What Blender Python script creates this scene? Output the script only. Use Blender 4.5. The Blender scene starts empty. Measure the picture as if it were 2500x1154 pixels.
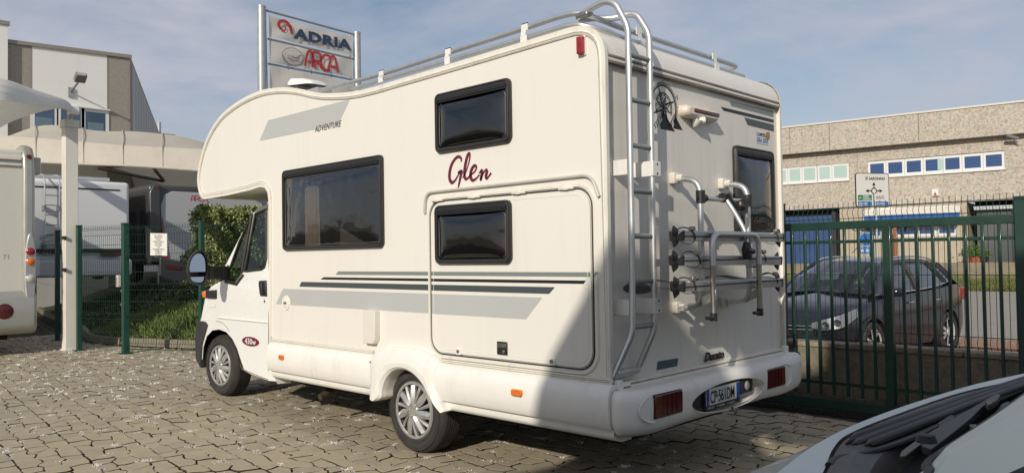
import bpy, bmesh, math, random
from math import sin, cos, pi, radians, sqrt, tan, atan2
from mathutils import Vector, Matrix, geometry as mgeo
random.seed(7)
scn = bpy.context.scene
COL = scn.collection

# ------------------------------------------------------------------ camera
F_PX, YAW, PIT, ROLL, CAM_H = 1923.44, radians(-44.0037), radians(1.4456), radians(-0.9084), 1.53
FWD = Vector((sin(YAW)*cos(PIT), cos(YAW)*cos(PIT), sin(PIT)))
_r0 = Vector((cos(YAW), -sin(YAW), 0)); _u0 = _r0.cross(FWD)
RGT = _r0*cos(ROLL) + _u0*sin(ROLL); UPV = -_r0*sin(ROLL) + _u0*cos(ROLL)
CAM = Vector((0, 0, CAM_H))
cd = bpy.data.cameras.new('camera'); co = bpy.data.objects.new('camera', cd); COL.objects.link(co)
cd.sensor_width = 36; cd.lens = F_PX/2500*36; cd.clip_start = 0.05; cd.clip_end = 3000
co.matrix_world = Matrix.Translation(CAM) @ Matrix((RGT, UPV, -FWD)).transposed().to_4x4()
scn.camera = co

# ------------------------------------------------------------------ sun, sky, exposure
SUN_EL = radians(25.5); SUN_AZ = radians(-68)          # azimuth measured from +X
SUN_DIR = Vector((cos(SUN_AZ)*cos(SUN_EL), sin(SUN_AZ)*cos(SUN_EL), sin(SUN_EL)))
sd = bpy.data.lights.new('sun', 'SUN'); so = bpy.data.objects.new('sun', sd); COL.objects.link(so)
sd.energy = 3.7; sd.angle = radians(0.55); sd.color = (1.0, 0.925, 0.81)
so.rotation_euler = SUN_DIR.to_track_quat('Z', 'Y').to_euler(); so.location = SUN_DIR*50
w = bpy.data.worlds.new('World'); scn.world = w; w.use_nodes = True
nt = w.node_tree; N = nt.nodes; L = nt.links
for n in list(N): N.remove(n)
out = N.new('ShaderNodeOutputWorld'); bg = N.new('ShaderNodeBackground'); bg.inputs['Strength'].default_value = 0.098
sky = N.new('ShaderNodeTexSky'); sky.sky_type = 'NISHITA'; sky.sun_disc = False
sky.sun_elevation = SUN_EL; sky.sun_rotation = pi/2 - SUN_AZ; sky.air_density = 1.0; sky.dust_density = 1.2; sky.ozone_density = 1.0
tc = N.new('ShaderNodeTexCoord'); mp = N.new('ShaderNodeMapping'); mp.inputs['Scale'].default_value = (1.0, 1.0, 3.2)
mp.inputs['Rotation'].default_value = (0.12, 0.22, 0.5)
no = N.new('ShaderNodeTexNoise'); no.inputs['Scale'].default_value = 2.6; no.inputs['Detail'].default_value = 7; no.inputs['Roughness'].default_value = 0.55; no.inputs['Distortion'].default_value = 0.35
no2 = N.new('ShaderNodeTexNoise'); no2.inputs['Scale'].default_value = 9; no2.inputs['Detail'].default_value = 5; no2.inputs['Distortion'].default_value = 0.8
ad = N.new('ShaderNodeMath'); ad.operation = 'MULTIPLY_ADD'; ad.inputs[1].default_value = 0.3
ra = N.new('ShaderNodeValToRGB'); ra.color_ramp.elements[0].position = 0.46; ra.color_ramp.elements[1].position = 0.80
ra.color_ramp.elements[0].color = (0.10,)*3 + (1,); ra.color_ramp.elements[1].color = (0.95,)*3 + (1,)
mx = N.new('ShaderNodeMix'); mx.data_type = 'RGBA'; mx.inputs[7].default_value = (5.5, 5.7, 6.6, 1)
L.new(tc.outputs['Generated'], mp.inputs[0]); L.new(mp.outputs[0], no.inputs[0]); L.new(mp.outputs[0], no2.inputs[0])
L.new(no2.outputs[0], ad.inputs[0]); L.new(no.outputs[0], ad.inputs[2]); L.new(ad.outputs[0], ra.inputs[0])
L.new(ra.outputs[0], mx.inputs[0]); L.new(sky.outputs[0], mx.inputs[6]); L.new(mx.outputs[2], bg.inputs[0]); L.new(bg.outputs[0], out.inputs[0])
scn.view_settings.view_transform = 'Standard'; scn.view_settings.look = 'None'
scn.view_settings.exposure = -0.13; scn.view_settings.gamma = 1
scn.cycles.max_bounces = 6; scn.cycles.diffuse_bounces = 3; scn.cycles.glossy_bounces = 4
scn.cycles.transparent_max_bounces = 24; scn.cycles.transmission_bounces = 6
scn.cycles.caustics_reflective = False; scn.cycles.caustics_refractive = False

# ------------------------------------------------------------------ surveying: rays of measured points on known planes
def ray(px, py): return (FWD*F_PX + RGT*(px-1250) - UPV*(py-577)).normalized()
def on(px, py, ax, v):
    d = ray(px, py); return CAM + d*((v-CAM[ax])/d[ax])
def Sd(px, py, y): return on(px, py, 1, y)
def Bk(px, py, x): return on(px, py, 0, x)
def Gr(px, py, z=0): return on(px, py, 2, z)
def Vp(px, py, A, B):
    """point on the vertical plane through A and B"""
    n = Vector((B[1]-A[1], A[0]-B[0], 0)); d = ray(px, py)
    return CAM + d*((Vector((A[0], A[1], 0))-Vector((CAM.x, CAM.y, 0))).dot(n)/d.dot(n))

# ------------------------------------------------------------------ materials
MATS = {}
def mat(name, col, rough=0.5, metal=0.0, var=0.0, vscale=6.0, bump=0.0, bscale=60.0, coat=0.0, dirt=None, dscale=3.0, transl=0.0, spec=0.5, stretch=(1,1,1), alpha=1.0, col2=None, trans=0.0):
    if name in MATS: return MATS[name]
    m = bpy.data.materials.new(name); m.use_nodes = True; t = m.node_tree; b = t.nodes['Principled BSDF']
    c = tuple(col) + (1,)
    b.inputs['Base Color'].default_value = c; b.inputs['Roughness'].default_value = rough; b.inputs['Metallic'].default_value = metal
    b.inputs['Coat Weight'].default_value = coat; b.inputs['Coat Roughness'].default_value = 0.08
    b.inputs['Specular IOR Level'].default_value = spec; b.inputs['Alpha'].default_value = alpha
    b.inputs['Transmission Weight'].default_value = trans
    tc = t.nodes.new('ShaderNodeTexCoord'); mp = t.nodes.new('ShaderNodeMapping'); mp.inputs['Scale'].default_value = stretch
    t.links.new(tc.outputs['Object'], mp.inputs[0])
    last = None
    if var or col2:
        n = t.nodes.new('ShaderNodeTexNoise'); n.inputs['Scale'].default_value = vscale; n.inputs['Detail'].default_value = 8; n.inputs['Roughness'].default_value = 0.65
        t.links.new(mp.outputs[0], n.inputs[0])
        r = t.nodes.new('ShaderNodeValToRGB'); r.color_ramp.elements[0].position = 0.3; r.color_ramp.elements[1].position = 0.7
        lo = tuple(x*(1-var) for x in col); hi = col2 if col2 else tuple(min(1, x*(1+var)) for x in col)
        r.color_ramp.elements[0].color = (*lo, 1); r.color_ramp.elements[1].color = (*hi, 1)
        t.links.new(n.outputs[0], r.inputs[0]); last = r.outputs[0]
        q = t.nodes.new('ShaderNodeMapRange'); q.inputs[1].default_value = 0.3; q.inputs[2].default_value = 0.7
        q.inputs[3].default_value = max(0.02, rough*0.85); q.inputs[4].default_value = min(1, rough*1.2)
        t.links.new(n.outputs[0], q.inputs[0]); t.links.new(q.outputs[0], b.inputs['Roughness'])
    if dirt:
        n = t.nodes.new('ShaderNodeTexNoise'); n.inputs['Scale'].default_value = dscale; n.inputs['Detail'].default_value = 10; n.inputs['Roughness'].default_value = 0.72
        mp2 = t.nodes.new('ShaderNodeMapping'); mp2.inputs['Scale'].default_value = (stretch[0]*3, stretch[1]*3, stretch[2]*0.7)
        t.links.new(tc.outputs['Object'], mp2.inputs[0]); t.links.new(mp2.outputs[0], n.inputs[0])
        r = t.nodes.new('ShaderNodeMapRange'); r.inputs[1].default_value = 0.52; r.inputs[2].default_value = 0.78; r.inputs[4].default_value = dirt[3]
        t.links.new(n.outputs[0], r.inputs[0])
        x = t.nodes.new('ShaderNodeMix'); x.data_type = 'RGBA'; x.inputs[7].default_value = (*dirt[:3], 1)
        if last: t.links.new(last, x.inputs[6])
        else: x.inputs[6].default_value = c
        t.links.new(r.outputs[0], x.inputs[0]); last = x.outputs[2]
    if last: t.links.new(last, b.inputs['Base Color'])
    if bump:
        n = t.nodes.new('ShaderNodeTexNoise'); n.inputs['Scale'].default_value = bscale; n.inputs['Detail'].default_value = 6
        t.links.new(mp.outputs[0], n.inputs[0])
        u = t.nodes.new('ShaderNodeBump'); u.inputs['Strength'].default_value = bump; u.inputs['Distance'].default_value = 0.01
        t.links.new(n.outputs[0], u.inputs['Height']); t.links.new(u.outputs[0], b.inputs['Normal'])
    if transl:
        o = [n for n in t.nodes if n.type == 'OUTPUT_MATERIAL'][0]; tl = t.nodes.new('ShaderNodeBsdfTranslucent'); tl.inputs[0].default_value = c; ms = t.nodes.new('ShaderNodeMixShader'); ms.inputs[0].default_value = transl
        t.links.new(b.outputs[0], ms.inputs[1]); t.links.new(tl.outputs[0], ms.inputs[2]); t.links.new(ms.outputs[0], o.inputs[0])
    MATS[name] = m; return m

def glass(name, tint, gloss=1.0, rough=0.02, wav=0.0, wscale=2.0):
    """thin tinted pane: see-through tint plus fresnel reflection"""
    if name in MATS: return MATS[name]
    m = bpy.data.materials.new(name); m.use_nodes = True; t = m.node_tree
    for n in list(t.nodes):
        if n.type != 'OUTPUT_MATERIAL': t.nodes.remove(n)
    o = [n for n in t.nodes if n.type == 'OUTPUT_MATERIAL'][0]
    tr = t.nodes.new('ShaderNodeBsdfTransparent'); tr.inputs[0].default_value = (*tint, 1)
    gl = t.nodes.new('ShaderNodeBsdfGlossy'); gl.inputs['Roughness'].default_value = rough; gl.inputs[0].default_value = (0.95, 0.97, 1, 1)
    fr = t.nodes.new('ShaderNodeLayerWeight'); fr.inputs[0].default_value = 0.5
    pw = t.nodes.new('ShaderNodeMath'); pw.operation = 'POWER'; pw.inputs[1].default_value = 5; ma = t.nodes.new('ShaderNodeMath'); ma.operation = 'MULTIPLY_ADD'; ma.inputs[1].default_value = 0.9; ma.inputs[2].default_value = 0.05
    t.links.new(fr.outputs['Facing'], pw.inputs[0]); t.links.new(pw.outputs[0], ma.inputs[0])
    mu = t.nodes.new('ShaderNodeMath'); mu.operation = 'MULTIPLY'; mu.inputs[1].default_value = gloss
    mx = t.nodes.new('ShaderNodeMixShader')
    mu.use_clamp = True; t.links.new(ma.outputs[0], mu.inputs[0]); t.links.new(mu.outputs[0], mx.inputs[0]); t.links.new(tr.outputs[0], mx.inputs[1]); t.links.new(gl.outputs[0], mx.inputs[2])
    if wav:
        n = t.nodes.new('ShaderNodeTexNoise'); n.inputs['Scale'].default_value = wscale; n.inputs['Detail'].default_value = 2
        tc = t.nodes.new('ShaderNodeTexCoord'); t.links.new(tc.outputs['Object'], n.inputs[0])
        u = t.nodes.new('ShaderNodeBump'); u.inputs['Strength'].default_value = wav; u.inputs['Distance'].default_value = 0.05
        t.links.new(n.outputs[0], u.inputs['Height']); t.links.new(u.outputs[0], gl.inputs['Normal']); t.links.new(u.outputs[0], fr.inputs['Normal'])
    t.links.new(mx.outputs[0], o.inputs[0]); MATS[name] = m; return m

# ------------------------------------------------------------------ object helpers
WL = {}                                              # world location of each thing
def thing(name, label, cat, loc=(0, 0, 0), group=None, kind=None):
    o = bpy.data.objects.new(name, None); o.empty_display_size = 0.1; COL.objects.link(o); o.location = loc
    WL[o.name] = Vector(loc); o['label'] = label; o['category'] = cat
    if group: o['group'] = group
    if kind: o['kind'] = kind
    return o
def tag(o, label, cat, group=None, kind=None):
    o['label'] = label
    if cat: o['category'] = cat
    if group: o['group'] = group
    if kind: o['kind'] = kind
    return o
def copy_tree(o, parent=None, label=None, loc=None):
    c = o.copy(); COL.objects.link(c); WL[c.name] = Vector(loc) if loc is not None else WL.get(o.name, Vector())
    if parent: c.parent = parent
    if label: c['label'] = label
    if loc is not None: c.location = loc
    for ch in list(o.children): copy_tree(ch, c)
    return c

class MB:
    """collects shapes in world coordinates, links them as one mesh object"""
    def __init__(s): s.v = []; s.f = []
    def add(s, vs, fs):
        k = len(s.v); s.v += [Vector(p) for p in vs]; s.f += [tuple(i+k for i in f) for f in fs]; return s
    def box(s, a, b, M=None):
        x0, y0, z0 = a; x1, y1, z1 = b
        vs = [Vector(p) for p in ((x0,y0,z0),(x1,y0,z0),(x1,y1,z0),(x0,y1,z0),(x0,y0,z1),(x1,y0,z1),(x1,y1,z1),(x0,y1,z1))]
        if M: vs = [M @ p for p in vs]
        return s.add(vs, [(0,3,2,1),(4,5,6,7),(0,1,5,4),(1,2,6,5),(2,3,7,6),(3,0,4,7)])
    def prism(s, pts, ax, a, b):
        """2D polygon (the two other axes, in order) extruded along axis ax from a to b"""
        def P(p, t):
            q = [0, 0, 0]; o = [i for i in range(3) if i != ax]; q[o[0]] = p[0]; q[o[1]] = p[1]; q[ax] = t; return q
        n = len(pts); vs = [P(p, a) for p in pts] + [P(p, b) for p in pts]
        ar = sum(pts[i][0]*pts[(i+1) % n][1]-pts[(i+1) % n][0]*pts[i][1] for i in range(n))
        f1 = tuple(range(n)); f2 = tuple(range(2*n-1, n-1, -1)); fs = [(i, i+n, (i+1) % n+n, (i+1) % n) for i in range(n)]
        flip = (ar > 0) == (ax != 1)
        if (b > a) != flip: f1 = f1; fs = [f[::-1] for f in fs]
        else: f1 = f1[::-1]; f2 = f2[::-1]
        return s.add(vs, [f1, f2] + fs)
    def tube(s, pts, r, seg=10, closed=False, caps=True, ry=None, up=None):
        pts = [Vector(p) for p in pts]; n = len(pts); rs = r if isinstance(r, (list, tuple)) else [r]*n
        rings = []; prev = None
        for i in range(n):
            if closed: d = (pts[(i+1) % n]-pts[i-1])
            else: d = (pts[min(i+1, n-1)]-pts[max(i-1, 0)])
            d.normalize()
            if prev is None:
                a = Vector(up) if up else (Vector((0, 0, 1)) if abs(d.z) < 0.9 else Vector((1, 0, 0)))
                u = d.cross(a).normalized()
            else:
                u = (prev - d*prev.dot(d)).normalized()
            prev = u; v = d.cross(u)
            k = 1.0
            if 0 < i < n-1 or closed:
                e1 = (pts[i]-pts[i-1]).normalized(); e2 = (pts[(i+1) % n]-pts[i]).normalized(); k = 1/max(0.6, sqrt(max(0.01, (1+e1.dot(e2))/2)))
            rr = rs[i]; r2 = ry if ry else rr
            rings.append([pts[i] + u*cos(2*pi*j/seg)*rr*1.0 + v*sin(2*pi*j/seg)*r2 for j in range(seg)])
        vs = [p for q in rings for p in q]; fs = []
        for i in range(n if closed else n-1):
            a = i*seg; b = ((i+1) % n)*seg
            for j in range(seg): fs.append((a+j, a+(j+1) % seg, b+(j+1) % seg, b+j))
        if caps and not closed: fs += [tuple(range(seg))[::-1], tuple((n-1)*seg+j for j in range(seg))]
        return s.add(vs, fs)
    def lathe(s, prof, c, axis, seg=32, a0=0, a1=2*pi):
        """prof: (radius, offset along axis)"""
        ax = Vector(axis).normalized(); u = ax.orthogonal().normalized(); v = ax.cross(u); c = Vector(c); n = len(prof); full = abs(a1-a0-2*pi) < 1e-6
        m = seg if full else seg+1
        vs = [c + ax*o + (u*cos(a0+(a1-a0)*j/seg)+v*sin(a0+(a1-a0)*j/seg))*r for r, o in prof for j in range(m)]
        fs = [(i*m+j, i*m+(j+1) % m, (i+1)*m+(j+1) % m, (i+1)*m+j) for i in range(n-1) for j in range(seg)]
        return s.add(vs, fs)
    def build(s, name, m, parent=None, smooth=35, bevel=0, bseg=2, label=None, kind=None, fix=True, m2=None, idx=None):
        me = bpy.data.meshes.new(name); org = Vector()
        p = parent
        while p is not None:
            org += WL.get(p.name, Vector()) if p.parent is None else Vector(p.location); p = p.parent
        me.from_pydata([Vector(v)-org for v in s.v], [], s.f); me.materials.append(m)
        if m2:
            me.materials.append(m2); me.polygons.foreach_set('material_index', idx)
        if fix:
            bm = bmesh.new(); bm.from_mesh(me); bmesh.ops.recalc_face_normals(bm, faces=bm.faces); bm.to_mesh(me); bm.free()
        if smooth:
            me.shade_smooth(); me.set_sharp_from_angle(angle=radians(smooth))
        o = bpy.data.objects.new(name, me); COL.objects.link(o); WL[o.name] = Vector()
        if parent: o.parent = parent
        if bevel:
            b = o.modifiers.new('bevel', 'BEVEL'); b.width = bevel; b.segments = bseg; b.limit_method = 'ANGLE'; b.angle_limit = radians(40)
        if label: o['label'] = label
        if kind: o['kind'] = kind
        return o

def rrect(x0, z0, x1, z1, r, n=5):
    pts = []
    for cx, cz, a in ((x1-r, z1-r, 0), (x0+r, z1-r, pi/2), (x0+r, z0+r, pi), (x1-r, z0+r, 3*pi/2)):
        for i in range(n+1): t = a+pi/2*i/n; pts.append((cx+r*cos(t), cz+r*sin(t)))
    return pts
def catmull(pts, n=6, closed=False):
    o = []; m = len(pts)
    for i in range(m if closed else m-1):
        p = [Vector(pts[(i+k-1) % m] if closed else pts[min(max(i+k-1, 0), m-1)]) for k in range(4)]
        for j in range(n):
            t = j/n
            o.append(0.5*((2*p[1])+(-p[0]+p[2])*t+(2*p[0]-5*p[1]+4*p[2]-p[3])*t*t+(-p[0]+3*p[1]-3*p[2]+p[3])*t**3))
    if not closed: o.append(Vector(pts[-1]))
    return o
def roundpath(pts, r, n=6):
    """polyline with rounded corners"""
    pts = [Vector(p) for p in pts]; o = [pts[0]]
    for i in range(1, len(pts)-1):
        a = (pts[i-1]-pts[i]); b = (pts[i+1]-pts[i]); d = min(r, a.length*.49, b.length*.49); A = pts[i]+a.normalized()*d; B = pts[i]+b.normalized()*d
        for k in range(n+1):
            t = k/n; o.append((1-t)**2*A+2*t*(1-t)*pts[i]+t*t*B)
    o.append(pts[-1]); return o
def offset2(pts, d, closed=True):
    """shift a 2D outline sideways"""
    n = len(pts); o = []
    for i in range(n):
        a = Vector(pts[i-1] if closed or i else pts[0]); b = Vector(pts[(i+1) % n] if closed or i < n-1 else pts[-1])
        t = (b-a).normalized(); o.append((pts[i][0]-t.y*d, pts[i][1]+t.x*d))
    return o
def holed(outer, holes, fn):
    """flat sheet with holes; fn maps (u,v) to a 3D point"""
    loops = [[Vector((p[0], p[1], 0)) for p in l] for l in [outer]+holes]
    tris = mgeo.tessellate_polygon(loops); flat = [p for l in loops for p in l]
    return [fn(p.x, p.y) for p in flat], [tuple(t) for t in tris]
def strip(mb, la, lb, closed=False):
    n = len(la); mb.add(list(la)+list(lb), [(i, (i+1) % n, n+(i+1) % n, n+i) for i in range(n if closed else n-1)]); return mb
def ribbon(mb, pts, wd, fn, t=0.0):
    """flat stroke of width wd (number or list) along 2D points"""
    n = len(pts); ws = wd if isinstance(wd, (list, tuple)) else [wd]*n; L_ = []; R_ = []
    for i in range(n):
        a = Vector(pts[max(i-1, 0)][:2]); b = Vector(pts[min(i+1, n-1)][:2]); d = (b-a).normalized(); nn = Vector((-d.y, d.x))
        p = Vector(pts[i][:2]); L_.append(fn(*(p+nn*ws[i]/2))); R_.append(fn(*(p-nn*ws[i]/2)))
    return strip(mb, L_, R_)
def text(body, name, m, parent, fn, size, shear=0.0, off=0.0, align='LEFT', spacing=1.0, depth=0.0, sx=1.0):
    """lettering: fn maps flat text coordinates (u,v) to 3D"""
    c = bpy.data.curves.new('tmp', 'FONT'); c.body = body; c.size = size; c.shear = shear; c.offset = off; c.align_x = align; c.space_character = spacing
    c.resolution_u = 3; c.space_line = 1.05
    t = bpy.data.objects.new('tmp', c); COL.objects.link(t); bpy.context.view_layer.update()
    me = bpy.data.meshes.new_from_object(t.evaluated_get(bpy.context.evaluated_depsgraph_get())); bpy.data.objects.remove(t); bpy.data.curves.remove(c)
    mb = MB(); mb.add([fn(v.co.x*sx, v.co.y) for v in me.vertices], [tuple(p.vertices) for p in me.polygons]); bpy.data.meshes.remove(me)
    o = mb.build(name, m, parent, smooth=0, fix=False)
    if depth:
        s = o.modifiers.new('thick', 'SOLIDIFY'); s.thickness = depth; s.offset = 0
    return o
def quad(mb, a, b, c, d): return mb.add([a, b, c, d], [(0, 1, 2, 3)])
# ================================================================== GROUND
M_bed = mat('joint_bed', (0.05, 0.042, 0.03), 0.95, var=0.35, vscale=9, bump=0.6, bscale=90, dirt=(0.16, 0.14, 0.10, 0.8), dscale=2)
M_stone = mat('paving_concrete', (0.41, 0.35, 0.24), 0.9, var=0.08, vscale=9, bump=0.5, bscale=110, dirt=(0.26, 0.23, 0.175, 0.5), dscale=1.3)
M_stone2 = mat('paving_concrete_grey', (0.37, 0.32, 0.225), 0.9, var=0.08, vscale=9, bump=0.5, bscale=110, dirt=(0.20, 0.18, 0.15, 0.5), dscale=1.6)
M_chip = mat('white_gravel', (0.72, 0.70, 0.66), 0.8, var=0.25, vscale=40)
M_asphalt = mat('asphalt_pale', (0.30, 0.285, 0.25), 0.9, var=0.1, vscale=3, bump=0.3, bscale=90, dirt=(0.22, 0.21, 0.19, 0.5), dscale=0.6)
M_soil = mat('soil', (0.05, 0.045, 0.025), 1.0, var=0.4, vscale=5, bump=0.5, bscale=30, col2=(0.07, 0.075, 0.03))
M_curb = mat('kerb_concrete', (0.24, 0.215, 0.16), 0.9, var=0.25, vscale=8, bump=0.6, bscale=60, dirt=(0.12, 0.105, 0.07, 0.7), dscale=2)

g = MB(); g.add([(-600, -400, -0.30), (600, -400, -0.30), (600, 900, -0.30), (-600, 900, -0.30)], [(0, 1, 2, 3)])
tag(g.build('ground', mat('far_ground', (0.19, 0.17, 0.12), 0.95, var=0.3, vscale=0.2), smooth=0), 'broad pale ground stretching away beyond the yard', None, kind='structure')
# yard slab: sheet of joint bedding
yard = MB(); yard.box((-60, -14, -0.29), (14, 7.78, -0.026))
yard = tag(yard.build('paving', M_bed, smooth=0), 'yard paved with irregular wavy concrete stones and white gravel joints', None, kind='structure')

# paving stones: rows nearly along X, staggered, wavy shared edges
random.seed(21)
PA = radians(-6.5); E1 = Vector((cos(PA), sin(PA))); E2 = Vector((-sin(PA), cos(PA))); CW, RW = 0.205, 0.152
def hsh(*k):
    r = random.Random(hash(k) & 0xffffffff); return r.uniform(-1, 1), r.uniform(-1, 1)
def corner(i, j):
    """grid corner; every third row line and sixth column line runs straighter"""
    a, b = hsh(i, j, 1); st = 0.35 if j % 3 == 0 else 1.0
    u = (i*0.5)*CW + a*0.045; v = j*RW + b*0.030*st
    if j % 3 and (i % 2): v += 0.012*b
    return Vector((u, v))
def edge(a, b):
    """shared wavy edge between two corner keys"""
    k = (a, b) if a < b else (b, a); p, q = corner(*k[0]), corner(*k[1]); d = q-p; n = Vector((-d.y, d.x)); h1, h2 = hsh(k[0][0], k[0][1], k[1][0], k[1][1])
    am = 0.13 if k[0][1] != k[1][1] or k[0][1] % 3 else 0.06
    pts = [p, p+d*0.33+n*h1*am, p+d*0.67+n*(h2*0.6-h1*0.5)*am, q]
    return pts if k[0] == a else pts[::-1]
def visible(P, m=60):
    d = P-CAM; z = d.dot(FWD)
    if z < 0.5: return None
    x = 1250+F_PX*d.dot(RGT)/z; y = 577-F_PX*d.dot(UPV)/z
    return (x, y, z) if (-m < x < 2500+m and y < 1154+m) else None
KP = [(-34, 8.8), (-27, 7.3), (-20, 6.1), (-17.2, 5.45), (-16.2, 5.35), (-15.0, 5.62), (-13.6, 6.15), (-12.0, 6.85), (-10, 7.75), (2, 7.75)]
def kerb_y(x):
    for (a, b), (c, d) in zip(KP, KP[1:]):
        if a <= x <= c: return b+(d-b)*(x-a)/(c-a)
    return 7.7
cells = []
for j in range(-12, 76):
    for i0 in range(-190, 4):
        i = i0*2 + (j % 2)
        cc = (E1*((i+1)*0.5*CW)+E2*((j+0.5)*RW)); P = Vector((cc.x, cc.y, 0))
        if P.y > 7.2 or P.x > 1.5 or P.x < -19: continue
        if P.y > kerb_y(P.x)-.12: continue
        vis = visible(P)
        if not vis: continue
        cells.append((vis[2], i, j, P))
cells.sort(key=lambda c: c[0])
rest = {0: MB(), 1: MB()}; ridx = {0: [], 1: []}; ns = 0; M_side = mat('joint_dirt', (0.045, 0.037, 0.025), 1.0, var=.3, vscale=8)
for (dz, i, j, P) in cells:
    ks = [(i, j), (i+1, j), (i+2, j), (i+2, j+1), (i+1, j+1), (i, j+1)]
    pts = []
    for a, b in zip(ks, ks[1:]+ks[:1]): pts += edge(a, b)[:-1]
    c = sum(pts, Vector((0, 0)))/len(pts)
    rr = random.Random(i*7919+j); gaps = []
    for a, b in zip(ks, ks[1:]+ks[:1]):
        k_ = (a, b) if a < b else (b, a); g0 = abs(hsh(k_[0][0], k_[0][1], k_[1][0], k_[1][1], 5)[0]); gaps += [.003+.009*g0**2+.0015*rr.random()]*3
    # shrink and round
    sh = [p + (c-p).normalized()*g_ for p, g_ in zip(pts, gaps)]
    rd = []
    for q in range(len(sh)):
        a, b = sh[q], sh[(q+1) % len(sh)]; rd += [a*0.72+b*0.28, a*0.28+b*0.72] if q % 3 != 1 else [(a+b)/2]
    h = rr.uniform(-0.006, 0.003); tx, ty = rr.uniform(-.02, .02), rr.uniform(-.02, .02)
    far = dz > 11
    if far: rd = rd[::2]
    def W(p, z, k): 
        q = c+(p-c)*k; wq = E1*q.x+E2*q.y; return (wq.x, wq.y, z+h+(q.x-c.x)*tx+(q.y-c.y)*ty)
    n = len(rd); vs = [W(p, 0.0, 0.975) for p in rd]+[W(p, -0.002, 1.0) for p in rd]+[W(p, -0.035, 1.0) for p in rd]
    fs = [tuple(range(n))]+[(k, n+k, n+(k+1) % n, (k+1) % n) for k in range(n)]+[(n+k, 2*n+k, 2*n+(k+1) % n, n+(k+1) % n) for k in range(n)]
    m = 1 if rr.random() < 0.35 else 0
    if ns < 296 and 3.2 < dz:
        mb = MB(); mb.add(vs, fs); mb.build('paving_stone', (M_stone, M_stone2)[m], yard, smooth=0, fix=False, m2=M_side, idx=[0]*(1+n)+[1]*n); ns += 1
    else: rest[m].add(vs, fs); ridx[m] += [0]*(1+n)+[1]*n
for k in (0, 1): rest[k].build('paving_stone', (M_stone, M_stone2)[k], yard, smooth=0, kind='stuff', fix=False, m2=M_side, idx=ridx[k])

# white gravel chips washed into the wider joints
gv = MB(); rg = random.Random(5)
for (dz, i, j, P) in cells:
    if rg.random() < (0.42 if dz < 14 else .4):
        k = corner(i+rg.choice((0, 1, 2)), j+rg.choice((0, 1))); n = rg.choice((6, 14, 30, 50, 80)) if dz < 9 else rg.choice((8, 14, 22)); an = rg.uniform(0, pi); el = rg.uniform(0.012, 0.055)
        for _ in range(n):
            t = rg.gauss(0, el); s_ = rg.gauss(0, 0.008+0.00016*n); q = k+Vector((cos(an)*t-sin(an)*s_, sin(an)*t+cos(an)*s_)); wq = E1*q.x+E2*q.y
            r = rg.uniform(0.003, 0.006)*(1 if dz < 9 else 2.0); z = -0.012+rg.uniform(0, 0.015)
            a = rg.uniform(0, 6); vs = [(wq.x+r*cos(a+b_), wq.y+r*sin(a+b_), z) for b_ in (0, 2.1, 4.2)]+[(wq.x, wq.y, z+r*1.3)]
            gv.add(vs, [(0, 1, 3), (1, 2, 3), (2, 0, 3)])
tag(gv.build('gravel', M_chip, smooth=0, fix=False), 'white gravel chips washed into the joints of the paving', 'gravel', kind='stuff')
# ================================================================== MOTORHOME WITH OVERCAB BED
Y0, X0, YR = 3.88, -2.958, 6.27
M_body = mat('cream_gelcoat', (0.80, 0.77, 0.70), 0.34, var=0.015, vscale=1.2, coat=0.25, bump=0.05, bscale=2.0, dirt=(0.62, 0.575, 0.48, 0.28), dscale=2.2, stretch=(1, 1, 0.35))
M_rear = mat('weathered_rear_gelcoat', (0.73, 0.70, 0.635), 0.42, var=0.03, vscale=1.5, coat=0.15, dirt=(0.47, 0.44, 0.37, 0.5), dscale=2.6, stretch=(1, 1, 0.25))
M_trim = mat('cream_trim', (0.78, 0.75, 0.66), 0.4, dirt=(0.42, 0.38, 0.30, 0.5), dscale=4)
M_groove = mat('trim_groove', (0.33, 0.30, 0.25), 0.6, var=0.3, vscale=12)
M_skirt = mat('white_skirt', (0.83, 0.81, 0.755), 0.36, var=0.02, vscale=2, coat=0.2, dirt=(0.54, 0.50, 0.43, 0.5), dscale=1.6)
M_cab = mat('white_cab_paint', (0.84, 0.835, 0.80), 0.25, var=0.01, vscale=2, coat=0.6, dirt=(0.62, 0.59, 0.52, 0.25), dscale=1.6)
M_rubber = mat('black_rubber', (0.022, 0.021, 0.020), 0.55, var=0.3, vscale=20)
M_frame = mat('window_frame_plastic', (0.028, 0.026, 0.024), 0.32, var=0.2, vscale=14, bump=0.05)
M_blackp = mat('black_plastic', (0.02, 0.02, 0.021), 0.42, var=0.2, vscale=14)
M_tyre = mat('tyre_rubber', (0.035, 0.032, 0.030), 0.75, var=0.3, vscale=10, bump=0.3, bscale=140, dirt=(0.085, 0.075, 0.06, 0.6), dscale=3)
M_hub = mat('hubcap_silver', (0.50, 0.50, 0.49), 0.33, metal=0.55, var=0.06, vscale=10, dirt=(0.28, 0.24, 0.19, 0.5), dscale=5)
M_alu = mat('aluminium_tube', (0.60, 0.615, 0.61), 0.38, metal=0.75, var=0.06, vscale=8, dirt=(0.36, 0.35, 0.32, 0.45), dscale=5)
M_steel = mat('brushed_steel', (0.34, 0.32, 0.29), 0.4, metal=0.9, var=0.1, vscale=10)
M_bracket = mat('white_bracket', (0.80, 0.79, 0.75), 0.45, dirt=(0.5, 0.45, 0.36, 0.4), dscale=6)
M_dark = mat('dark_underside', (0.012, 0.012, 0.012), 0.9)
M_int = mat('interior_lining', (0.10, 0.085, 0.065), 0.8, var=0.2, vscale=3)
M_curt = mat('curtain_cloth', (0.62, 0.55, 0.45), 0.9, var=0.08, vscale=10)
M_acr = glass('smoked_acrylic', (0.40, 0.38, 0.37), gloss=2.4, rough=0.02, wav=0.3, wscale=3.5)
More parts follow.
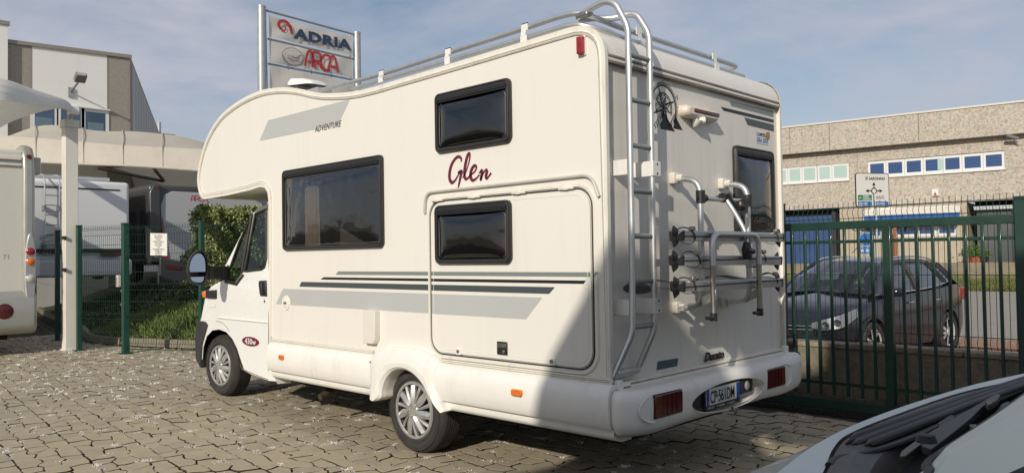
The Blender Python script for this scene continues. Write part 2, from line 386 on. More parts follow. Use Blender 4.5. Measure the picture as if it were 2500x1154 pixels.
M_acr_rear = glass('dark_acrylic', (0.03, 0.03, 0.035), gloss=2.0, rough=0.03, wav=0.2, wscale=3)
M_glass = glass('cab_glass', (0.62, 0.70, 0.64), gloss=1.0, rough=0.01); M_wsg = glass('windscreen_glass', (0.70, 0.76, 0.70), gloss=0.45, rough=0.01)
M_red = mat('red_lens', (0.30, 0.008, 0.012), 0.18, var=0.35, vscale=30, coat=0.6)
M_maroon = mat('dark_red_lens', (0.085, 0.006, 0.008), 0.2, var=0.3, vscale=20, coat=0.6)
M_orange = mat('orange_lens', (0.75, 0.17, 0.02), 0.25, var=0.2, vscale=60, coat=0.5)
M_slate = mat('stripe_dark_slate', (0.065, 0.08, 0.085), 0.4)
M_black = mat('stripe_black', (0.012, 0.013, 0.016), 0.4)
M_sage = mat('stripe_grey_green', (0.20, 0.235, 0.225), 0.4)
M_lgrey = mat('stripe_pale_grey', (0.47, 0.48, 0.47), 0.42, var=0.02, vscale=2)
M_wine = mat('wine_red_lettering', (0.13, 0.012, 0.03), 0.4)
M_white = mat('plain_white', (0.8, 0.8, 0.78), 0.4)
M_ink = mat('black_ink', (0.01, 0.01, 0.012), 0.5)
M_blue = mat('plate_blue', (0.015, 0.06, 0.30), 0.4)
M_chrome = mat('chrome', (0.75, 0.75, 0.74), 0.12, metal=1.0)

CX = 5.075
camper = thing('motorhome', 'cream overcab motorhome with grey side stripes, ladder and bike rack, filling the foreground', 'motorhome', (-5.6, CX, 0))
RO = [(-2.93, 2.74), (-2.935, 2.80), (-2.95, 2.852), (-2.98, 2.90), (-3.03, 2.94), (-3.09, 2.963), (-3.16, 2.973), (-3.24, 2.973)]
FO = [(-3.6, 2.965), (-4.26, 2.95), (-4.93, 2.938), (-5.33, 2.931), (-5.64, 2.943), (-5.99, 2.987), (-6.225, 3.037), (-6.45, 3.10), (-6.71, 3.155), (-7.0, 3.19), (-7.24, 3.196), (-7.5, 3.178), (-7.77, 3.135), (-8.036, 3.062), (-8.268, 2.935), (-8.428, 2.785), (-8.545, 2.60), (-8.588, 2.454), (-8.575, 2.36), (-8.54, 2.285), (-8.49, 2.24), (-8.42, 2.222)]
UO = [(-7.9, 2.229), (-7.4, 2.250), (-7.20, 2.268), (-7.10, 2.252), (-7.04, 2.20), (-7.022, 2.12), (-7.022, 0.745)]
top = [(p.x, p.y) for p in catmull([Vector(p) for p in RO[-1:]+FO], 4)]
under = UO
BO = [(-2.93, 0.745)]+RO[:-1]+top+under
WIN = {'big': (-6.745, 1.617, -5.183, 2.375), 'top': (-4.514, 2.31, -3.726, 2.757), 'door': (-4.519, 1.48, -3.731, 1.918)}
RWIN = (5.503, 1.675, 6.148, 2.355)
side = lambda y: (lambda u, v: Vector((u, y, v)))
rearf = lambda x: (lambda u, v: Vector((x, u, v)))

mb = MB(); holes = [rrect(a+.03, b+.03, c-.03, d-.03, .03)[::-1] for a, b, c, d in WIN.values()]
mb.add(*holed(BO, holes, side(Y0)))
mb.build('side_wall', M_body, camper, smooth=0)
mb = MB(); mb.add(*holed(BO, [], side(YR))); mb.build('side_wall', M_body, camper, smooth=0)
mb = MB(); sk = RO+top[1:]+under
strip(mb, [Vector((x, Y0, z)) for x, z in sk], [Vector((x, YR, z)) for x, z in sk])
mb.build('roof', M_body, camper, smooth=50)
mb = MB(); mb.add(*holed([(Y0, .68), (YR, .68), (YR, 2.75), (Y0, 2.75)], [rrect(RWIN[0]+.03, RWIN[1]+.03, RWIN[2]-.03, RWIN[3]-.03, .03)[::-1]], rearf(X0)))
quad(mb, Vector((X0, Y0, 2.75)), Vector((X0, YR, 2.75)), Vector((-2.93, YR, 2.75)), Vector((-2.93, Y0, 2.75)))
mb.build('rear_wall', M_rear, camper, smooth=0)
mb = MB(); mb.box((-7.02, Y0+.01, .70), (-2.97, YR-.01, .743)); mb.box((-7.0, Y0+.3, .30), (-3.1, YR-.3, .70)); mb.box((-9.0, 4.5, .35), (-7.0, 5.7, .70)); mb.build('chassis', M_dark, camper, smooth=0)
mb = MB(); mb.box((-7.0, 4.7, 0.75), (-5.2, 5.9, 1.25)); mb.box((-5.15, 4.6, .75), (-5.05, 6.2, 2.9)); mb.box((-4.9, 4.6, 2.1), (-3.0, 6.2, 2.2)); mb.box((-7.0, 6.0, 1.2), (-5.2, 6.2, 1.9)); mb.build('furniture', M_int, camper, smooth=0)

# trim band round the outline of each side
def band(pts, wd, proud, y, sgn, name, m, out=0.012, bead=True):
    O = offset2(pts, -out); I = offset2(pts, wd); yo = y-sgn*proud
    mb = MB(); f = lambda P, yy: [Vector((p[0], yy, p[1])) for p in P]
    strip(mb, f(O, yo), f(I, yo)); strip(mb, f(I, yo), f(I, y+sgn*.002)); strip(mb, f(O, yo), f(O, y+sgn*.02))
    o = mb.build(name, m, camper, smooth=30)
    if bead:
        mid = offset2(pts, wd*.55); b = MB(); b.tube([Vector((p[0], yo, p[1])) for p in mid[:-1]], .007, 6); b.build('bead', M_trim, o)
        gpts = offset2(pts, wd*.9); b = MB(); b.tube([Vector((p[0], yo+sgn*.004, p[1])) for p in gpts[:-1]], .005, 5); b.build('groove', M_groove, o)
band(BO, .045, .010, Y0, 1, 'edge_trim', M_trim); band(BO, .045, .010, YR, -1, 'edge_trim', M_trim, bead=False)
# horizontal trims: back wall top and bottom, side bottom
mb = MB(); mb.box((X0-.01, Y0+.02, 2.757), (-2.918, YR-.02, 2.775)); mb.box((X0-.01, Y0+.02, 2.722), (-2.925, YR-.02, 2.735)); mb.build('top_trim', mat('dirty_trim', (0.26, 0.225, 0.20), 0.6, var=0.35, vscale=7), camper, bevel=.004)
mb = MB(); mb.box((X0-.01, Y0+.02, 2.735), (-2.922, YR-.02, 2.757)); mb.build('top_trim', M_trim, camper, bevel=.004)
mb = MB(); mb.box((X0-.01, Y0+.03, .702), (-2.905, YR-.03, .718)); mb.box((X0-.01, Y0+.03, .725), (-2.920, YR-.03, .742)); mb.build('bottom_trim', M_trim, camper, bevel=.004)
mb = MB(); mb.box((X0-.01, Y0+.03, .714), (-2.93, YR-.03, .730)); mb.build('trim_groove', M_groove, camper)
for y_ in (Y0+.045, YR-.06):
    mb = MB(); mb.box((-2.93, y_-.02, .70), (-2.885, y_+.03, .765)); mb.build('trim_end_cap', M_bracket, camper, bevel=.01)
mb = MB()
for xa, xb in ((-7.02, -5.34), (-4.50, -2.93)):
    mb = MB()
    for z_, p_ in ((.744, .018), (.757, .012), (.770, .018)): mb.box((xa, Y0-p_, z_-.005), (xb, Y0, z_+.005))
    sr = mb.build('side_rail', M_trim, camper, bevel=.002)
    mb = MB(); mb.box((xa, Y0-.006, .738), (xb, Y0+.001, .775)); mb.build('rail_groove', M_groove, sr)
mb = MB(); mb.box((X0, Y0-.004, .79), (X0+.02, Y0+.006, 2.74)); mb.build('corner_seam', M_groove, camper)

# windows
def dome(mb, u0, v0, u1, v1, fn, h=.030, n=18, ex=6):
    vs = []; fs = []
    for i in range(n+1):
        for j in range(n+1):
            a = -1+2*i/n; b = -1+2*j/n; a = math.copysign(abs(a)**.6, a); b = math.copysign(abs(b)**.6, b)
            k = (1-abs(a)**ex)*(1-abs(b)**ex); vs.append(fn((u0+u1)/2+a*(u1-u0)/2, (v0+v1)/2+b*(v1-v0)/2, h*k+.006*cos(a*2.2)*cos(b*2)))
    fs = [(i*(n+1)+j, (i+1)*(n+1)+j, (i+1)*(n+1)+j+1, i*(n+1)+j+1) for i in range(n) for j in range(n)]
    return mb.add(vs, fs)
def rv_window(u0, v0, u1, v1, P, glassm, fw=.035, label=None, par=None):
    """P(u,v,d): point on the wall, d metres proud of it"""
    O = rrect(u0, v0, u1, v1, .045); I = rrect(u0+fw, v0+fw, u1-fw, v1-fw, .03); O2 = rrect(u0+.006, v0+.006, u1-.006, v1-.006, .04)
    mb = MB(); f = lambda l, d: [P(a, b, d) for a, b in l]
    strip(mb, f(O, 0), f(O, .02), True); strip(mb, f(O, .02), f(O2, .03), True); strip(mb, f(O2, .03), f(I, .030), True); strip(mb, f(I, .030), f(I, -.03), True)
    fr = mb.build('window', M_frame, par or camper, smooth=40, label=label)
    M2 = rrect(u0+.014, v0+.014, u1-.014, v1-.014, .035); mb = MB(); mb.tube(f(M2, .031), .005, 6, closed=True); mb.build('rubber_seal', M_rubber, fr)
    H = v1-v0; mb = MB(); dome(mb, u0+fw-.004, v0+fw-.004, u1-fw+.004, v1-fw-.035, lambda a, b, d: P(a, b, d+.014)); mb.build('pane', glassm, fr, smooth=60)
    mb = MB()
    for k, (a, b) in enumerate(((.0, .034), (.012, .042), (.026, .034))):
        mb.add([P(u0+fw-.01, v1-fw-.038+a, b), P(u1-fw+.01, v1-fw-.038+a, b), P(u1-fw+.01, v1-fw-.028+a, b), P(u0+fw-.01, v1-fw-.028+a, b), P(u0+fw-.01, v1-fw-.038+a, .02), P(u1-fw+.01, v1-fw-.038+a, .02), P(u1-fw+.01, v1-fw-.026+a, .02), P(u0+fw-.01, v1-fw-.026+a, .02)], [(0, 1, 2, 3), (0, 1, 5, 4), (3, 2, 6, 7), (0, 3, 7, 4), (1, 2, 6, 5)])
    mb.build('hinge_rail', M_blackp, fr, smooth=0)
    g_ = MB(); I2 = rrect(u0+fw+.012, v0+fw+.012, u1-fw-.012, v1-fw-.05, .03); g_.tube(f(I2, .018), .0035, 6, closed=True); g_.build('inner_gasket', mat('grey_gasket', (0.12, 0.11, 0.10), 0.4), fr)
    return fr
PS = lambda u, v, d: Vector((u, Y0-d, v)); PR = lambda u, v, d: Vector((X0+d, u, v))
wbig = rv_window(*WIN['big'], PS, M_acr, label='large smoked side window with a pale curtain behind it')
wtop = rv_window(*WIN['top'], PS, M_acr_rear, label='small dark window high on the side')
wrear = rv_window(*RWIN, PR, M_acr_rear, label='dark upright window in the back wall')
# curtain folds
mb = MB(); cur = []
for (a, b, zb, zt, yy) in ((-6.60, -6.36, 1.60, 2.30, Y0+.13), (-5.30, -5.16, 1.60, 2.36, Y0+.12)):
    n = 40; la = []; lb = []; mb = MB()
    for i in range(n+1):
        t = i/n; x = a+(b-a)*t; yw = yy+.018*sin(t*34)+.008*sin(t*13); la.append(Vector((x, yw, zb))); lb.append(Vector((x+.02*sin(t*5), yw, zt)))
    strip(mb, la, lb); mb.build('curtain', M_curt, camper, smooth=60)

# garage hatch with drip rail, hinges, latch
HO = rrect(-4.613, .80, -3.035, 1.965, .13, 8); HI = rrect(-4.590, .825, -3.058, 1.94, .11, 8)
mb = MB(); f = lambda l, d: [PS(a, b, d) for a, b in l]
strip(mb, f(rrect(-4.64, .775, -3.008, 1.99, .15, 8), .001), f(rrect(-4.632, .783, -3.016, 1.982, .145, 8), .010), True); strip(mb, f(rrect(-4.632, .783, -3.016, 1.982, .145, 8), .010), f(HO, .010), True); strip(mb, f(HO, .010), f(HO, .001), True)
hs = mb.build('hatch_surround', M_trim, camper, smooth=40)
mb = MB(); mb.tube(f(rrect(-4.601, .812, -3.047, 1.953, .12, 8), .004), .005, 6, closed=True); mb.build('rubber_seal', M_rubber, hs)
hole = rrect(WIN['door'][0]+.03, WIN['door'][1]+.03, WIN['door'][2]-.03, WIN['door'][3]-.03, .03)[::-1]
mb = MB(); mb.add(*holed(HI, [hole], side(Y0-.012))); strip(mb, f(HI, .012), f(HI, 0), True)
hatch = mb.build('garage_hatch', M_body, camper, smooth=30)
mb = MB(); HB = rrect(-4.565, .85, -3.083, 1.915, .09, 8); mb.tube(f(HB, .0115), .003, 5, closed=True); mb.build('panel_bead', M_trim, hatch)
wdoor = rv_window(*WIN['door'], lambda u, v, d: PS(u, v, d+.012), M_acr_rear, label='small dark window in the hatch', par=camper)
for x_ in (-4.50, -4.10, -3.66, -3.24):
    mb = MB(); mb.tube([PS(x_-.06, 1.958, .022), PS(x_+.06, 1.958, .022)], .010, 8); mb.box((x_-.02, Y0-.034, 1.948), (x_+.02, Y0-.01, 1.968)); mb.build('hinge', M_trim, hatch, bevel=.002)
drip = roundpath([(-4.665, 1.86), (-4.655, 2.02), (-3.02, 2.045), (-2.99, 1.90)], .13, 8)
drip = [(p[0], p[1]) for p in roundpath([Vector((-4.66, 1.87, 0)), Vector((-4.645, 2.025, 0)), Vector((-3.04, 2.03, 0)), Vector((-2.985, 1.89, 0))], .14, 8)]
mb = MB(); mb.tube([PS(a, b, .012) for a, b in drip], .013, 8, ry=.011); mb.build('drip_rail', mat('grey_trim', (0.52, 0.50, 0.45), 0.4), camper)
mb = MB(); mb.box((-3.892, Y0-.022, .853), (-3.792, Y0-.01, .945)); lt = mb.build('latch', M_blackp, hatch, bevel=.006)
mb = MB(); mb.box((-3.882, Y0-.026, .905), (-3.802, Y0-.02, .932)); mb.lathe([(0, 0), (.011, 0), (.011, -.004)], (-3.82, Y0-.030, .878), (0, -1, 0), 12); mb.build('lock', M_steel, lt, bevel=.002)
for x_ in (-4.29, -3.387):
    mb = MB(); mb.prism(rrect(x_-.028, .82, x_+.028, .868, .01), 1, Y0-.022, Y0-.011); lk = mb.build('corner_lock', M_bracket, hatch, bevel=.003)
    mb = MB(); mb.lathe([(.0, .008), (.012, .008), (.013, 0)], (x_, Y0-.022, .846), (0, -1, 0), 14); mb.build('lock', M_steel, lk)

# stripes and lettering on the side
DY = .0015
def stripe(name, quads, m, d=DY, label=None):
    mb = MB()
    for q in quads: mb.add([PS(a, b, dd) for (a, b), dd in zip(q, [d]*len(q))], [tuple(range(len(q)))])
    return mb.build(name, m, camper, smooth=0, label=label)
def split_stripe(name, x0b, x0t, z0, z1, x1b, x1t, m):
    s0, s1 = -4.642, -4.588   # the hatch frame interrupts it
    stripe(name, [[(x0b, z0), (s0, z0), (s0, z1), (x0t, z1)]], m)
    stripe(name, [[(s1, z0), (x1b, z0), (x1t, z1), (s1, z1)]], m, d=.0135)
split_stripe('stripe', -5.892, -5.854, 1.395, 1.424, -3.062, -3.062, M_sage)
split_stripe('stripe', -6.134, -6.087, 1.351, 1.372, -3.117, -3.098, M_black)
split_stripe('stripe', -6.493, -6.457, 1.282, 1.327, -3.406, -3.355, M_slate)
split_stripe('stripe', -6.919, -6.787, 1.108, 1.257, -3.618, -3.467, M_lgrey)
stripe('stripe', [[(-3.03, 1.424), (-3.035, 1.39), (-3.0, 1.424)]], M_sage, d=.0115)
stripe('stripe', [[(-7.211, 2.715), (-5.831, 2.70), (-5.653, 2.894), (-7.039, 2.897)]], M_lgrey)
a_ = Sd(769, 323, Y0); b_ = Sd(826, 312, Y0)
text('ADVENTURE', 'lettering', M_ink, camper, lambda u, v: Vector((a_.x+u, Y0-.002, a_.z+v)), .075, shear=.3, off=.0008, spacing=1.04, sx=.93)
def zz(x, y): p = Sd(1040+x/1.924, 340+y/1.924, Y0); return Vector((p.x, p.z))
GL = [([(166, 106), (166, 90), (154, 82), (138, 92), (121, 120), (112, 155), (112, 186), (122, 203), (137, 194), (150, 172), (162, 152)], [.012, .02, .024, .024, .028, .03, .03, .028, .018, .014, .012]),
      ([(150, 158), (168, 150), (163, 176), (157, 205), (151, 231)], [.016, .026, .026, .022, .010]),
      ([(172, 182), (186, 158), (200, 118), (207, 82), (204, 66), (195, 80), (186, 118), (181, 158), (185, 184), (196, 184), (210, 166)], [.008, .012, .012, .016, .022, .028, .03, .028, .026, .018, .012]),
      ([(208, 168), (226, 156), (237, 138), (234, 124), (222, 130), (212, 152), (211, 180), (221, 193), (237, 184), (252, 166)], [.010, .014, .016, .022, .028, .03, .03, .024, .016, .012]),
      ([(250, 160), (262, 146), (264, 156), (260, 178), (257, 194), (264, 172), (276, 150), (284, 144), (287, 154), (282, 172), (286, 184), (296, 174), (307, 158)], [.010, .022, .028, .028, .018, .012, .014, .022, .028, .028, .022, .014, .02])]
mb = MB()
for pts, ws in GL:
    pp = [zz(*p) for p in pts]; sm = catmull(pp, 5); wsm = []
    for i in range(len(ws)-1): wsm += [ws[i]+(ws[i+1]-ws[i])*j/5 for j in range(5)]
    wsm.append(ws[-1]); ribbon(mb, sm, wsm, lambda u, v: Vector((u, Y0-.002, v)))
for k in range(len(GL)): pass
mb.build('lettering', M_wine, camper, smooth=0, label='wine red script lettering')

# filler cap, vent box, marker lamps
mb = MB(); mb.lathe([(0, .012), (.045, .012), (.052, .008), (.066, .010), (.072, .002), (.072, 0)], PS(-6.728, 1.125, 0), (0, -1, 0), 28); fc = mb.build('filler_cap', M_trim, camper)
mb = MB(); mb.box((-6.752, Y0-.018, 1.117), (-6.704, Y0-.012, 1.133)); mb.lathe([(0, .0165), (.012, .0165), (.012, .0)], PS(-6.728, 1.125, 0), (0, -1, 0), 12); mb.build('lock', M_steel, fc, bevel=.001)
mb = MB(); mb.prism([(-5.425, .835), (-5.29, .835), (-5.262, .875), (-5.262, 1.105), (-5.425, 1.105)], 1, Y0-.055, Y0); mb.build('socket_box', mat('off_white_box', (0.74, 0.70, 0.62), 0.4), camper, bevel=.006)
for x_, w_ in ((-6.70, .075), (-3.655, .095)):
    mb = MB(); mb.prism(rrect(x_-w_/2, .60, x_+w_/2, .645, .014), 1, 3.795, 3.825); ml = mb.build('marker_lamp', M_orange, camper, bevel=.005)
mb = MB(); q = Sd(1423, 113, Y0); mb.prism(rrect(q.x-.024, q.z-.055, q.x+.024, q.z+.055, .006), 1, Y0-.04, Y0); mb.build('clearance_lamp', M_red, camper, bevel=.006)
mb = MB(); mb.prism(rrect(q.x-.03, q.z-.062, q.x+.03, q.z+.062, .006), 1, Y0-.012, Y0+.001); mb.build('lamp_base', M_bracket, camper)

# skirts
def skirt(x0, x1, cut=None):
    pr = [(Y0-.004, .742), (Y0-.020, .738), (3.832, .715), (3.815, .66), (3.812, .58), (3.822, .50), (3.838, .474), (3.872, .470), (3.868, .43), (3.885, .402), (3.95, .385), (4.05, .385)]
    mb = MB(); strip(mb, [Vector((x0, *p)) for p in pr], [Vector((x1, *p)) for p in pr])
    pe = pr+[(4.05, .742)]
    mb.add([Vector((x0, *p)) for p in pe], [tuple(range(len(pe)))]); mb.add([Vector((x1, *p)) for p in pe], [tuple(range(len(pe)))])
    return mb.build('side_skirt', M_skirt, camper, smooth=45)
skirt(-6.99, -5.315); skirt(-4.505, -2.905)
mb = MB(); pr = [(Y0-.002, .745), (3.84, .72), (3.83, .62), (3.85, .50), (3.89, .42), (3.93, .33), (4.05, .32)]
lo = [Vector((-7.19, p[0]+.11, p[1])) for p in pr]; hi = [Vector((-6.995, p[0], p[1])) for p in pr]; strip(mb, lo, hi); strip(mb, hi, [Vector((-6.98, 4.06, p[1])) for p in pr])
mb.build('front_skirt', M_skirt, camper, smooth=50)
# wheel-arch flare
def loops():
    o = [(-5.335, .40), (-5.335, .55), (-5.325, .715), (-5.25, .785), (-5.10, .825), (-4.91, .838), (-4.74, .832), (-4.60, .803), (-4.492, .755), (-4.50, .60), (-4.455, .46), (-4.40, .405)]
    i = [(-5.235, .385), (-5.165, .42), (-5.150, .49), (-5.10, .575), (-5.02, .64), (-4.93, .668), (-4.83, .667), (-4.73, .635), (-4.64, .575), (-4.56, .50), (-4.50, .445), (-4.42, .392)]
    sm = lambda l: [(p.x, p.y) for p in catmull([Vector(p) for p in l], 4)]
    return sm(o), sm(i)
lo, li = loops(); mixl = lambda a, b, t: [(p[0]+(q[0]-p[0])*t, p[1]+(q[1]-p[1])*t) for p, q in zip(a, b)]
lv = [(lo, Y0), (lo, 3.855), (mixl(lo, li, .04), 3.832), (mixl(lo, li, .12), 3.815), (mixl(lo, li, .40), 3.795), (mixl(lo, li, .70), 3.785), (mixl(lo, li, .90), 3.79), (li, 3.81), (mixl(lo, li, 1.03), 3.85), (mixl(lo, li, 1.05), 3.93)]
mb = MB()
for (a, ya), (b, yb) in zip(lv, lv[1:]): strip(mb, [Vector((p[0], ya, p[1])) for p in a], [Vector((p[0], yb, p[1])) for p in b])
fl = mb.build('wheel_arch', M_skirt, camper, smooth=60)
mb = MB(); w1 = mixl(lo, li, 1.05); strip(mb, [Vector((p[0], 3.93, p[1])) for p in w1], [Vector((p[0], 4.35, p[1])) for p in w1]); mb.box((-5.3, 4.33, .3), (-4.4, 4.36, .9)); mb.box((-5.5, 4.20, .42), (-5.2, 4.3, .7)); mb.build('wheel_well', M_dark, camper, smooth=0)
for x_, z_ in ((-4.522, .70), (-4.528, .57), (-5.31, .69), (-5.305, .50)):
    mb = MB(); mb.lathe([(0, .006), (.008, .005), (.011, 0)], (x_, 3.818 if x_ > -5 else 3.816, z_), (0, -1, 0), 10); mb.build('screw', M_steel, camper)

# wheels
def wheel(c, R, parent, w_=.205, rh=.222, steer=0):
    cx, cy, cz = c; ax = (0, -1, 0)
    if steer: ax = (sin(steer), -cos(steer), 0)
    pr = [(rh-.02, -.02), (rh+.004, .004), (rh+.03, .016), (R-.055, .018), (R-.028, .010), (R-.012, -.006), (R-.003, -.028)]
    for k in range(5):
        o_ = -.035-k*(w_-.07)/5; pr += [(R, o_), (R, o_-(w_-.07)/5+.009), (R-.009, o_-(w_-.07)/5+.008), (R-.009, o_-(w_-.07)/5+.001)]
    pr += [(R, -w_+.03), (R-.012, -w_+.012), (R-.06, -w_), (rh, -w_+.01)]
    mb = MB(); mb.lathe(pr, c, ax, 56); ty = mb.build('wheel', M_tyre, parent, smooth=28)
    mb = MB(); mb.lathe([(rh+.022, .0195), (rh+.024, .021), (rh+.027, .0195)], c, ax, 56)
    for r_ in (R-.05, R-.03): mb.lathe([(r_, .0185), (r_+.002, .0200), (r_+.004, .0175)], c, ax, 56)
    mb.build('sidewall_ring', M_tyre, ty)
    mb = MB(); mb.lathe([(rh, -.03), (rh-.03, -.055), (0, -.06)], c, ax, 32); mb.build('rim', mat('rim_dark', (0.05, 0.045, 0.04), 0.6, metal=.3, var=.4, vscale=15), ty)
    a = Vector(ax).normalized(); u = Vector((0, 0, 1)); v = a.cross(u); C_ = Vector(c)
    def Q(r, t, o): return C_+(u*cos(t)+v*sin(t))*r+a*o
    mb = MB(); mb.lathe([(rh, -.01), (rh+.006, .006), (rh-.002, .018), (rh-.016, .019), (rh-.022, .008)], c, ax, 56)
    mb.lathe([(0, .030), (.03, .030), (.052, .027), (.066, .016), (.066, -.01)], c, ax, 28)
    ns = 7; sp = []
    for k in range(ns):
        t0 = 2*pi*k/ns
        # broad petal and slim rib
        for (dt, wi, wo, bow) in ((0, .055, .155, .020), (pi/ns*1.0, .022, .050, .012)):
            n = 6; la = []; lb = []; lc = []
            for i in range(n+1):
                s_ = i/n; r_ = .05+(rh-.024-.05)*s_; wd = (wi*(.05/.05)*(1-s_)+wo*s_)*(.6+.4*sin(pi*min(1, s_+.15))) if dt == 0 else wi+(wo-wi)*s_
                ang = t0+dt+.10*s_; hw = wd/2/max(r_, .04)*.62
                o_ = .022-.018*s_*s_+.004
                la.append(Q(r_, ang-hw, o_-.006)); lb.append(Q(r_, ang, o_+bow*.45)); lc.append(Q(r_, ang+hw, o_-.006))
            strip(mb, la, lb); strip(mb, lb, lc)
            d = a*-.02; strip(mb, [p+d for p in la], la); strip(mb, lc, [p+d for p in lc])
    hc = mb.build('hubcap', M_hub, ty, smooth=24)
    for k in range(5): MB().lathe([(.0, .007), (.009, .006), (.012, -.004)], Q(.047, 2*pi*k/5+.3, .031), ax, 10).build('wheel_bolt', M_hub, ty)
    return ty
wr = wheel((-4.893, 3.935, .336), .338, camper); wf = wheel((-8.64, 4.15, .345), .347, camper, rh=.225, steer=radians(3))
for c_ in ((-4.893, 6.12, .336), (-8.64, 5.92, .345)):
    mb = MB(); mb.lathe([(.0, .1), (.22, .1), (.33, .09), (.338, .05), (.338, -.09), (.2, -.1)], c_, (0, 1, 0), 30); mb.build('wheel', M_tyre, camper)
# exhaust and mud flap
mb = MB(); q = Sd(785, 968, 4.02); pts = [Vector((q.x-.02, 4.5, q.z+.10)), Vector((q.x-.01, 4.25, q.z+.07)), Vector((q.x, 4.0, q.z)), ]
mb.tube(catmull(pts, 4), .034, 14, caps=False); mb.tube([pts[-1]+Vector((0, .002, .001)), pts[-1]+Vector((0, .1, .03))], .029, 14); mb.build('exhaust', mat('rusty_steel', (0.09, 0.07, 0.055), 0.6, metal=.5, var=.3, vscale=20), camper)

# ------------------------------------------------------------------ cab
def cy(z): return 4.08+.13*max(0, z-1.24)/.85
def Cb(px, py, d=0):
    y = 4.08
    for _ in range(12): p = Sd(px, py, y); y = .5*y+.5*(cy(p.z)-d)
    return p
def cxz(px, py): p = Cb(px, py); return (p.x, p.z)
arch = [(-7.95, .36), (-8.02, .45), (-8.11, .58), (-8.22, .68), (-8.36, .745), (-8.53, .765), (-8.70, .745), (-8.84, .67), (-8.93, .54), (-8.95, .40)]
front = [(-9.0, .38), (-9.03, .55), (-9.02, .82), cxz(492, 774), cxz(500.6, 729), cxz(507, 712), cxz(516, 699), cxz(530, 691), cxz(546, 684), cxz(547, 655), cxz(556, 637), cxz(585, 580), cxz(600, 553), cxz(615, 523), cxz(626, 511), cxz(640, 503), (-7.25, 2.16), (-7.0, 2.16)]
outl = [(-7.0, .32)]+[(-7.44, .30), (-7.80, .335)]+arch+front
GW = [cxz(*p) for p in ((624, 522), (652, 511), (652, 630), (647, 652), (640, 657), (598, 662))]
QW = [cxz(*p) for p in ((614, 530), (603, 590), (592, 664), (574, 688), (561, 689), (557, 668), (585, 590))]
ccw = lambda l: l if sum(l[i][0]*l[(i+1) % len(l)][1]-l[(i+1) % len(l)][0]*l[i][1] for i in range(len(l))) > 0 else l[::-1]
outl = ccw(outl)
cs = lambda u, v: Vector((u, cy(v), v)); cr = lambda u, v: Vector((u, 2*CX-cy(v), v))
def dens(l, s=.12):
    o = []
    for i in range(len(l)):
        a = Vector(l[i]); b = Vector(l[(i+1) % len(l)]); n = max(1, int((b-a).length/s)); o += [tuple(a+(b-a)*k/n) for k in range(n)]
    return o
for fn in (cs, cr):
    mb = MB(); mb.add(*holed(dens(outl), [ccw(GW)[::-1], ccw(QW)[::-1]], fn)); cb = mb.build('cab_side', M_cab, camper, smooth=30)
fr_ = front[2:11]; mb = MB(); 
def crown(l, bul=.0):
    rows = []
    for (x, z) in l:
        r = []
        for k in range(9):
            t = k/8; y = cy(z)+(2*CX-2*cy(z))*t; e = 1-(2*t-1)**4; r.append(Vector((x-bul*e, y, z)))
        rows.append(r)
    return rows
rows = crown(front[2:9], .12)
for a, b in zip(rows, rows[1:]): strip(mb, a, b)
mb.build('bonnet', M_cab, camper, smooth=50)
mb = MB(); rows = crown(front[8:15], .10)
for a, b in zip(rows, rows[1:]): strip(mb, a, b)
mb.build('windscreen', M_wsg, camper, smooth=60)
mb = MB(); rows = crown(front[14:], .02)
for a, b in zip(rows, rows[1:]): strip(mb, a, b)
mb.build('cab_roof', M_cab, camper, smooth=50)
mb = MB(); rows = crown([(-8.95, .30), (-9.08, .40), (-9.10, .60), (-9.06, .83), (-8.99, .845)], .10)
for a, b in zip(rows, rows[1:]): strip(mb, a, b)
bp = [(-9.0, .84), (-8.86, .835), (-8.80, .80), (-8.86, .70), (-8.94, .57), (-8.965, .42), (-8.96, .31), (-8.97, .30), (-9.09, .40), (-9.11, .60), (-9.07, .83)]
mb.add([Vector((a, 4.062, b)) for a, b in bp]+[Vector((a, 4.11, b)) for a, b in bp], [tuple(range(len(bp)))]+[(i, (i+1) % len(bp), (i+1) % len(bp)+len(bp), i+len(bp)) for i in range(len(bp))])
mb.build('front_bumper', mat('charcoal_plastic', (0.035, 0.035, 0.036), 0.6, var=.2, vscale=10), camper, smooth=40)
# window glass, seals
def pane(poly, name, dy=.004, m=M_glass):
    mb = MB(); mb.add([Vector((u, cy(v)+dy, v)) for u, v in poly], [tuple(range(len(poly)))]); return mb.build(name, m, camper, smooth=0)
gp = pane(GW, 'door_window'); qp = pane(QW, 'quarter_window')
pane([(u, v) for u, v in GW], 'door_window').location = gp.location+Vector((0, 2*CX-2*cy(1.7), 0))
for pl, o_, r_ in ((GW, gp, .013), (QW, qp, .012)):
    mb = MB(); mb.tube([Vector((u, cy(v)-.004, v)) for u, v in dens(ccw(pl), .05)], r_, 6, closed=True); mb.build('window_seal', M_rubber, o_)
mb = MB(); a = Cb(617, 522, .006); b = Cb(592, 664, .006); mb.tube([a, b], .020, 8, ry=.012); mb.build('window_post', M_rubber, camper)
mb = MB(); mb.add([Cb(*p, .006) for p in ((545, 668), (556, 645), (563, 655), (560, 688), (575, 690), (592, 668), (596, 672), (577, 697), (548, 690))], [(0, 1, 2, 3, 8), (3, 4, 7, 8), (4, 5, 6, 7)]); mb.build('mirror_base', M_rubber, camper, smooth=0)
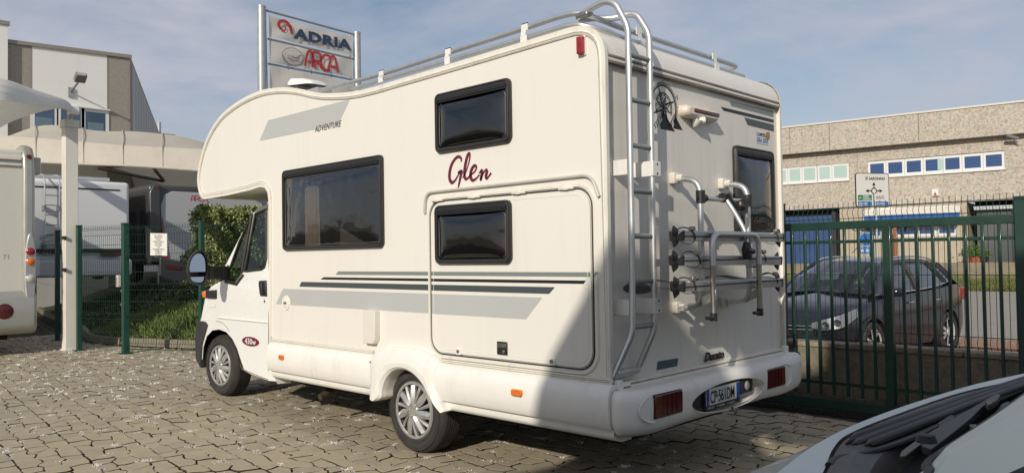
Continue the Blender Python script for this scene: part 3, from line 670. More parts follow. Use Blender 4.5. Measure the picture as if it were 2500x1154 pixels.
# door seams, crease, handle, badge
seam = MB()
def seamline(pts, r=.004, n=4): seam.tube(catmull([Cb(*p, .001) for p in pts], n), r, 5)
seamline([(655, 500), (656, 640), (656, 780), (655, 905)]); seamline([(587, 888), (592, 899), (620, 912), (655, 926)]); seamline([(528, 783), (545, 789), (560, 808)], .003)
seamline([(590, 900), (620, 917), (652, 933)], .003); seamline([(510, 750), (524, 750), (526, 744)], .0015)
seam.build('door_seam', mat('seam_shadow', (0.16, 0.15, 0.13), 0.8), camper)
mb = MB(); mb.tube([Cb(535, 775, -.004), Cb(655, 787, -.004)], .02, 10, ry=.008); mb.build('body_crease', M_cab, camper)
mb = MB(); h = [cxz(*p) for p in ((636, 685), (652, 684), (653, 723), (637, 722))]; mb.prism(h, 1, cy(1.2)-.012, cy(1.2)+.01); dh = mb.build('door_handle', M_blackp, camper, bevel=.006)
mb = MB(); h = [cxz(*p) for p in ((638, 689), (645, 689), (646, 718), (639, 718))]; mb.prism(h, 1, cy(1.2)-.026, cy(1.2)-.01); mb.build('grip', mat('dark_blue_plastic', (.02, .025, .035), .35), dh, bevel=.005)
mb = MB(); p = Cb(646, 735); mb.lathe([(0, .004), (.014, .004), (.016, 0)], p, (0, -1, 0), 12); mb.build('door_lock', M_steel, camper)
bc = Cb(612, 833); mb = MB(); n = 28; mb.add([Vector((bc.x+.185*cos(2*pi*k/n), cy(1)-.003, bc.z+.05*sin(2*pi*k/n)-.0*cos(2*pi*k/n))) for k in range(n)], [tuple(range(n))]); mb.build('model_badge', mat('badge_wine', (0.17, 0.015, 0.035), 0.35), camper, smooth=0)
text('430w', 'badge_lettering', M_white, camper, lambda u, v: Vector((bc.x+u, cy(1)-.005, bc.z-.028+v)), .085, off=.001, align='CENTER', sx=1.25)
# interior
mb = MB(); mb.box((-7.62, 4.45, .8), (-7.48, 4.95, 1.55)); mb.box((-7.6, 4.57, 1.55), (-7.5, 4.82, 1.80)); mb.box((-7.62, 5.25, .8), (-7.48, 5.75, 1.55)); mb.box((-8.5, 4.25, 1.0), (-8.15, 5.9, 1.36)); mb.box((-8.95, 4.3, .7), (-8.5, 5.85, .9)); mb.build('cab_seats', M_int, camper, bevel=.04)
mb = MB(); c_ = Vector((-7.98, 4.62, 1.40)); aa = Vector((.8, 0, .6)); mb.tube([c_+(Vector((0, 1, 0))*cos(t)+aa.cross(Vector((0, 1, 0))).normalized()*sin(t))*.2 for t in [2*pi*k/20 for k in range(20)]], .014, 8, closed=True); mb.build('steering_wheel', M_blackp, camper)
# mirror
XM = -8.22
def mp_(px, py, d=0): return Bk(px, py, XM+d)
outm = [(482, 614), (496, 613), (505, 630), (506, 660), (501, 688), (490, 695), (470, 690), (462, 672), (461, 650), (468, 628)]
cm = sum((mp_(*p) for p in outm), Vector())/len(outm)
ol = catmull([mp_(*p) for p in outm], 4, True); mb = MB(); n = len(ol)
R1 = [cm+(p-cm)*1.05+Vector((0, 0, 0)) for p in ol]; R2 = [cm+(p-cm)*1.0+Vector((-.06, 0, 0)) for p in ol]; R3 = [cm+(p-cm)*.6+Vector((-.11, 0, 0)) for p in ol]; R0 = [cm+(p-cm)*.92+Vector((.002, 0, 0)) for p in ol]; R00 = [cm+(p-cm)*.90+Vector((-.01, 0, 0)) for p in ol]
for a, b in ((R00, R0), (R0, R1), (R1, R2), (R2, R3)): strip(mb, a, b, True)
mb.add(R3, [tuple(range(n))]); mr = mb.build('mirror', M_blackp, camper, smooth=60)
def clipz(l, zc, keep_hi):
    o = []
    for i in range(len(l)):
        a, b = l[i], l[(i+1) % len(l)]; ia = (a.z > zc) == keep_hi; ib = (b.z > zc) == keep_hi
        if ia: o.append(a)
        if ia != ib: o.append(a+(b-a)*((zc-a.z)/(b.z-a.z)))
    return o
M_mir = mat('mirror_glass', (0.62, 0.63, 0.63), 0.05, metal=1.0)
zc = mp_(480, 672).z; tilt = lambda l: [Vector((p.x-.008+.0*(p.z-zc), p.y, p.z)) for p in l]
for hi, o_ in ((True, .012), (False, -.012)):
    l = clipz(R00, zc+o_, hi); c2 = sum(l, Vector())/len(l); l = [c2+(p-c2)*.84+Vector((0, -.008, .004)) for p in l]; l = [Vector((p.x+.006-(p.z-c2.z)*.14+(p.y-c2.y)*.30, p.y, p.z)) for p in l]; mb = MB(); mb.add(l, [tuple(range(len(l)))]); mb.build('mirror_glass', M_mir, mr, smooth=0)
a = mp_(503, 665, -.03); b = Cb(560, 667); mb = MB(); d = b-a
mb.add([a+Vector((0, 0, s*.075))+Vector((o_, 0, 0)) for s in (-1, 1) for o_ in (-.03, .02)]+[b+Vector((0, 0, s*.068))+Vector((o_, 0, 0)) for s in (-1, 1) for o_ in (-.03, .02)], [(0, 1, 3, 2), (4, 5, 7, 6), (0, 1, 5, 4), (2, 3, 7, 6), (0, 2, 6, 4), (1, 3, 7, 5)])
mb.build('mirror_arm', M_rubber, camper, bevel=.01)
mb = MB()
for k in (.12, .17, .22, .72, .77, .82):
    p = a+d*k; mb.box((p.x-.02, p.y-.006, p.z-.078), (p.x+.03, p.y+.006, p.z+.078))
mb.build('arm_rib', M_blackp, camper)
# wing indicator
mb = MB(); P_ = [Cb(*p, .0) for p in ((507, 709), (530, 707), (530, 728), (508, 727))]; mb.add([p+Vector((0, -.03, 0)) for p in P_]+[p+Vector((0, .02, 0)) for p in P_], [(0, 1, 2, 3), (0, 1, 5, 4), (1, 2, 6, 5), (2, 3, 7, 6), (3, 0, 4, 7)]); ind = mb.build('wing_indicator', M_blackp, camper, bevel=.008)
mb = MB(); P_ = [Cb(*p, .0) for p in ((497, 711), (506, 709), (507, 727), (499, 725))]; mb.add([p+Vector((0, -.027, 0)) for p in P_]+[p+Vector((0, .02, 0)) for p in P_], [(0, 1, 2, 3), (0, 1, 5, 4), (1, 2, 6, 5), (2, 3, 7, 6), (3, 0, 4, 7)]); mb.build('indicator_lens', M_orange, ind, bevel=.008)

# ------------------------------------------------------------------ rear bumper
def boolcut(o, cutters):
    bpy.context.view_layer.update(); tmp = []
    for c in cutters:
        t = c.build('cutter_tmp', M_dark, o.parent, smooth=0); tmp.append(t); b = o.modifiers.new('cut', 'BOOLEAN'); b.operation = 'DIFFERENCE'; b.object = t; b.solver = 'EXACT'
    bpy.context.view_layer.update()
    me = bpy.data.meshes.new_from_object(o.evaluated_get(bpy.context.evaluated_depsgraph_get())); o.modifiers.clear(); o.data = me
    for t in tmp: bpy.data.objects.remove(t)
    me.shade_smooth(); me.set_sharp_from_angle(angle=radians(38)); return o
plan = [(-2.902, 3.842, 0), (-2.86, 3.832, 0), (-2.82, 3.85, 0), (-2.79, 3.89, .1), (-2.772, 3.96, .3), (-2.762, 4.15, .7), (-2.755, 4.5, 1), (-2.752, 5.075, 1)]
plan = plan+[(x, 2*CX-y, k) for x, y, k in plan[:-1][::-1]]
plan = [Vector(p) for p in plan]; plan = catmull(plan, 4)
sec = [(.14, .708), (.085, .707), (.042, .700), (.012, .678), (0, .64), (0, .58), (.004, .51), (.016, .45), (.045, .412), (.09, .395), (.2, .395)]
mb = MB(); rows = []
for i, p in enumerate(plan):
    a = plan[max(i-1, 0)]; b = plan[min(i+1, len(plan)-1)]; t = Vector((b.x-a.x, b.y-a.y)).normalized(); nn = Vector((-t.y, t.x))   # inward
    s = (p.y-CX)/1.2; lift = .028*(1-abs(s)**2)*0+.02*(1 if abs(s) < .5 else max(0, 1-(abs(s)-.5)*4))
    row = []
    for d, z in sec:
        dd = d*(.45+.55*max(0, p.z)); q = Vector((p.x+nn.x*dd, p.y+nn.y*dd)); z2 = z+(lift if z < .5 else 0)+(.045 if z < .46 else 0)*(1-max(0, p.z)); row.append(Vector((q.x, q.y, z2)))
    rows.append(row)
for a, b in zip(rows, rows[1:]): strip(mb, a, b)
n = len(rows)
back = [[Vector((min(-2.93, r[0].x), min(max(r[0].y, 3.86), 6.29), r[0].z)), Vector((min(-2.93, r[-1].x), min(max(r[-1].y, 3.86), 6.29), r[-1].z))] for r in rows]
strip(mb, [r[0] for r in rows], [b[0] for b in back]); strip(mb, [r[-1] for r in rows], [b[1] for b in back]); strip(mb, [b[0] for b in back], [b[1] for b in back])
for r, b in ((rows[0], back[0]), (rows[-1], back[-1])): mb.add(r+[b[1], b[0]], [tuple(range(len(r)+2))])
bumper = mb.build('rear_bumper', M_skirt, camper, smooth=60)
bm = bmesh.new(); bm.from_mesh(bumper.data); bmesh.ops.remove_doubles(bm, verts=bm.verts, dist=.0005); bmesh.ops.recalc_face_normals(bm, faces=bm.faces); bm.to_mesh(bumper.data); bm.free()
def ell(yc, zc, ry, rz, x0, x1, n=36, tilt=0):
    return MB().prism([(yc+ry*cos(2*pi*k/n), zc+rz*sin(2*pi*k/n)+tilt*cos(2*pi*k/n)) for k in range(n)], 0, x0, x1)
cuts = [ell(5.03, .542, .51, .098, -2.87, -2.6), MB().box((-2.82, 4.09, .515), (-2.6, 4.41, .665)), MB().box((-2.82, 5.585, .50), (-2.6, 5.885, .652))]
boolcut(bumper, cuts)
FX = -2.757
def tail(y0, y1, z0, z1, lab):
    mb = MB(); mb.prism(rrect(y0+.004, z0+.004, y1-.004, z1-.004, .01), 0, -2.81, FX+.004); o = mb.build('tail_lamp', M_maroon, camper, bevel=.006, label=lab)
    w_ = y1-y0; a = (y0+.006, y0+.006+w_*.2) if y0 < 5 else (y1-.006-w_*.2, y1-.006)
    mb = MB(); mb.box((FX-.02, a[0], z0+.008), (FX+.0065, a[1], z1-.008)); mb.build('amber_section', mat('amber_dark', (0.12, 0.03, 0.01), .2, var=.4, vscale=25, coat=.5), o, bevel=.003)
    mb = MB(); 
    for k in range(1, 4): mb.box((FX, y0+w_*(.25+.17*k), z0+.01), (FX+.007, y0+w_*(.25+.17*k)+.006, z1-.01))
    mb.build('lens_rib', M_maroon, o)
tail(4.09, 4.41, .515, .665, 'left dark red tail lamp with an amber side'); tail(5.585, 5.885, .50, .652, 'right dark red tail lamp')
for yc, sgn, yl in ((4.09, -1, .15), (5.885, 1, .13)):
    pts = [Vector((FX+.001-.02*(abs(sin(t))*0), yc+sgn*yl*cos(t), (.588 if sgn < 0 else .575)+.085*sin(t))) for t in [pi/2-pi*k/16 for k in range(17)]]
    pts = [Vector((p.x-.010*max(0, (abs(p.y-yc)/yl))**2, p.y, p.z)) for p in pts]
    mb = MB(); mb.tube(pts, .0045, 6); mb.build('bumper_ridge', M_skirt, bumper)
mb = MB(); mb.tube([Vector((FX-.003, 5.03+.512*cos(t), .542+.10*sin(t))) for t in [2*pi*k/40 for k in range(40)]], .004, 6, closed=True); mb.build('bumper_ridge', M_skirt, bumper)
mb = MB(); mb.add([Vector((FX+.004, 5.02, .455)), Vector((FX+.004, 5.06, .455)), Vector((FX+.004, 5.045, .425))], [(0, 1, 2)]); mb.build('notch', M_black, bumper, smooth=0)
# number plate
pz, py0, py1 = .5575, 4.715, 5.175
mb = MB(); mb.box((-2.80, py0-.01, pz-.088), (-2.768, py1+.01, pz+.072)); pf = mb.build('plate_holder', M_blackp, camper, bevel=.006)
mb = MB(); mb.box((-2.775, py0, pz-.055), (-2.764, py1, pz+.058)); npl = mb.build('number_plate', mat('plate_white', (0.62, 0.62, 0.58), 0.35), pf, bevel=.003)
mb = MB(); mb.box((-2.766, py0+.002, pz-.053), (-2.7625, py0+.035, pz+.056)); mb.box((-2.766, py1-.05, pz-.053), (-2.7625, py1-.002, pz+.056)); mb.build('plate_band', M_blue, pf)
text('CP·561DM', 'plate_lettering', M_ink, pf, lambda u, v: Vector((-2.7615, py0+.045+u, pz-.040+v)), .115, off=.0012, sx=.66, spacing=.98)
text('I', 'plate_lettering', M_white, pf, lambda u, v: Vector((-2.7615, py0+.013+u, pz-.045+v)), .035)
text('GIRA GIRA      Tel. 029609256      www.giragira.it', 'plate_lettering', M_white, pf, lambda u, v: Vector((-2.7675, py0+.02+u, pz-.078+v)), .021, sx=.86)
mb = MB(); mb.prism(rrect(4.53, .505, 4.715, .585, .03), 0, -2.87, -2.79); mb.build('plate_backing', M_blackp, camper, bevel=.01)
mb = MB(); mb.prism(rrect(5.215, .51, 5.40, .62, .02), 0, -2.86, -2.775); lb = mb.build('plate_lamp', M_blackp, camper, bevel=.015)
mb = MB(); mb.lathe([(0, .012), (.022, .010), (.034, 0)], (-2.774, 5.30, .57), (1, 0, 0), 16); mb.build('lamp_lens', mat('clear_lens', (.35, .34, .33), .15, coat=.6), lb)

# ------------------------------------------------------------------ back wall details
DX = X0+.0015
def rdec(name, pts, m, d=.0015, label=None, par=None):
    mb = MB(); mb.add([Vector((X0+d, a, b)) for a, b in pts], [tuple(range(len(pts)))]); return mb.build(name, m, par or camper, smooth=0, label=label)
rdec('stripe', [(5.505, 2.655), (6.215, 2.651), (6.215, 2.700), (5.478, 2.690)], M_sage); rdec('stripe', [(5.385, 2.603), (6.215, 2.603), (6.215, 2.630), (5.345, 2.628)], M_black); rdec('stripe', [(5.76, 2.535), (6.215, 2.531), (6.215, 2.588), (5.708, 2.590)], M_slate)
rdec('stripe', [(4.415, .763), (4.668, .763), (4.685, .816), (4.432, .820)], mat('sticker_teal', (0.045, 0.095, 0.115), 0.4), label='blue green sticker above the bottom trim')
# wavy ribbon decals
for w0, zc, am, ph, xa, xb, wd in ((.0, 1.345, .018, 0, 4.1, 6.1, .028), (.0, 1.315, .02, 1.6, 4.15, 6.15, .02)):
    mb = MB(); pts = [Vector((xa+(xb-xa)*k/40, zc+am*sin(ph+k*.35))) for k in range(41)]; ribbon(mb, pts, [max(.002, wd*sin(pi*k/40)**.5*(.6+.4*sin(k*.5+ph))) for k in range(41)], lambda u, v: Vector((X0+.002+ph*.0005, u, v))); mb.build('stripe', M_sage if ph else M_slate, camper, smooth=0)
mb = MB(); n = 24; mb.add([Vector((X0+.0025, 4.22+.16*cos(2*pi*k/n), 1.31+.035*sin(2*pi*k/n)-.008*cos(2*pi*k/n))) for k in range(n)], [tuple(range(n))]); mb.build('stripe', M_slate, camper, smooth=0)
text('Ducato', 'lettering', M_ink, camper, lambda u, v: Vector((X0+.012, 5.008+u, .757+v-.0*u)), .092, shear=.35, off=.0008, spacing=.98, depth=.008)
text('CAMPER', 'lettering', mat('ink_grey', (.03, .03, .035), .5), camper, lambda u, v: Vector((X0+.002, 5.905+u, 2.468+v)), .040, off=.0006, sx=.98)
text('GIRA GIRA', 'lettering', mat('sticker_blue', (.03, .18, .45), .4), camper, lambda u, v: Vector((X0+.002, 5.905+u, 2.420+v)), .052, off=.0012, sx=.80)
text('VENDITA E NOLEGGIO CAMPER', 'lettering', mat('sticker_blue', (.03, .18, .45), .4), camper, lambda u, v: Vector((X0+.002, 5.905+u, 2.402+v)), .014, sx=.98)
rdec('butterfly', [(6.06, 2.476), (6.075, 2.50), (6.11, 2.512), (6.135, 2.505), (6.13, 2.47), (6.11, 2.452), (6.09, 2.455)], mat('butterfly_orange', (.45, .20, .03), .4, var=.4, vscale=60))
rdec('butterfly', [(6.055, 2.472), (6.072, 2.502), (6.11, 2.516), (6.14, 2.508), (6.134, 2.466), (6.11, 2.447), (6.088, 2.450)], M_ink, d=.001)
# compass rose sticker
cyy, czz = 4.568, 2.527
mb = MB(); F = lambda u, v: Vector((X0+.0018, u, v))
def arc(r, a0, a1, wd, n=48): ribbon(mb, [Vector((cyy+r*cos(a0+(a1-a0)*k/n), czz+r*sin(a0+(a1-a0)*k/n))) for k in range(n+1)], wd, F)
arc(.148, -.35, pi+.35, .010); arc(.098, -.5, pi+.6, .008); arc(.083, -.4, pi+.5, .005); arc(.062, 0, pi, .0025, 24)
for k in range(56):
    a = -.55+(pi+1.1)*k/55; r1 = .182 if k % 7 == 0 else .172; ribbon(mb, [Vector((cyy+r*cos(a), czz+r*sin(a))) for r in (.152, r1)], .0055, F)
for k in range(10):
    a = -.3+(pi+.6)*k/9; ribbon(mb, [Vector((cyy+r*cos(a), czz+r*sin(a))) for r in (.087, .094)], .008, F)
for k in range(8):
    a = pi/2+.42+k*pi/4; R = .145 if k % 2 == 0 else .085; c_ = Vector((cyy, czz)); tip = c_+Vector((cos(a), sin(a)))*R; s1 = c_+Vector((cos(a+.55), sin(a+.55)))*.036
    mb.add([F(*c_), F(*tip), F(*s1)], [(0, 1, 2)]); s2 = c_+Vector((cos(a-.55), sin(a-.55)))*.028; ribbon(mb, [c_, s2, tip], .0045, F)
rgm = random.Random(3)
def mount(px0, pxt, px1, zb, zt):
    for s in range(7):
        t0 = s/7; a = Vector((pxt+(px0-pxt)*(t0*1.0), zt+(zb-zt)*t0)); b = Vector((pxt+(px0-pxt)*(t0+.05), zb+rgm.uniform(0, .02)))
    pts = [(pxt, zt)]
    L1 = [(pxt+(px1-pxt)*t, zt+(zb-zt)*t) for t in (0, .2, .4, .6, .8, 1)]; jag = [(pxt+(px1-pxt)*t*-.25+rgm.uniform(-.012, .012), zt+(zb-zt)*(t*.9+.1)) for t in (1, .82, .65, .45, .25)]
    poly = L1+jag; vs, fs = holed(poly, [], F); mb.add(vs, fs)
    for k in range(5):
        t = .15+.17*k; a = Vector((pxt+(px0-pxt)*t, zt+(zb-zt)*t)); d = Vector((rgm.uniform(-.0, .02), -rgm.uniform(.03, .05))); ribbon(mb, [a, a+d*.5+Vector((.006, 0)), a+d], [.004, .010, .002], F)
    ribbon(mb, [Vector((px0, zb)), Vector((pxt, zt))], .004, F)
mount(4.43, 4.555, 4.70, 2.375, 2.505); mount(4.62, 4.70, 4.80, 2.395, 2.495)
mb.build('compass_sticker', M_ink, camper, smooth=0, label='black compass rose sticker over mountain peaks')
text('N', 'sticker_lettering', M_ink, camper, lambda u, v: Vector((X0+.002, 4.475+u*.9-v*.35, 2.715+v+u*.4)), .05); text('E', 'sticker_lettering', M_ink, camper, lambda u, v: Vector((X0+.002, 4.735+u*.9-v*.2, 2.60+v+u*.3)), .042)
text('SE', 'sticker_lettering', M_ink, camper, lambda u, v: Vector((X0+.002, 4.745+u, 2.54+v)), .018); text('10   20', 'sticker_lettering', M_ink, camper, lambda u, v: Vector((X0+.002, 4.575+u, 2.712+v)), .018)
# high-level lamp
mb = MB(); pr = rrect(4.75, 2.482, 5.20, 2.568, .043, 8)
f2 = lambda l, d, c=(4.975, 2.525), k=1: [Vector((X0+d, c[0]+(a-c[0])*(1-(1-k)*.25), c[1]+(b-c[1])*k)) for a, b in l]
strip(mb, f2(pr, 0), f2(pr, .035), True); strip(mb, f2(pr, .035), f2(pr, .065, k=.8), True); strip(mb, f2(pr, .065, k=.8), f2(pr, .075, k=.5), True); e = f2(pr, .075, k=.5); mb.add(e, [tuple(range(len(e)))])
bl = mb.build('high_brake_lamp', mat('cream_plastic', (0.74, 0.67, 0.55), 0.4, var=.05, vscale=8), camper, smooth=50)
mb = MB(); mb.box((X0+.065, 4.84, 2.518), (X0+.083, 5.18, 2.545)); mb.build('lens', M_maroon, bl, bevel=.006)
mb = MB(); mb.tube([Vector((X0, 4.935, 2.43)), Vector((X0+.03, 4.93, 2.452)), Vector((X0+.05, 4.93, 2.485))], [.012, .03, .04], 12); mb.tube([Vector((X0+.05, 4.94, 2.47)), Vector((X0+.08, 4.97, 2.475))], .024, 14); mb.build('lamp_mount', M_bracket, camper)

# ------------------------------------------------------------------ ladder
lad = []
def LP(y, l): return [Vector((x, y+dy, z)) for x, dy, z in l]
XL = X0+.135
mb = MB(); r1 = roundpath([(XL-.105, 3.905, .785), (XL, 3.965, 1.05), (XL, 3.975, 1.35), (XL, 3.98, 2.93), (XL-.09, 3.975, 3.10), (XL-.17, 3.97, 3.128), (XL-.33, 3.975, 3.10), (XL-.40, 3.98, 3.072)], .05, 5)
ld = mb.tube(r1, .0175, 10, ry=.0215).build('ladder', M_alu, camper, smooth=60)
r2 = roundpath([(XL-.105, 4.145, .785), (XL, 4.20, 1.05), (XL, 4.205, 1.35), (XL, 4.21, 2.93), (XL-.085, 4.205, 3.07), (XL-.14, 4.20, 3.09), (XL-.26, 4.16, 3.075), (XL-.34, 4.09, 3.085), (XL-.42, 4.02, 3.075)], .05, 5)
MB().tube(r2, .0175, 10, ry=.0215).build('ladder_rail', M_alu, ld, smooth=60)
for k, z in enumerate((2.762, 2.484, 2.201, 1.921, 1.643, 1.364, 1.087)):
    y_ = 3.98-.003*k if z < 2.9 else 3.98; y_ -= .0 if z > 1.3 else .004
    MB().tube([Vector((XL, y_+.012, z)), Vector((XL, y_+.215, z))], .0145, 8, ry=.017).build('rung', M_steel if 0 else mat('grey_rung', (0.30, 0.32, 0.32), .45, metal=.5), ld, smooth=50)
mb = MB(); mb.box((X0+.01, 3.91, .80), (X0+.075, 4.14, .82)); mb.box((X0+.01, 3.91, .775), (X0+.05, 4.14, .80)); mb.build('bottom_step', M_alu, ld, bevel=.004)
for z, in ((2.07,), (1.205,)):
    for y_, w_ in ((3.955, .0), (4.125, .0)):
        yy = Bk(1495.8 if y_ < 4 else 1543, 430, X0).y if z > 2 else Bk(1500 if y_ < 4 else 1546, 745, X0).y
        mb = MB(); mb.box((X0, yy-.003, z-.048), (X0+.004, yy+.03, z+.048)); mb.box((X0, yy, z-.048), (XL+.018, yy+.004, z+.048)); br = mb.build('ladder_bracket', M_bracket, ld, bevel=.002)
        if y_ > 4:
            mb = MB(); mb.box((XL+.012, yy, z-.048), (XL+.026, yy+.09, z+.048)); mb.build('clamp_plate', M_bracket, ld, bevel=.004)
            mb = MB(); [mb.lathe([(0, .004), (.006, .003), (.008, 0)], (XL+.026, yy+.05, z+s), (1, 0, 0), 8) for s in (-.03, .03)]; mb.build('bolt', M_rubber, ld)

# ------------------------------------------------------------------ roof rails
ru = [(-6.25, 3.96, 3.075), (-5.3, 3.96, 3.065), (-4.46, 3.965, 3.085), (-3.66, 3.97, 3.105), (-3.35, 3.975, 3.115), (-3.20, 3.985, 3.10), (-3.11, 4.06, 3.06), (-3.10, 4.4, 3.045), (-3.10, 5.45, 3.045), (-3.10, 5.82, 3.045), (-3.14, 5.90, 3.045), (-3.22, 5.91, 3.045), (-3.4, 5.91, 3.03)]
rl = [(-5.72, 3.965, 3.005), (-5.26, 3.965, 3.015), (-4.46, 3.97, 3.025), (-3.66, 3.975, 3.035), (-3.30, 3.98, 3.04), (-3.17, 4.0, 3.015), (-3.09, 4.12, 2.985), (-3.075, 4.35, 2.965), (-3.075, 5.41, 2.965), (-3.075, 5.93, 2.965)]
rr_ = MB().tube(catmull(ru, 5), .019, 10).build('roof_rail', M_alu, camper, smooth=60)
MB().tube(catmull(rl, 5), .019, 10).build('lower_rail', M_alu, rr_, smooth=60)
for (x, y, zt, zb, ax) in ((-5.28, 3.96, 3.065, 3.0, 0), (-4.45, 3.965, 3.088, 3.0, 0), (-3.66, 3.97, 3.105, 3.0, 0), (-3.09, 4.45, 3.047, 2.94, 1), (-3.09, 5.46, 3.047, 2.94, 1)):
    mb = MB(); s = .03
    if ax == 0:
        mb.box((x-s, y-.026, zt-.028), (x+s, y-.018, zt+.024)); mb.box((x-s-.01, y-.026, zb-.01), (x+s-.01, y-.018, zb+.045)); mb.add([(x-s, y-.027, zt-.02), (x+s*.6, y-.027, zt-.02), (x+s*.5-.01, y-.027, zb+.04), (x-s-.005, y-.027, zb+.04)], [(0, 1, 2, 3)])
        mb.box((x-s, y-.026, zt+.018), (x+s, y+.03, zt+.024))
    else:
        mb.box((x+.02, y-s, zt-.026), (x+.027, y+s, zt+.024)); mb.box((x+.03, y-s+.02, zb-.005), (x+.037, y+s+.02, zb+.05)); mb.add([(x+.03, y-s, zt-.02), (x+.03, y+s*.7, zt-.02), (x+.035, y+s+.01, zb+.04), (x+.035, y-s+.02, zb+.04)], [(0, 1, 2, 3)])
    mb.build('rail_bracket', M_bracket, rr_, smooth=0)
mb = MB(); mb.box((-3.22, 3.955, 3.065), (-3.12, 4.03, 3.10)); mb.build('hinge_joint', M_steel, rr_, bevel=.01)
# open roof vent
vy = 4.35; a = Sd(722, 212, vy); b = Sd(780, 212, vy)
mb = MB(); xc = (a.x+b.x)/2; zt = Sd(745, 205, vy).z
lid = rrect(a.x, vy-.12, b.x, vy+.12, .06); L0 = [Vector((p[0], p[1], zt-.03+(p[0]-xc)*-.10)) for p in lid]; L1 = [Vector((p[0], p[1], zt+.0+(p[0]-xc)*-.12)) for p in lid]; L2 = [Vector((xc+(p[0]-xc)*.7-.05, vy+(p[1]-vy)*.7, zt+.045+(p[0]-xc)*-.12)) for p in lid]
strip(mb, L0, L1, True); strip(mb, L1, L2, True); mb.add(L2, [tuple(range(len(L2)))]); rv = mb.build('roof_vent', M_white, camper, smooth=50)
mb = MB(); mb.add([p+Vector((0, 0, -.002)) for p in L0], [tuple(range(len(L0)))]); mb.build('vent_underside', M_blackp, rv, smooth=0)
mb = MB(); mb.box((a.x+.1, vy-.08, 2.9), (a.x+.16, vy+.08, zt-.02)); mb.box((b.x-.1, vy-.08, 2.9), (b.x+.1, vy+.08, zt-.10)); mb.build('vent_base', mat('vent_grey', (.3, .3, .3), .5), rv)

# ------------------------------------------------------------------ bike rack
rack = None
def upright(y, yl, first):
    global rack
    s = .215; m_ = M_alu
    pts = roundpath([(X0+.02, y, 2.045), (X0+s, y, 2.02), (X0+s, y, 1.17), (X0+.02, y-.01, 1.165)], .11, 7)
    o = MB().tube(pts, .020, 12).build('bike_rack' if first else 'upright_tube', m_, camper if first else rack, smooth=60)
    if first: rack = o
    for z_ in (2.045, 1.165):
        mb = MB(); mb.prism(rrect(y-.045, z_-.04, y+.035, z_+.04, .015), 0, X0, X0+.045); mb.tube([(X0+.04, y, z_), (X0+.085, y, z_)], .027, 12); mb.build('wall_mount', mat('beige_mount', (.72, .68, .6), .45), rack, bevel=.008)
upright(4.655, 4.64, True); upright(5.312, 5.31, False)
s = .215
MB().tube([(X0+s, 4.66, 1.90), (X0+s, 5.31, 1.90)], .017, 10).build('cross_bar', M_alu, rack)
for y_ in (4.66, 5.312):
    mb = MB(); mb.tube([(X0+s, y_, 1.865), (X0+s, y_, 1.95)], .031, 12); mb.tube([(X0+s, y_-.0, 1.90), (X0+s, y_+(.06 if y_ < 5 else -.06), 1.90)], .026, 10); mb.tube([(X0+s, y_-.05, 1.897), (X0+s, y_, 1.897)], .006, 6); mb.build('clamp', M_blackp, rack)
# channels
XC = X0+.315
def bk(px, py, x=XC): return Bk(px, py, x)
chan = [((1646, 577), (1902, 581)), ((1645, 637), (1898, 637)), ((1648, 701), (1900, 690))]
for (p0, p1) in chan:
    A = bk(*p0); B = bk(*p1); A.x = B.x = XC; hh = .030
    mb = MB(); prf = [(-.045, .036), (-.020, .014), (.020, .014), (.045, .036), (.050, .028), (.046, -.028), (-.046, -.028), (-.050, .028)]
    a2 = A+Vector((0, .035, 0)); b2 = B-Vector((0, .035, 0))
    la = [a2+Vector((u, 0, v)) for u, v in prf]; lb_ = [b2+Vector((u, 0, v)) for u, v in prf]; strip(mb, la, lb_, True)
    ch = mb.build('wheel_channel', mat('channel_aluminium', (.50, .51, .51), .35, metal=.7, var=.05, vscale=10), rack, smooth=20)
    mb = MB(); mb.box((XC+.049, a2.y, A.z-.004), (XC+.052, b2.y, A.z+.004)); mb.build('channel_groove', M_rubber, ch)
    for e, sg in ((A, -1), (B, 1)):
        mb = MB(); base = e-Vector((0, sg*.04, 0)); q = [base+Vector((u*1.05, 0, v*1.05)) for u, v in prf]; q2 = [e+Vector((u*1.0, -sg*.018, v*.9)) for u, v in prf]; strip(mb, q, q2, True); mb.add(q2, [tuple(range(8))])
        for sv_ in (1, -1): mb.tube([e+Vector((0, -sg*.03, sv_*.018)), e+Vector((0, -sg*.005, sv_*.032)), e+Vector((0, sg*.020, sv_*.041))], [.010, .007, .003], 8, ry=.030)
        mb.build('end_cap', M_blackp, ch, smooth=0)
    for off in (.13, 1.27) if p0[1] != 637 else (.20, 1.10):
        c_ = A+Vector((0, off*(B.y-A.y)/1.42, .0)); mb = MB()
        mb.tube([c_+Vector((.056*cos(t), .034*cos(t+1.0), .052*sin(t)+.006)) for t in [2*pi*k/20 for k in range(20)]], .0022, 5, closed=True, ry=.006); mb.build('wheel_strap', M_blackp, ch)
        mb = MB(); mb.box((c_.x+.035, c_.y-.02, c_.z+.035), (c_.x+.062, c_.y+.02, c_.z+.062)); mb.build('strap_buckle', M_steel, ch, bevel=.004)
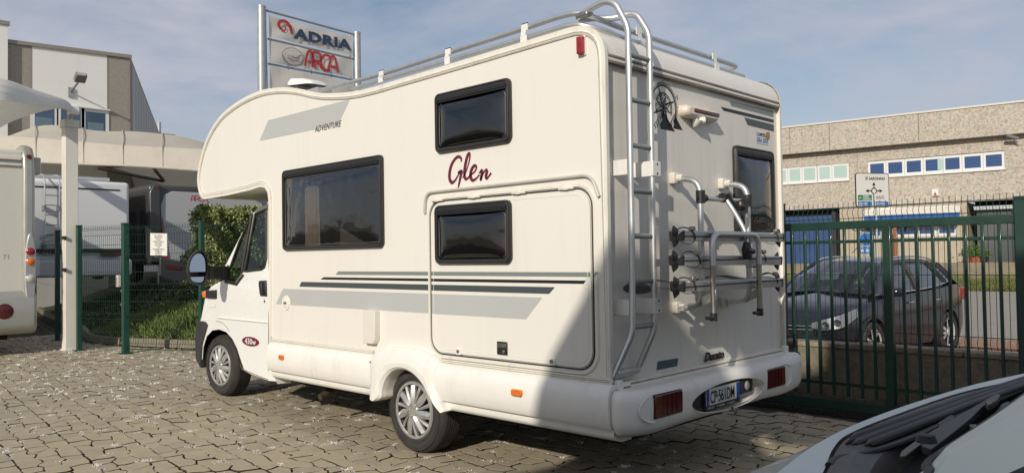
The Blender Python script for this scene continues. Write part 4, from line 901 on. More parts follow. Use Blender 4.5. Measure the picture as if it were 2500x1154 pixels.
# outer hoop
XH = X0+.40
def bh(px, py): return Bk(px, py, XH)
ul, ur = bh(1738, 571), bh(1851, 575); ll_, lr = bh(1738, 772), bh(1851, 760)
hoop = roundpath([(XH, ul.y, ul.z-.20), (XH, ul.y, ul.z), (XH, ur.y, ul.z), (XH, ur.y, ul.z-.20)], .09, 8)
MB().tube(hoop, .0195, 12).build('hoop', M_alu, rack, smooth=60)
for y_, zb in ((ul.y, ll_.z), (ur.y, lr.z)):
    mb = MB(); mb.tube([(XH, y_, ul.z-.11), (XH, y_, zb)], .0185, 12); mb.build('hoop_leg', M_steel, rack)
    mb = MB(); mb.tube([(XH, y_, zb+.02), (XH, y_, zb-.03)], .023, 10); mb.tube([(XH, y_, zb-.012), (XH, y_-.09, zb-.006)], [.015, .011], 8); mb.build('foot_cap', M_blackp, rack)
for y_, yu in ((ul.y, 4.655), (ur.y, 5.312)):
    for z_, w_ in ((1.27, .05), ):
        mb = MB(); A = Vector((X0+s-.01, yu-.0, z_-.06)); B = Vector((XH+.02, y_, z_)); t = .007
        mb.add([A+Vector((0, -t, -.035)), B+Vector((0, -t, -.035)), B+Vector((0, -t, .035)), A+Vector((0, -t, .025)), A+Vector((0, t, -.035)), B+Vector((0, t, -.035)), B+Vector((0, t, .035)), A+Vector((0, t, .025))], [(0, 1, 2, 3), (4, 5, 6, 7), (0, 1, 5, 4), (1, 2, 6, 5), (2, 3, 7, 6), (3, 0, 4, 7)]); mb.build('link_plate', M_alu, rack, bevel=.003)
    mb = MB(); mb.box((X0+s-.03, yu-.06, 1.425), (XH+.02, y_+.04, 1.435)) if 0 else mb.tube([(X0+s, yu-.04, 1.43), (XH, y_+.03, 1.43)], .007, 6); mb.build('tie_bar', M_steel, rack)
# bike arm
p = [Bk(1768, 480, X0+s), Bk(1785, 505, X0+s+.05), Bk(1806, 540, X0+.33), Bk(1820, 570, X0+.37), Bk(1823, 600, X0+.40)]
MB().tube(catmull(p, 6), .0165, 12).build('bike_arm', M_alu, rack, smooth=60)
mb = MB(); c_ = Bk(1768, 483, X0+s); mb.tube([c_-Vector((0, .035, 0)), c_+Vector((0, .035, 0))], .033, 12); mb.tube([c_-Vector((0, .10, .005)), c_-Vector((0, .03, 0))], .016, 8); c2 = Bk(1758, 487, X0+s); mb.build('arm_clamp', M_blackp, rack)
mb = MB(); c_ = Bk(1823, 612, X0+.40); mb.tube([c_+Vector((0, 0, .06)), c_+Vector((0, .0, .01)), c_+Vector((0, .01, -.05))], [.020, .036, .03], 10); mb.tube([c_+Vector((.02, -.03, 0)), c_+Vector((.02, .05, -.005))], .018, 8); mb.build('frame_clamp', M_blackp, rack)
mb = MB(); pts = [Bk(1778, 472, X0+s+.03), Bk(1788, 492, X0+s+.05), Bk(1805, 512, X0+s+.08)]; mb.tube(catmull(pts, 4), .006, 6, ry=.014); pts = [Bk(1795, 498, X0+s+.05), Bk(1818, 490, X0+s+.06), Bk(1823, 510, X0+s+.07), Bk(1812, 524, X0+s+.07)]; mb.tube(catmull(pts, 5), .005, 6, ry=.016)
c_ = Bk(1803, 505, X0+s+.05); mb.tube([c_+Vector((0, -.03, .01)), c_+Vector((0, .05, .0))], .028, 10); mb.build('strap', M_blackp, rack)
mb = MB(); c_ = Bk(1806, 498, X0+s+.08); mb.tube([c_, c_+Vector((.012, .004, 0))], .018, 12); mb.build('knob', mat('knob_pink', (.35, .18, .15), .5), rack)
# ================================================================== LEFT SIDE OF THE YARD
def Dp(px, py, t):
    """point on the measured ray at camera depth t"""
    d = ray(px, py); return CAM + d*(t/d.dot(FWD))
M_green = mat('green_coated_steel', (0.009, 0.058, 0.038), 0.5, var=0.12, vscale=10, coat=0.2)
M_wire = mat('green_wire', (0.012, 0.040, 0.030), 0.5)
M_fabric = mat('canopy_fabric_cream', (0.67, 0.62, 0.52), 0.75, transl=.3, var=0.05, vscale=1.5, bump=0.15, bscale=5, dirt=(0.46, 0.41, 0.32, 0.5), dscale=0.9)
M_fabw = mat('canopy_fabric_white', (0.74, 0.72, 0.66), 0.7, transl=.2, var=0.04, vscale=2, dirt=(0.55, 0.51, 0.43, 0.35), dscale=1)
M_post = mat('post_white_paint', (0.75, 0.73, 0.66), 0.5, dirt=(0.52, 0.48, 0.38, 0.4), dscale=4)
M_galv = mat('galvanised_steel', (0.42, 0.44, 0.44), 0.45, metal=0.5, var=0.1, vscale=6)

# kerb and planted bank behind the fence
kl = catmull([Vector(p) for p in ((-34, 8.8, 0), (-27, 7.3, 0), (-20, 6.1, 0), (-17.2, 5.45, 0), (-16.2, 5.35, 0), (-15.0, 5.62, 0), (-13.6, 6.15, 0), (-12.0, 6.85, 0), (-10, 7.75, 0), (-8, 8.6, 0), (-6, 9.3, 0))], 6)
kerb = thing('kerb', 'low weathered concrete kerb curving along the foot of the grass bank', 'kerb', (-15, 5.6, 0))
random.seed(4); acc = 0; segs = []
for i in range(0, len(kl)-1, 2):
    a, b = kl[i], kl[min(i+2, len(kl)-1)]; t = (b-a).normalized(); nn = Vector((-t.y, t.x, 0));
    if nn.y < 0: nn = -nn
    A = a+t*.006; B = b-t*.006; mb = MB(); h = .135+random.uniform(-.006, .006)
    mb.add([A, B, B+nn*.12, A+nn*.12, A+Vector((0, 0, h))+nn*.012, B+Vector((0, 0, h))+nn*.012, B+nn*.12+Vector((0, 0, h)), A+nn*.12+Vector((0, 0, h))], [(0, 1, 5, 4), (4, 5, 6, 7), (2, 3, 7, 6), (0, 4, 7, 3), (1, 2, 6, 5)])
    mb.build('kerb_stone', M_curb, kerb, bevel=.01)
def bankz(w):   # height against distance from the kerb
    return .10+1.12*(1-math.exp(-(max(0, w)/2.6)**1.5))
def bank_pt(i, w):
    a = kl[min(max(i, 1), len(kl)-2)-1]; b = kl[min(max(i, 1), len(kl)-2)+1]; t = (b-a).normalized(); nn = Vector((-t.y, t.x, 0))
    if nn.y < 0: nn = -nn
    nn = (nn+Vector((-.35, .5, 0))*min(1, w/4)).normalized()
    p = kl[i]+nn*(w+.1); z = bankz(w)+.05*sin(p.x*2.1)*cos(p.y*1.7)*min(1, w)
    return Vector((p.x, p.y, z))
mb = MB(); ws = [0, .3, .7, 1.2, 1.8, 2.5, 3.3, 4.3, 6, 9, 14, 22, 34]
rows = [[bank_pt(i, w_) for i in range(len(kl))] for w_ in ws]
for a, b in zip(rows, rows[1:]): strip(mb, a, b)
tag(mb.build('terrain', M_soil, smooth=60), 'grassy bank rising behind the kerb', None, kind='structure')
M_gr = mat('grass_blades', (0.10, 0.16, 0.025), 0.6, var=0.5, vscale=2.5, col2=(0.20, 0.26, 0.055)); M_gr2 = mat('ground_cover_leaves', (0.04, 0.065, 0.018), 0.6, var=0.4, vscale=3, col2=(0.09, 0.12, 0.035))
rg = random.Random(11); gA = MB(); gB = MB()
vA, fA, vB, fB = [], [], [], []
n = 0
while n < 52000:
    i = rg.uniform(8, len(kl)-12); w_ = abs(rg.gauss(0, 2.0)) if rg.random() < .6 else rg.uniform(0, 6.5); i0 = int(i)
    p = bank_pt(i0, w_).lerp(bank_pt(i0+1, w_), i-i0); n += 1
    dens_ = sin(p.x*1.3+1)*cos(p.y*1.9)
    if p.y > 12: continue
    lush = (w_ < 1.9+.5*dens_) and p.x > -17.0
    if w_ < .35 and rg.random() < .3: continue
    a = rg.uniform(0, 2*pi); v, f = (vA, fA) if lush or rg.random() < .12 else (vB, fB); k = len(v)
    if v is vA:
        h = rg.uniform(.10, .26)*(1.35 if dens_ > .2 else 1)*(1 if w_ > .25 else .6); b_ = rg.uniform(.02, .13); wd = rg.uniform(.004, .009)
        c, s = cos(a), sin(a); v += [(p.x-s*wd, p.y+c*wd, p.z-.01), (p.x+s*wd, p.y-c*wd, p.z-.01), (p.x+c*b_*.4, p.y+s*b_*.4, p.z+h*.65), (p.x+c*b_, p.y+s*b_, p.z+h)]; f += [(k, k+1, k+2), (k, k+2, k+3)]
    else:
        r = rg.uniform(.018, .042); h = rg.uniform(.0, .22)*(1+.4*dens_); q = Vector((p.x, p.y, p.z+h)); u = Vector((rg.gauss(0, 1), rg.gauss(0, 1), rg.gauss(0, .6))).normalized(); ww = u.orthogonal()
        v += [tuple(q-u*r), tuple(q+ww*r*.6), tuple(q+u*r*1.1), tuple(q-ww*r*.6)]; f += [(k, k+1, k+2, k+3)]
gA.v = vA; gA.f = fA; gB.v = vB; gB.f = fB
tag(gA.build('grass', M_gr, smooth=0, fix=False), 'long bright green grass along the kerb behind the mesh fence', 'grass', kind='stuff')
tag(gB.build('ground_cover', M_gr2, smooth=0, fix=False), 'dark low ground cover on the upper bank', 'ground cover', kind='stuff')
# white litter leaves on the bank
lv_ = MB()
for _ in range(60):
    i = rg.uniform(10, len(kl)-14); i0 = int(i); p = bank_pt(i0, rg.uniform(1.2, 4)); r = rg.uniform(.015, .035); lv_.add([(p.x-r, p.y, p.z+.2), (p.x, p.y-r*.5, p.z+.21), (p.x+r, p.y, p.z+.2), (p.x, p.y+r*.6, p.z+.23)], [(0, 1, 2, 3)])
tag(lv_.build('litter', M_chip, smooth=0, fix=False), 'pale scraps scattered over the ground cover', 'litter', kind='stuff')

# hedge
rg = random.Random(3); hv, hf = [], []; hc = Dp(600, 560, 17.2); core = MB()
hx0 = Dp(492, 560, 16.6); hx1 = Dp(760, 560, 18.5); ax_ = (hx1-hx0); ax_.z = 0; Lh = ax_.length; ax_.normalize(); nn_ = Vector((-ax_.y, ax_.x, 0))
ztop = 2.58; zb = 1.0
for _ in range(30000):
    t = rg.random(); k = rg.random()
    if k < .55: sdd = -.55; z = rg.uniform(zb, ztop)
    elif k < .8: sdd = rg.uniform(-.55, .55); z = ztop
    elif k < .93: sdd = rg.uniform(-.55, .55); z = rg.uniform(zb, ztop); t = 0
    else: sdd = rg.uniform(-.5, .5); z = rg.uniform(zb, ztop)
    bump = .09*sin(t*23+z*5)+.07*sin(z*9+t*41)+rg.gauss(0, .05)
    p = hx0+ax_*(t*Lh)+nn_*(sdd+(bump if sdd <= -.5 else 0)); p.z = z+(bump*.8 if z > ztop-.01 else 0)
    if t == 0: p -= ax_*bump
    if z > ztop-.25 and (t*Lh < .25) and sdd < 0: p.z -= .08
    r = rg.uniform(.020, .038); u = Vector((rg.gauss(0, 1), rg.gauss(0, 1), rg.gauss(0, 1))).normalized(); ww = u.orthogonal().normalized(); k = len(hv)
    hv += [tuple(p-u*r), tuple(p+ww*r*.55), tuple(p+u*r), tuple(p-ww*r*.55)]; hf.append((k, k+1, k+2, k+3))
mb = MB(); mb.v = hv; mb.f = hf
hedge = thing('hedge', 'clipped leafy green hedge behind the mesh fence beside the motorhome cab', 'hedge', (hc.x, hc.y, 1.0))
f_ = mb.build('foliage', mat('hedge_leaves', (0.10, 0.145, 0.03), 0.4, var=0.45, vscale=9, col2=(0.25, 0.28, 0.07)), hedge, smooth=0, fix=False, kind='stuff')
M4 = Matrix.Translation(hx0.lerp(hx1, .5)) @ Matrix.Rotation(atan2(ax_.y, ax_.x), 4, 'Z')
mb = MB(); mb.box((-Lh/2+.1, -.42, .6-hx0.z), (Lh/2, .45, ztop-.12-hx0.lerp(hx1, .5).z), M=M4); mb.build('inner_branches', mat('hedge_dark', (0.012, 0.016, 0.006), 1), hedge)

# mesh fence: round-topped posts and folded wire panels, one thing per run
def wire_panel(mb, A, B, z0, z1, bulge, sp=.05, folds=(.12, .62, 1.12, 1.62, 2.05), r=.0028, spikes=.05):
    A = Vector((A[0], A[1], 0)); B = Vector((B[0], B[1], 0)); d = B-A; Ln = d.length; t = d/Ln; nn = Vector((-t.y, t.x, 0))*bulge; n = int(Ln/sp)
    zs = [(z0, 0)]
    for f in folds:
        if z0 < f-.05 and f+.05 < z1: zs += [(f-.05, 0), (f, 1), (f+.05, 0)]
    zs += [(z1+spikes, 0)]
    vs, fs = [], []
    for i in range(n+1):
        p = A+t*(Ln*i/n); k = len(vs)
        for z, b in zs: 
            q = p+nn*b; vs += [(q.x-t.x*r, q.y-t.y*r, z), (q.x+t.x*r, q.y+t.y*r, z), (q.x+nn.normalized().x*r*1.7, q.y+nn.normalized().y*r*1.7, z)]
        for j in range(len(zs)-1):
            a = k+3*j; fs += [(a, a+1, a+4, a+3), (a+1, a+2, a+5, a+4), (a+2, a, a+3, a+5)]
    mb.add(vs, fs)
    hz = [z0+.02, z1]+[f+o for f in folds for o in (-.05, .05) if z0 < f-.05 and f+.05 < z1]
    full = sorted(hz); extra = [(a+b)/2 for a, b in zip(full, full[1:]) if b-a > .3]
    for z in full+extra: mb.tube([A+Vector((0, 0, z)), B+Vector((0, 0, z))], r*1.25, 4, caps=False)
def fpost(name, p, z, parent, label, w_=.045, grp=None, m=None, top=.0):
    mb = MB(); mb.box((p[0]-w_, p[1]-w_, 0), (p[0]+w_, p[1]+w_, z)); mb.box((p[0]-w_-.006, p[1]-w_-.006, z), (p[0]+w_+.006, p[1]+w_+.006, z+.03)); mb.box((p[0]-w_-.05, p[1]-w_-.05, 0), (p[0]+w_+.05, p[1]+w_+.05, .012))
    o = mb.build(name, m or M_green, parent, bevel=.006, label=label); return o
fp = [(-22.2, 5.85), (-17.54, 5.03), (-15.13, 4.68), (-13.97, 5.04), (-12.66, 5.76), (-10.4, 6.95), (-8.2, 7.5)]
fence = thing('mesh_fence', 'green welded mesh fence with square posts in front of the grass bank', 'fence', (-13.97, 5.04, 0))
for k, p in enumerate(fp): fpost('fence_post', p, 2.17, fence, None, w_=.04 if k not in (3,) else .05)
for k, (a, b) in enumerate(zip(fp, fp[1:])):
    mb = MB(); wire_panel(mb, a, b, .06 if k != 2 else .10, 2.13, -.04 if k > 1 else .04, sp=.05 if k > 1 else .10, r=.0028 if k > 1 else .0018, folds=(.12, .62, 1.12, 1.62, 2.05) if k > 1 else (.12, 2.05)); mb.build('wire_panel', M_wire, fence, smooth=0, fix=False)
mb = MB()
p3 = fp[3]
for z in (.17, .82, 1.05, 1.93): mb.box((p3[0]-.062, p3[1]-.062, z-.02), (p3[0]-.02, p3[1]-.04, z+.02))
mb.build('post_clip', M_steel, fence, bevel=.004)
q = Vector((p3[0]-.03, p3[1]-.085, 0))
kb = thing('keypad_box', 'small pale grey keypad box on the green gate post', 'keypad', (q.x, q.y, 1.2))
zk = Dp(298, 700, 13.3).z; zk2 = Dp(298, 671, 13.3).z
mb = MB(); mb.box((q.x-.085, q.y-.03, zk), (q.x+.01, q.y+.03, zk2)); mb.build('case', mat('keypad_case', (.55, .55, .50), .4), kb, bevel=.01)
mb = MB()
for r_ in range(6): mb.box((q.x-.065, q.y-.036, zk+.03+r_*.024), (q.x-.01, q.y-.029, zk+.045+r_*.024))
mb.build('keys', mat('key_grey', (.18, .18, .18), .5), kb)
# notice
A_, B_ = fp[3], fp[4]; Vv = lambda px, py: Vp(px, py, A_, B_)+Vector((.02, -.03, 0))
cs4 = [Vv(*p) for p in ((370, 623), (411, 624), (411, 570), (370, 569))]; nz = Vector((-.01, .015, 0)); mb = MB(); mb.add(cs4+[p+nz for p in cs4], [(0, 1, 2, 3), (7, 6, 5, 4), (0, 1, 5, 4), (1, 2, 6, 5), (2, 3, 7, 6), (3, 0, 4, 7)])
nt_ = thing('notice_board', 'white printed notice hung on the green mesh fence', 'notice', tuple(cs4[0]))
mb.build('panel', mat('notice_white', (.72, .71, .66), .5, dirt=(.5, .5, .45, .3), dscale=8), nt_, smooth=0)
du = (cs4[1]-cs4[0]); wN = du.length; du.normalize(); off = Vector((.004, -.006, 0))
lines = 'Per problemi\nriguardanti la\nrimessa\napertura/chiusura\ndel cancello\nautomatico\ne del\nrimessaggio/officina\ncontattare il\nsig. Mauro\nal numero\n338.26.21.361'
text(lines, 'print', mat('print_grey', (.10, .10, .10), .6), nt_, lambda u, v: cs4[0]+du*(wN/2+u)+Vector((0, 0, cs4[3].z-cs4[0].z-.045+v))+off, .031, align='CENTER', sx=.95, off=.0004)

# tensile canopy on the white post
can = thing('tensile_canopy', 'white stretched fabric canopy ending at a tall square white post', 'canopy', (-15.33, 4.69, 0))
px_, py_ = -15.34, 4.60
mb = MB(); mb.box((px_-.105, py_-.105, 0), (px_+.105, py_+.105, 3.98)); mb.build('post', M_post, can, bevel=.008)
MB().box((px_-.12, py_-.12, 0), (px_+.12, py_+.12, .03)).build('base_plate', M_post, can)
mb = MB(); mb.box((px_-.125, py_-.125, 3.93), (px_+.125, py_+.125, 4.07)); mb.build('post_collar', M_post, can, bevel=.01)
mb = MB(); mb.tube([(px_, py_, 4.05), (px_, py_, 4.25)], .045, 12); mb.build('head_tube', M_galv, can)
mb = MB(); q = Dp(182, 268, 13.9); mb.box((q.x-.10, q.y-.10, q.z-.10), (q.x+.07, q.y+.07, q.z+.07)); mb.tube([q+Vector((-.02, -.02, -.02)), Dp(143, 255, 13.7)], .05, 8); mb.build('corner_bracket', M_bracket, can, bevel=.03)
for z_ in (1.42, 1.98):
    mb = MB(); mb.box((px_+.02, py_-.14, z_-.03), (px_+.15, py_-.10, z_+.03)); mb.build('gate_stop', M_rubber, can, bevel=.008)
rid = [Dp(188, 276, 13.9), Dp(178, 260, 13.9), Dp(164, 247, 13.8), Dp(144, 238, 13.7), Dp(78, 219, 13.2), Dp(19, 204, 12.8), Dp(-60, 186, 12.5)]
frt = [Dp(187, 281, 13.9), Dp(178, 274, 13.85), Dp(163, 268, 13.6), Dp(150, 263.5, 13.3), Dp(83, 255, 12.4), Dp(0, 244, 11.4), Dp(-70, 236, 11.2)]
bck = [Dp(188, 279, 13.95), Dp(180, 274, 14.0), Dp(160, 269, 14.4), Dp(133, 265, 15), Dp(83, 276, 16), Dp(41, 291, 16.8), Dp(-10, 318, 17.8), Dp(-70, 352, 18.4)]
cr_ = lambda l: catmull(l, 5)
mb = MB(); a, b, c = cr_(rid), cr_(frt), cr_(bck)
def sagstrip(mb, a, b, k=0.06, n=6):
    rws = [[p.lerp(q, t/n)+Vector((0, 0, -k*(p-q).length*sin(pi*t/n))) for p, q in zip(a, b)] for t in range(n+1)]
    for r0, r1 in zip(rws, rws[1:]): strip(mb, r0, r1)
sagstrip(mb, a, b, -.10); sagstrip(mb, a, c, .05); mb.build('fabric', M_fabw, can, smooth=60, fix=False)

# big cream canopy over the parked motorhomes
can2 = thing('carport_canopy', 'broad cream fabric canopy sheltering the white and grey motorhomes', 'canopy', (-18, 9, 1))
bt = [(-260, 370), (-40, 386), (86, 395), (180, 399), (333, 405), (485, 416), (640, 428), (900, 446)]
md = [(-260, 300), (-60, 330), (60, 334), (194, 346), (333, 357), (499, 364), (640, 384), (900, 420)]
tp = [(-260, 340), (-30, 362), (30, 328), (111, 303), (165, 308), (241, 321), (327, 320), (441, 331), (499, 348), (640, 386), (900, 410)]
tp8 = [(-260, 290), (0, 342), (60, 316), (111, 303), (165, 308), (241, 321), (327, 320), (441, 331), (520, 355), (640, 386), (900, 410)]
def res(l, xs):
    o = []
    for x in xs:
        for (a, b) in zip(l, l[1:]):
            if a[0] <= x <= b[0]: o.append((x, a[1]+(b[1]-a[1])*(x-a[0])/(b[0]-a[0]))); break
    return o
xs = [-260+i*(1160/60) for i in range(60)]+[899]
def sm5(l): 
    for _ in range(2): l = [l[0]]+[(l[i][0], (l[i-1][1]+2*l[i][1]+l[i+1][1])/4) for i in range(1, len(l)-1)]+[l[-1]]
    return l
depB, depM, depT = 20.4, 20.9, 23.6
Bt = [Dp(x, y, depB-.0+(x+260)*.0012) for x, y in sm5(res(bt, xs))]; Md = [Dp(x, y, depM+(x+260)*.0012) for x, y in sm5(res(md, xs))]; Tp = [Dp(x, min(y, 900), depT+(x+260)*.0012) for x, y in sm5(res(tp8, xs))]
Bk_ = [Vector((p.x-5.2, p.y+4.6, Bt[i].z-.1)) for i, p in enumerate(Tp)]
mb = MB(); sagstrip(mb, Bt, Md, -.03, 3); sagstrip(mb, Md, Tp, .01, 4); sagstrip(mb, Tp, Bk_, .02, 5); mb.build('fabric', M_fabric, can2, smooth=60, fix=False)
for (a, b) in (((236, 410, 22), (397, 442, 25)), ((377, 413, 22.5), (400, 441, 25)), ((236, 410, 22), (300, 404, 24.0)),):
    mb = MB(); mb.tube([Dp(*a), Dp(*b)], .05, 6); mb.build('frame_beam', mat('frame_brown', (.20, .17, .13), .6), can2)
mb = MB(); mb.add([Bt[0], Bt[-1], Bt[-1]+Vector((0, 0, .05)), Bt[0]+Vector((0, 0, .05))], [(0, 1, 2, 3)]) if 0 else mb.tube(Bt, .03, 6); mb.build('edge_rope', M_fabric, can2)
for p in (Bt[2], Bt[44], Bk_[5], Bk_[50]):
    mb = MB(); mb.tube([(p.x, p.y, 0), (p.x, p.y, p.z)], .08, 8); 
    if p is not Bt[44] and p is not Bt[2]: mb.build('support_post', M_post, can2)

for i_ in (12, 18, 24, 29, 34, 40):
    mb = MB(); mb.tube([Bt[i_]+Vector((.01, -.01, 0)), Md[i_]+Vector((.03, -.03, .02)), Tp[i_]+Vector((.02, -.02, .02))], .016, 5); mb.build('fabric_seam', mat('seam_cloth', (.50, .45, .37), .8), can2)

# silver-backed motorhome at the left edge
sv = thing('motorhome', 'silver and white motorhome cut off by the left edge of the picture', 'motorhome', (-18.5, 2.5, 0))
XS = -15.3; M_silv = mat('silver_gelcoat', (0.40, 0.40, 0.36), 0.3, metal=.35, var=.05, vscale=3, coat=.4); M_offw = mat('warm_white_gelcoat', (0.70, 0.69, 0.62), 0.35, dirt=(.55, .53, .45, .3), dscale=1.2, coat=.3)
y0, y1 = 1.0, 4.03
yi = y1-.17
mb = MB(); mb.box((-24, y0+.04, .5), (XS-.03, y1-.04, 3.48)); mb.build('body', M_offw, sv, bevel=.08, bseg=4)
mb = MB(); mb.prism(rrect(y0+.1, .49, yi, 3.45, .06), 0, XS-.08, XS); mb.build('rear_panel', M_offw, sv, bevel=.02)
for s in (0, 1):
    cc = (yi-.02, y1) if s else (y0, y0+.19)
    pf_ = [(XS-.07, .48), (XS+.06, .48), (XS+.08, 1.4), (XS+.08, 3.15), (XS+.04, 3.40), (XS-.06, 3.54), (XS-.2, 3.58), (XS-.45, 3.56), (XS-.45, .6)]
    mb = MB(); mb.prism(pf_, 1, cc[0], cc[1]); mb.build('corner_pillar', M_silv, sv, bevel=.06, bseg=4)
    cl = MB(); yc = (cc[0]+cc[1])/2+(.01 if s else -.01); lo_ = [(yc+.085*cos(t), 1.42+.64*sin(t)) for t in [2*pi*k/28 for k in range(28)]]; cl.prism(lo_, 0, XS+.06, XS+.115); lc = cl.build('lamp_cluster', mat('lamp_silver', (.55, .56, .57), .25, metal=.5), sv, bevel=.015, bseg=3)
    for zz_, m_, nm in ((1.742, M_red, 'brake_lamp'), (1.57, M_orange, 'indicator_lamp'), (1.285, mat('clear_lens_pale', (.55, .53, .46), .15, coat=.8), 'reversing_lamp')):
        lm = MB(); lm.lathe([(0, .028), (.04, .024), (.064, .010), (.070, 0)], (XS+.118, yc, zz_), (1, 0, 0), 20); lm.build(nm, m_, lc)
        lm = MB(); lm.lathe([(.066, .008), (.074, .010), (.08, 0)], (XS+.118, yc, zz_), (1, 0, 0), 20); lm.build('lamp_ring', MATS['lamp_silver'], lc)
    lm = MB(); lm.lathe([(0, .014), (.04, .012), (.046, 0)], (XS+.065, yc-.01, 3.36), (.8, 0, .6), 14); lm.build('marker_lamp', M_maroon, sv)
mb = MB(); mb.box((XS-.02, y0+.12, 3.29), (XS+.03, yi-.02, 3.35)); mb.box((XS-.02, y0+.12, 3.19), (XS+.035, yi-.02, 3.24)); mb.build('top_rail', M_trim, sv, bevel=.01)
mb = MB(); mb.box((XS-.02, y0+.12, 3.243), (XS+.016, yi-.02, 3.287)); mb.build('grey_strip', mat('blue_grey_strip', (.20, .23, .25), .4), sv)
mb = MB(); pr_ = [(XS-.45, .38), (XS+.04, .35), (XS+.13, .45), (XS+.13, .94), (XS+.04, 1.08), (XS-.13, 1.09), (XS-.45, 1.09)]; mb.prism(pr_, 1, y0-.02, y1+.02); mb.build('rear_bumper', M_silv, sv, bevel=.06, bseg=4)
mb = MB(); mb.lathe([(.0, .02), (.08, .018), (.10, .008), (.12, .008), (.13, 0)], (XS+.13, 3.56, .75), (1, 0, 0), 24); fl_ = mb.build('fog_lamp', M_maroon, sv)
text('71', 'lettering', mat('letter_grey', (.35, .33, .28), .5), sv, lambda u, v: Vector((XS+.002, 3.56+u, 1.62+v)), .115)
mb = MB(); mb.box((XS-.5, y1, 3.08), (XS-.05, y1+.12, 3.37)); mb.build('side_fitting', M_silv, sv, bevel=.02)
for y_ in (1.45, 3.50):
    mb = MB(); mb.lathe([(0, .1), (.2, .1), (.34, .07), (.35, 0), (.34, -.09), (0, -.1)], (XS-1.4, y_, .35), (0, 1, 0), 24); mb.build('wheel', M_tyre, sv)
mb = MB(); mb.box((-23.5, 1.4, .25), (XS-.3, 3.7, .55)); mb.box((XS-.6, 3.2, .15), (XS-.5, 3.4, .5)); mb.build('chassis', M_dark, sv)

# white motorhome behind the fence
def parked(X, ya, yb, zb, zt, lab, mbody, Ln=6.5):
    o = thing('motorhome', lab, 'motorhome', (X-3, (ya+yb)/2, .9)); mb = MB(); mb.box((X-Ln, ya, zb+.1), (X, yb, zt)); mb.build('body', mbody, o, bevel=.10, bseg=4)
    for y_ in (ya+.25, yb-.25):
        mb = MB(); mb.lathe([(0, .1), (.34, .1), (.36, 0), (.34, -.1), (0, -.1)], (X-1.6, y_, zb-.0), (0, 1, 0), 20); mb.build('wheel', M_tyre, o)
    return o
XW = -21.0; wv = parked(XW, 5.33, 7.70, 1.45, 3.57, 'white motorhome with a back ladder parked under the cream canopy', mat('cool_white_gelcoat', (.74, .75, .76), .3, coat=.3))
M_cool = MATS['cool_white_gelcoat']
B2 = lambda px, py: Bk(px, py, XW)
mb = MB(); mb.box((XW-.1, 5.31, 1.20), (XW+.09, 7.72, 1.62)); mb.build('rear_bumper', M_cool, wv, bevel=.06, bseg=3)
mb = MB(); z_ = B2(200, 612).z; mb.box((XW-.02, 5.36, z_-.03), (XW+.096, 7.68, z_+.05)); mb.build('black_strip', M_blackp, wv, bevel=.01)
mb = MB(); z2_ = B2(200, 462).z; mb.box((XW-.01, 5.36, z2_), (XW+.012, 7.45, z2_+.035)); mb.build('top_strip', M_blackp, wv, bevel=.004)
mb = MB(); mb.tube([Vector((XW-.5, 5.2, 3.66)), Vector((XW-.45, 7.35, 3.66))], .045, 10); mb.build('roof_bar', M_alu, wv)
mb = MB(); mb.box((XW+.08, 6.95, z_-.14), (XW+.11, 7.45, z_-.05)); mb.build('tail_lamp', M_maroon, wv, bevel=.01)
for py_l in (102, 138):
    a = B2(py_l+3, 590 if py_l < 120 else 590); yy = a.y; mb = MB()
    mb.tube(roundpath([(XW+.14, yy, 1.93), (XW+.14, yy, 3.52), (XW-.02, yy, 3.67), (XW-.35, yy-.02, 3.66)], .14, 6), .018, 8); o_ = mb.build('ladder_rail', M_alu, wv)
ya_ = B2(105, 590).y; yb_ = B2(141, 590).y
for k in range(7):
    mb = MB(); mb.tube([(XW+.14, ya_, 1.98+.235*k), (XW+.14, yb_, 1.98+.235*k)], .014, 6); mb.build('rung', mat('grey_rung', (.3, .3, .3), .5), wv)
for y_ in (ya_, yb_):
    for z3 in (1.93, 2.85): mb = MB(); mb.box((XW, y_-.03, z3-.06), (XW+.16, y_+.03, z3+.06)); mb.build('ladder_bracket', mat('grey_bracket', (.2, .2, .21), .5), wv)
text('ADRIA', 'lettering', mat('ink_grey', (.03, .03, .035), .5), wv, lambda u, v: Vector((XW+.003, B2(92, 615).y+u, 1.72+v)), .13, sx=1.5)
# grey motorhome
XG = -21.0; M_dg = mat('dark_grey_gelcoat', (.045, .045, .048), .3, coat=.3, var=.05, vscale=3); gv_ = parked(XG, 8.17, 10.55, 1.35, 3.56, 'dark grey motorhome with small red lettering under the cream canopy', M_dg)
B3 = lambda px, py: Bk(px, py, XG)
P_ = [B3(*p) for p in ((398, 690), (392, 500), (402, 474), (420, 467), (640, 478), (640, 690))]
mb = MB(); mb.prism([(p.y, p.z) for p in P_], 0, XG-.02, XG+.02); mb.build('rear_panel', mat('pale_grey_panel', (.42, .43, .45), .35, coat=.3), gv_, bevel=.01)
mb = MB(); mb.prism([(p.y, p.z) for p in [B3(*q) for q in ((365, 640), (362, 470), (372, 452), (388, 450), (386, 640))]], 0, XG-.05, XG+.10); mb.build('corner_pillar', M_dg, gv_, bevel=.03, bseg=3)
mb = MB(); mb.prism([(p.y, p.z) for p in [B3(*q) for q in ((395, 530), (407, 610), (412, 640), (399, 640), (392, 590))]], 0, XG-.02, XG+.05); mb.build('tail_lamp', M_red, gv_, bevel=.01)
mb = MB(); mb.prism([(p.y, p.z) for p in [B3(*q) for q in ((385, 628), (420, 634), (460, 640), (640, 650), (640, 700), (385, 700))]], 0, XG-.05, XG+.14); mb.build('rear_bumper', M_dg, gv_, bevel=.04, bseg=3)
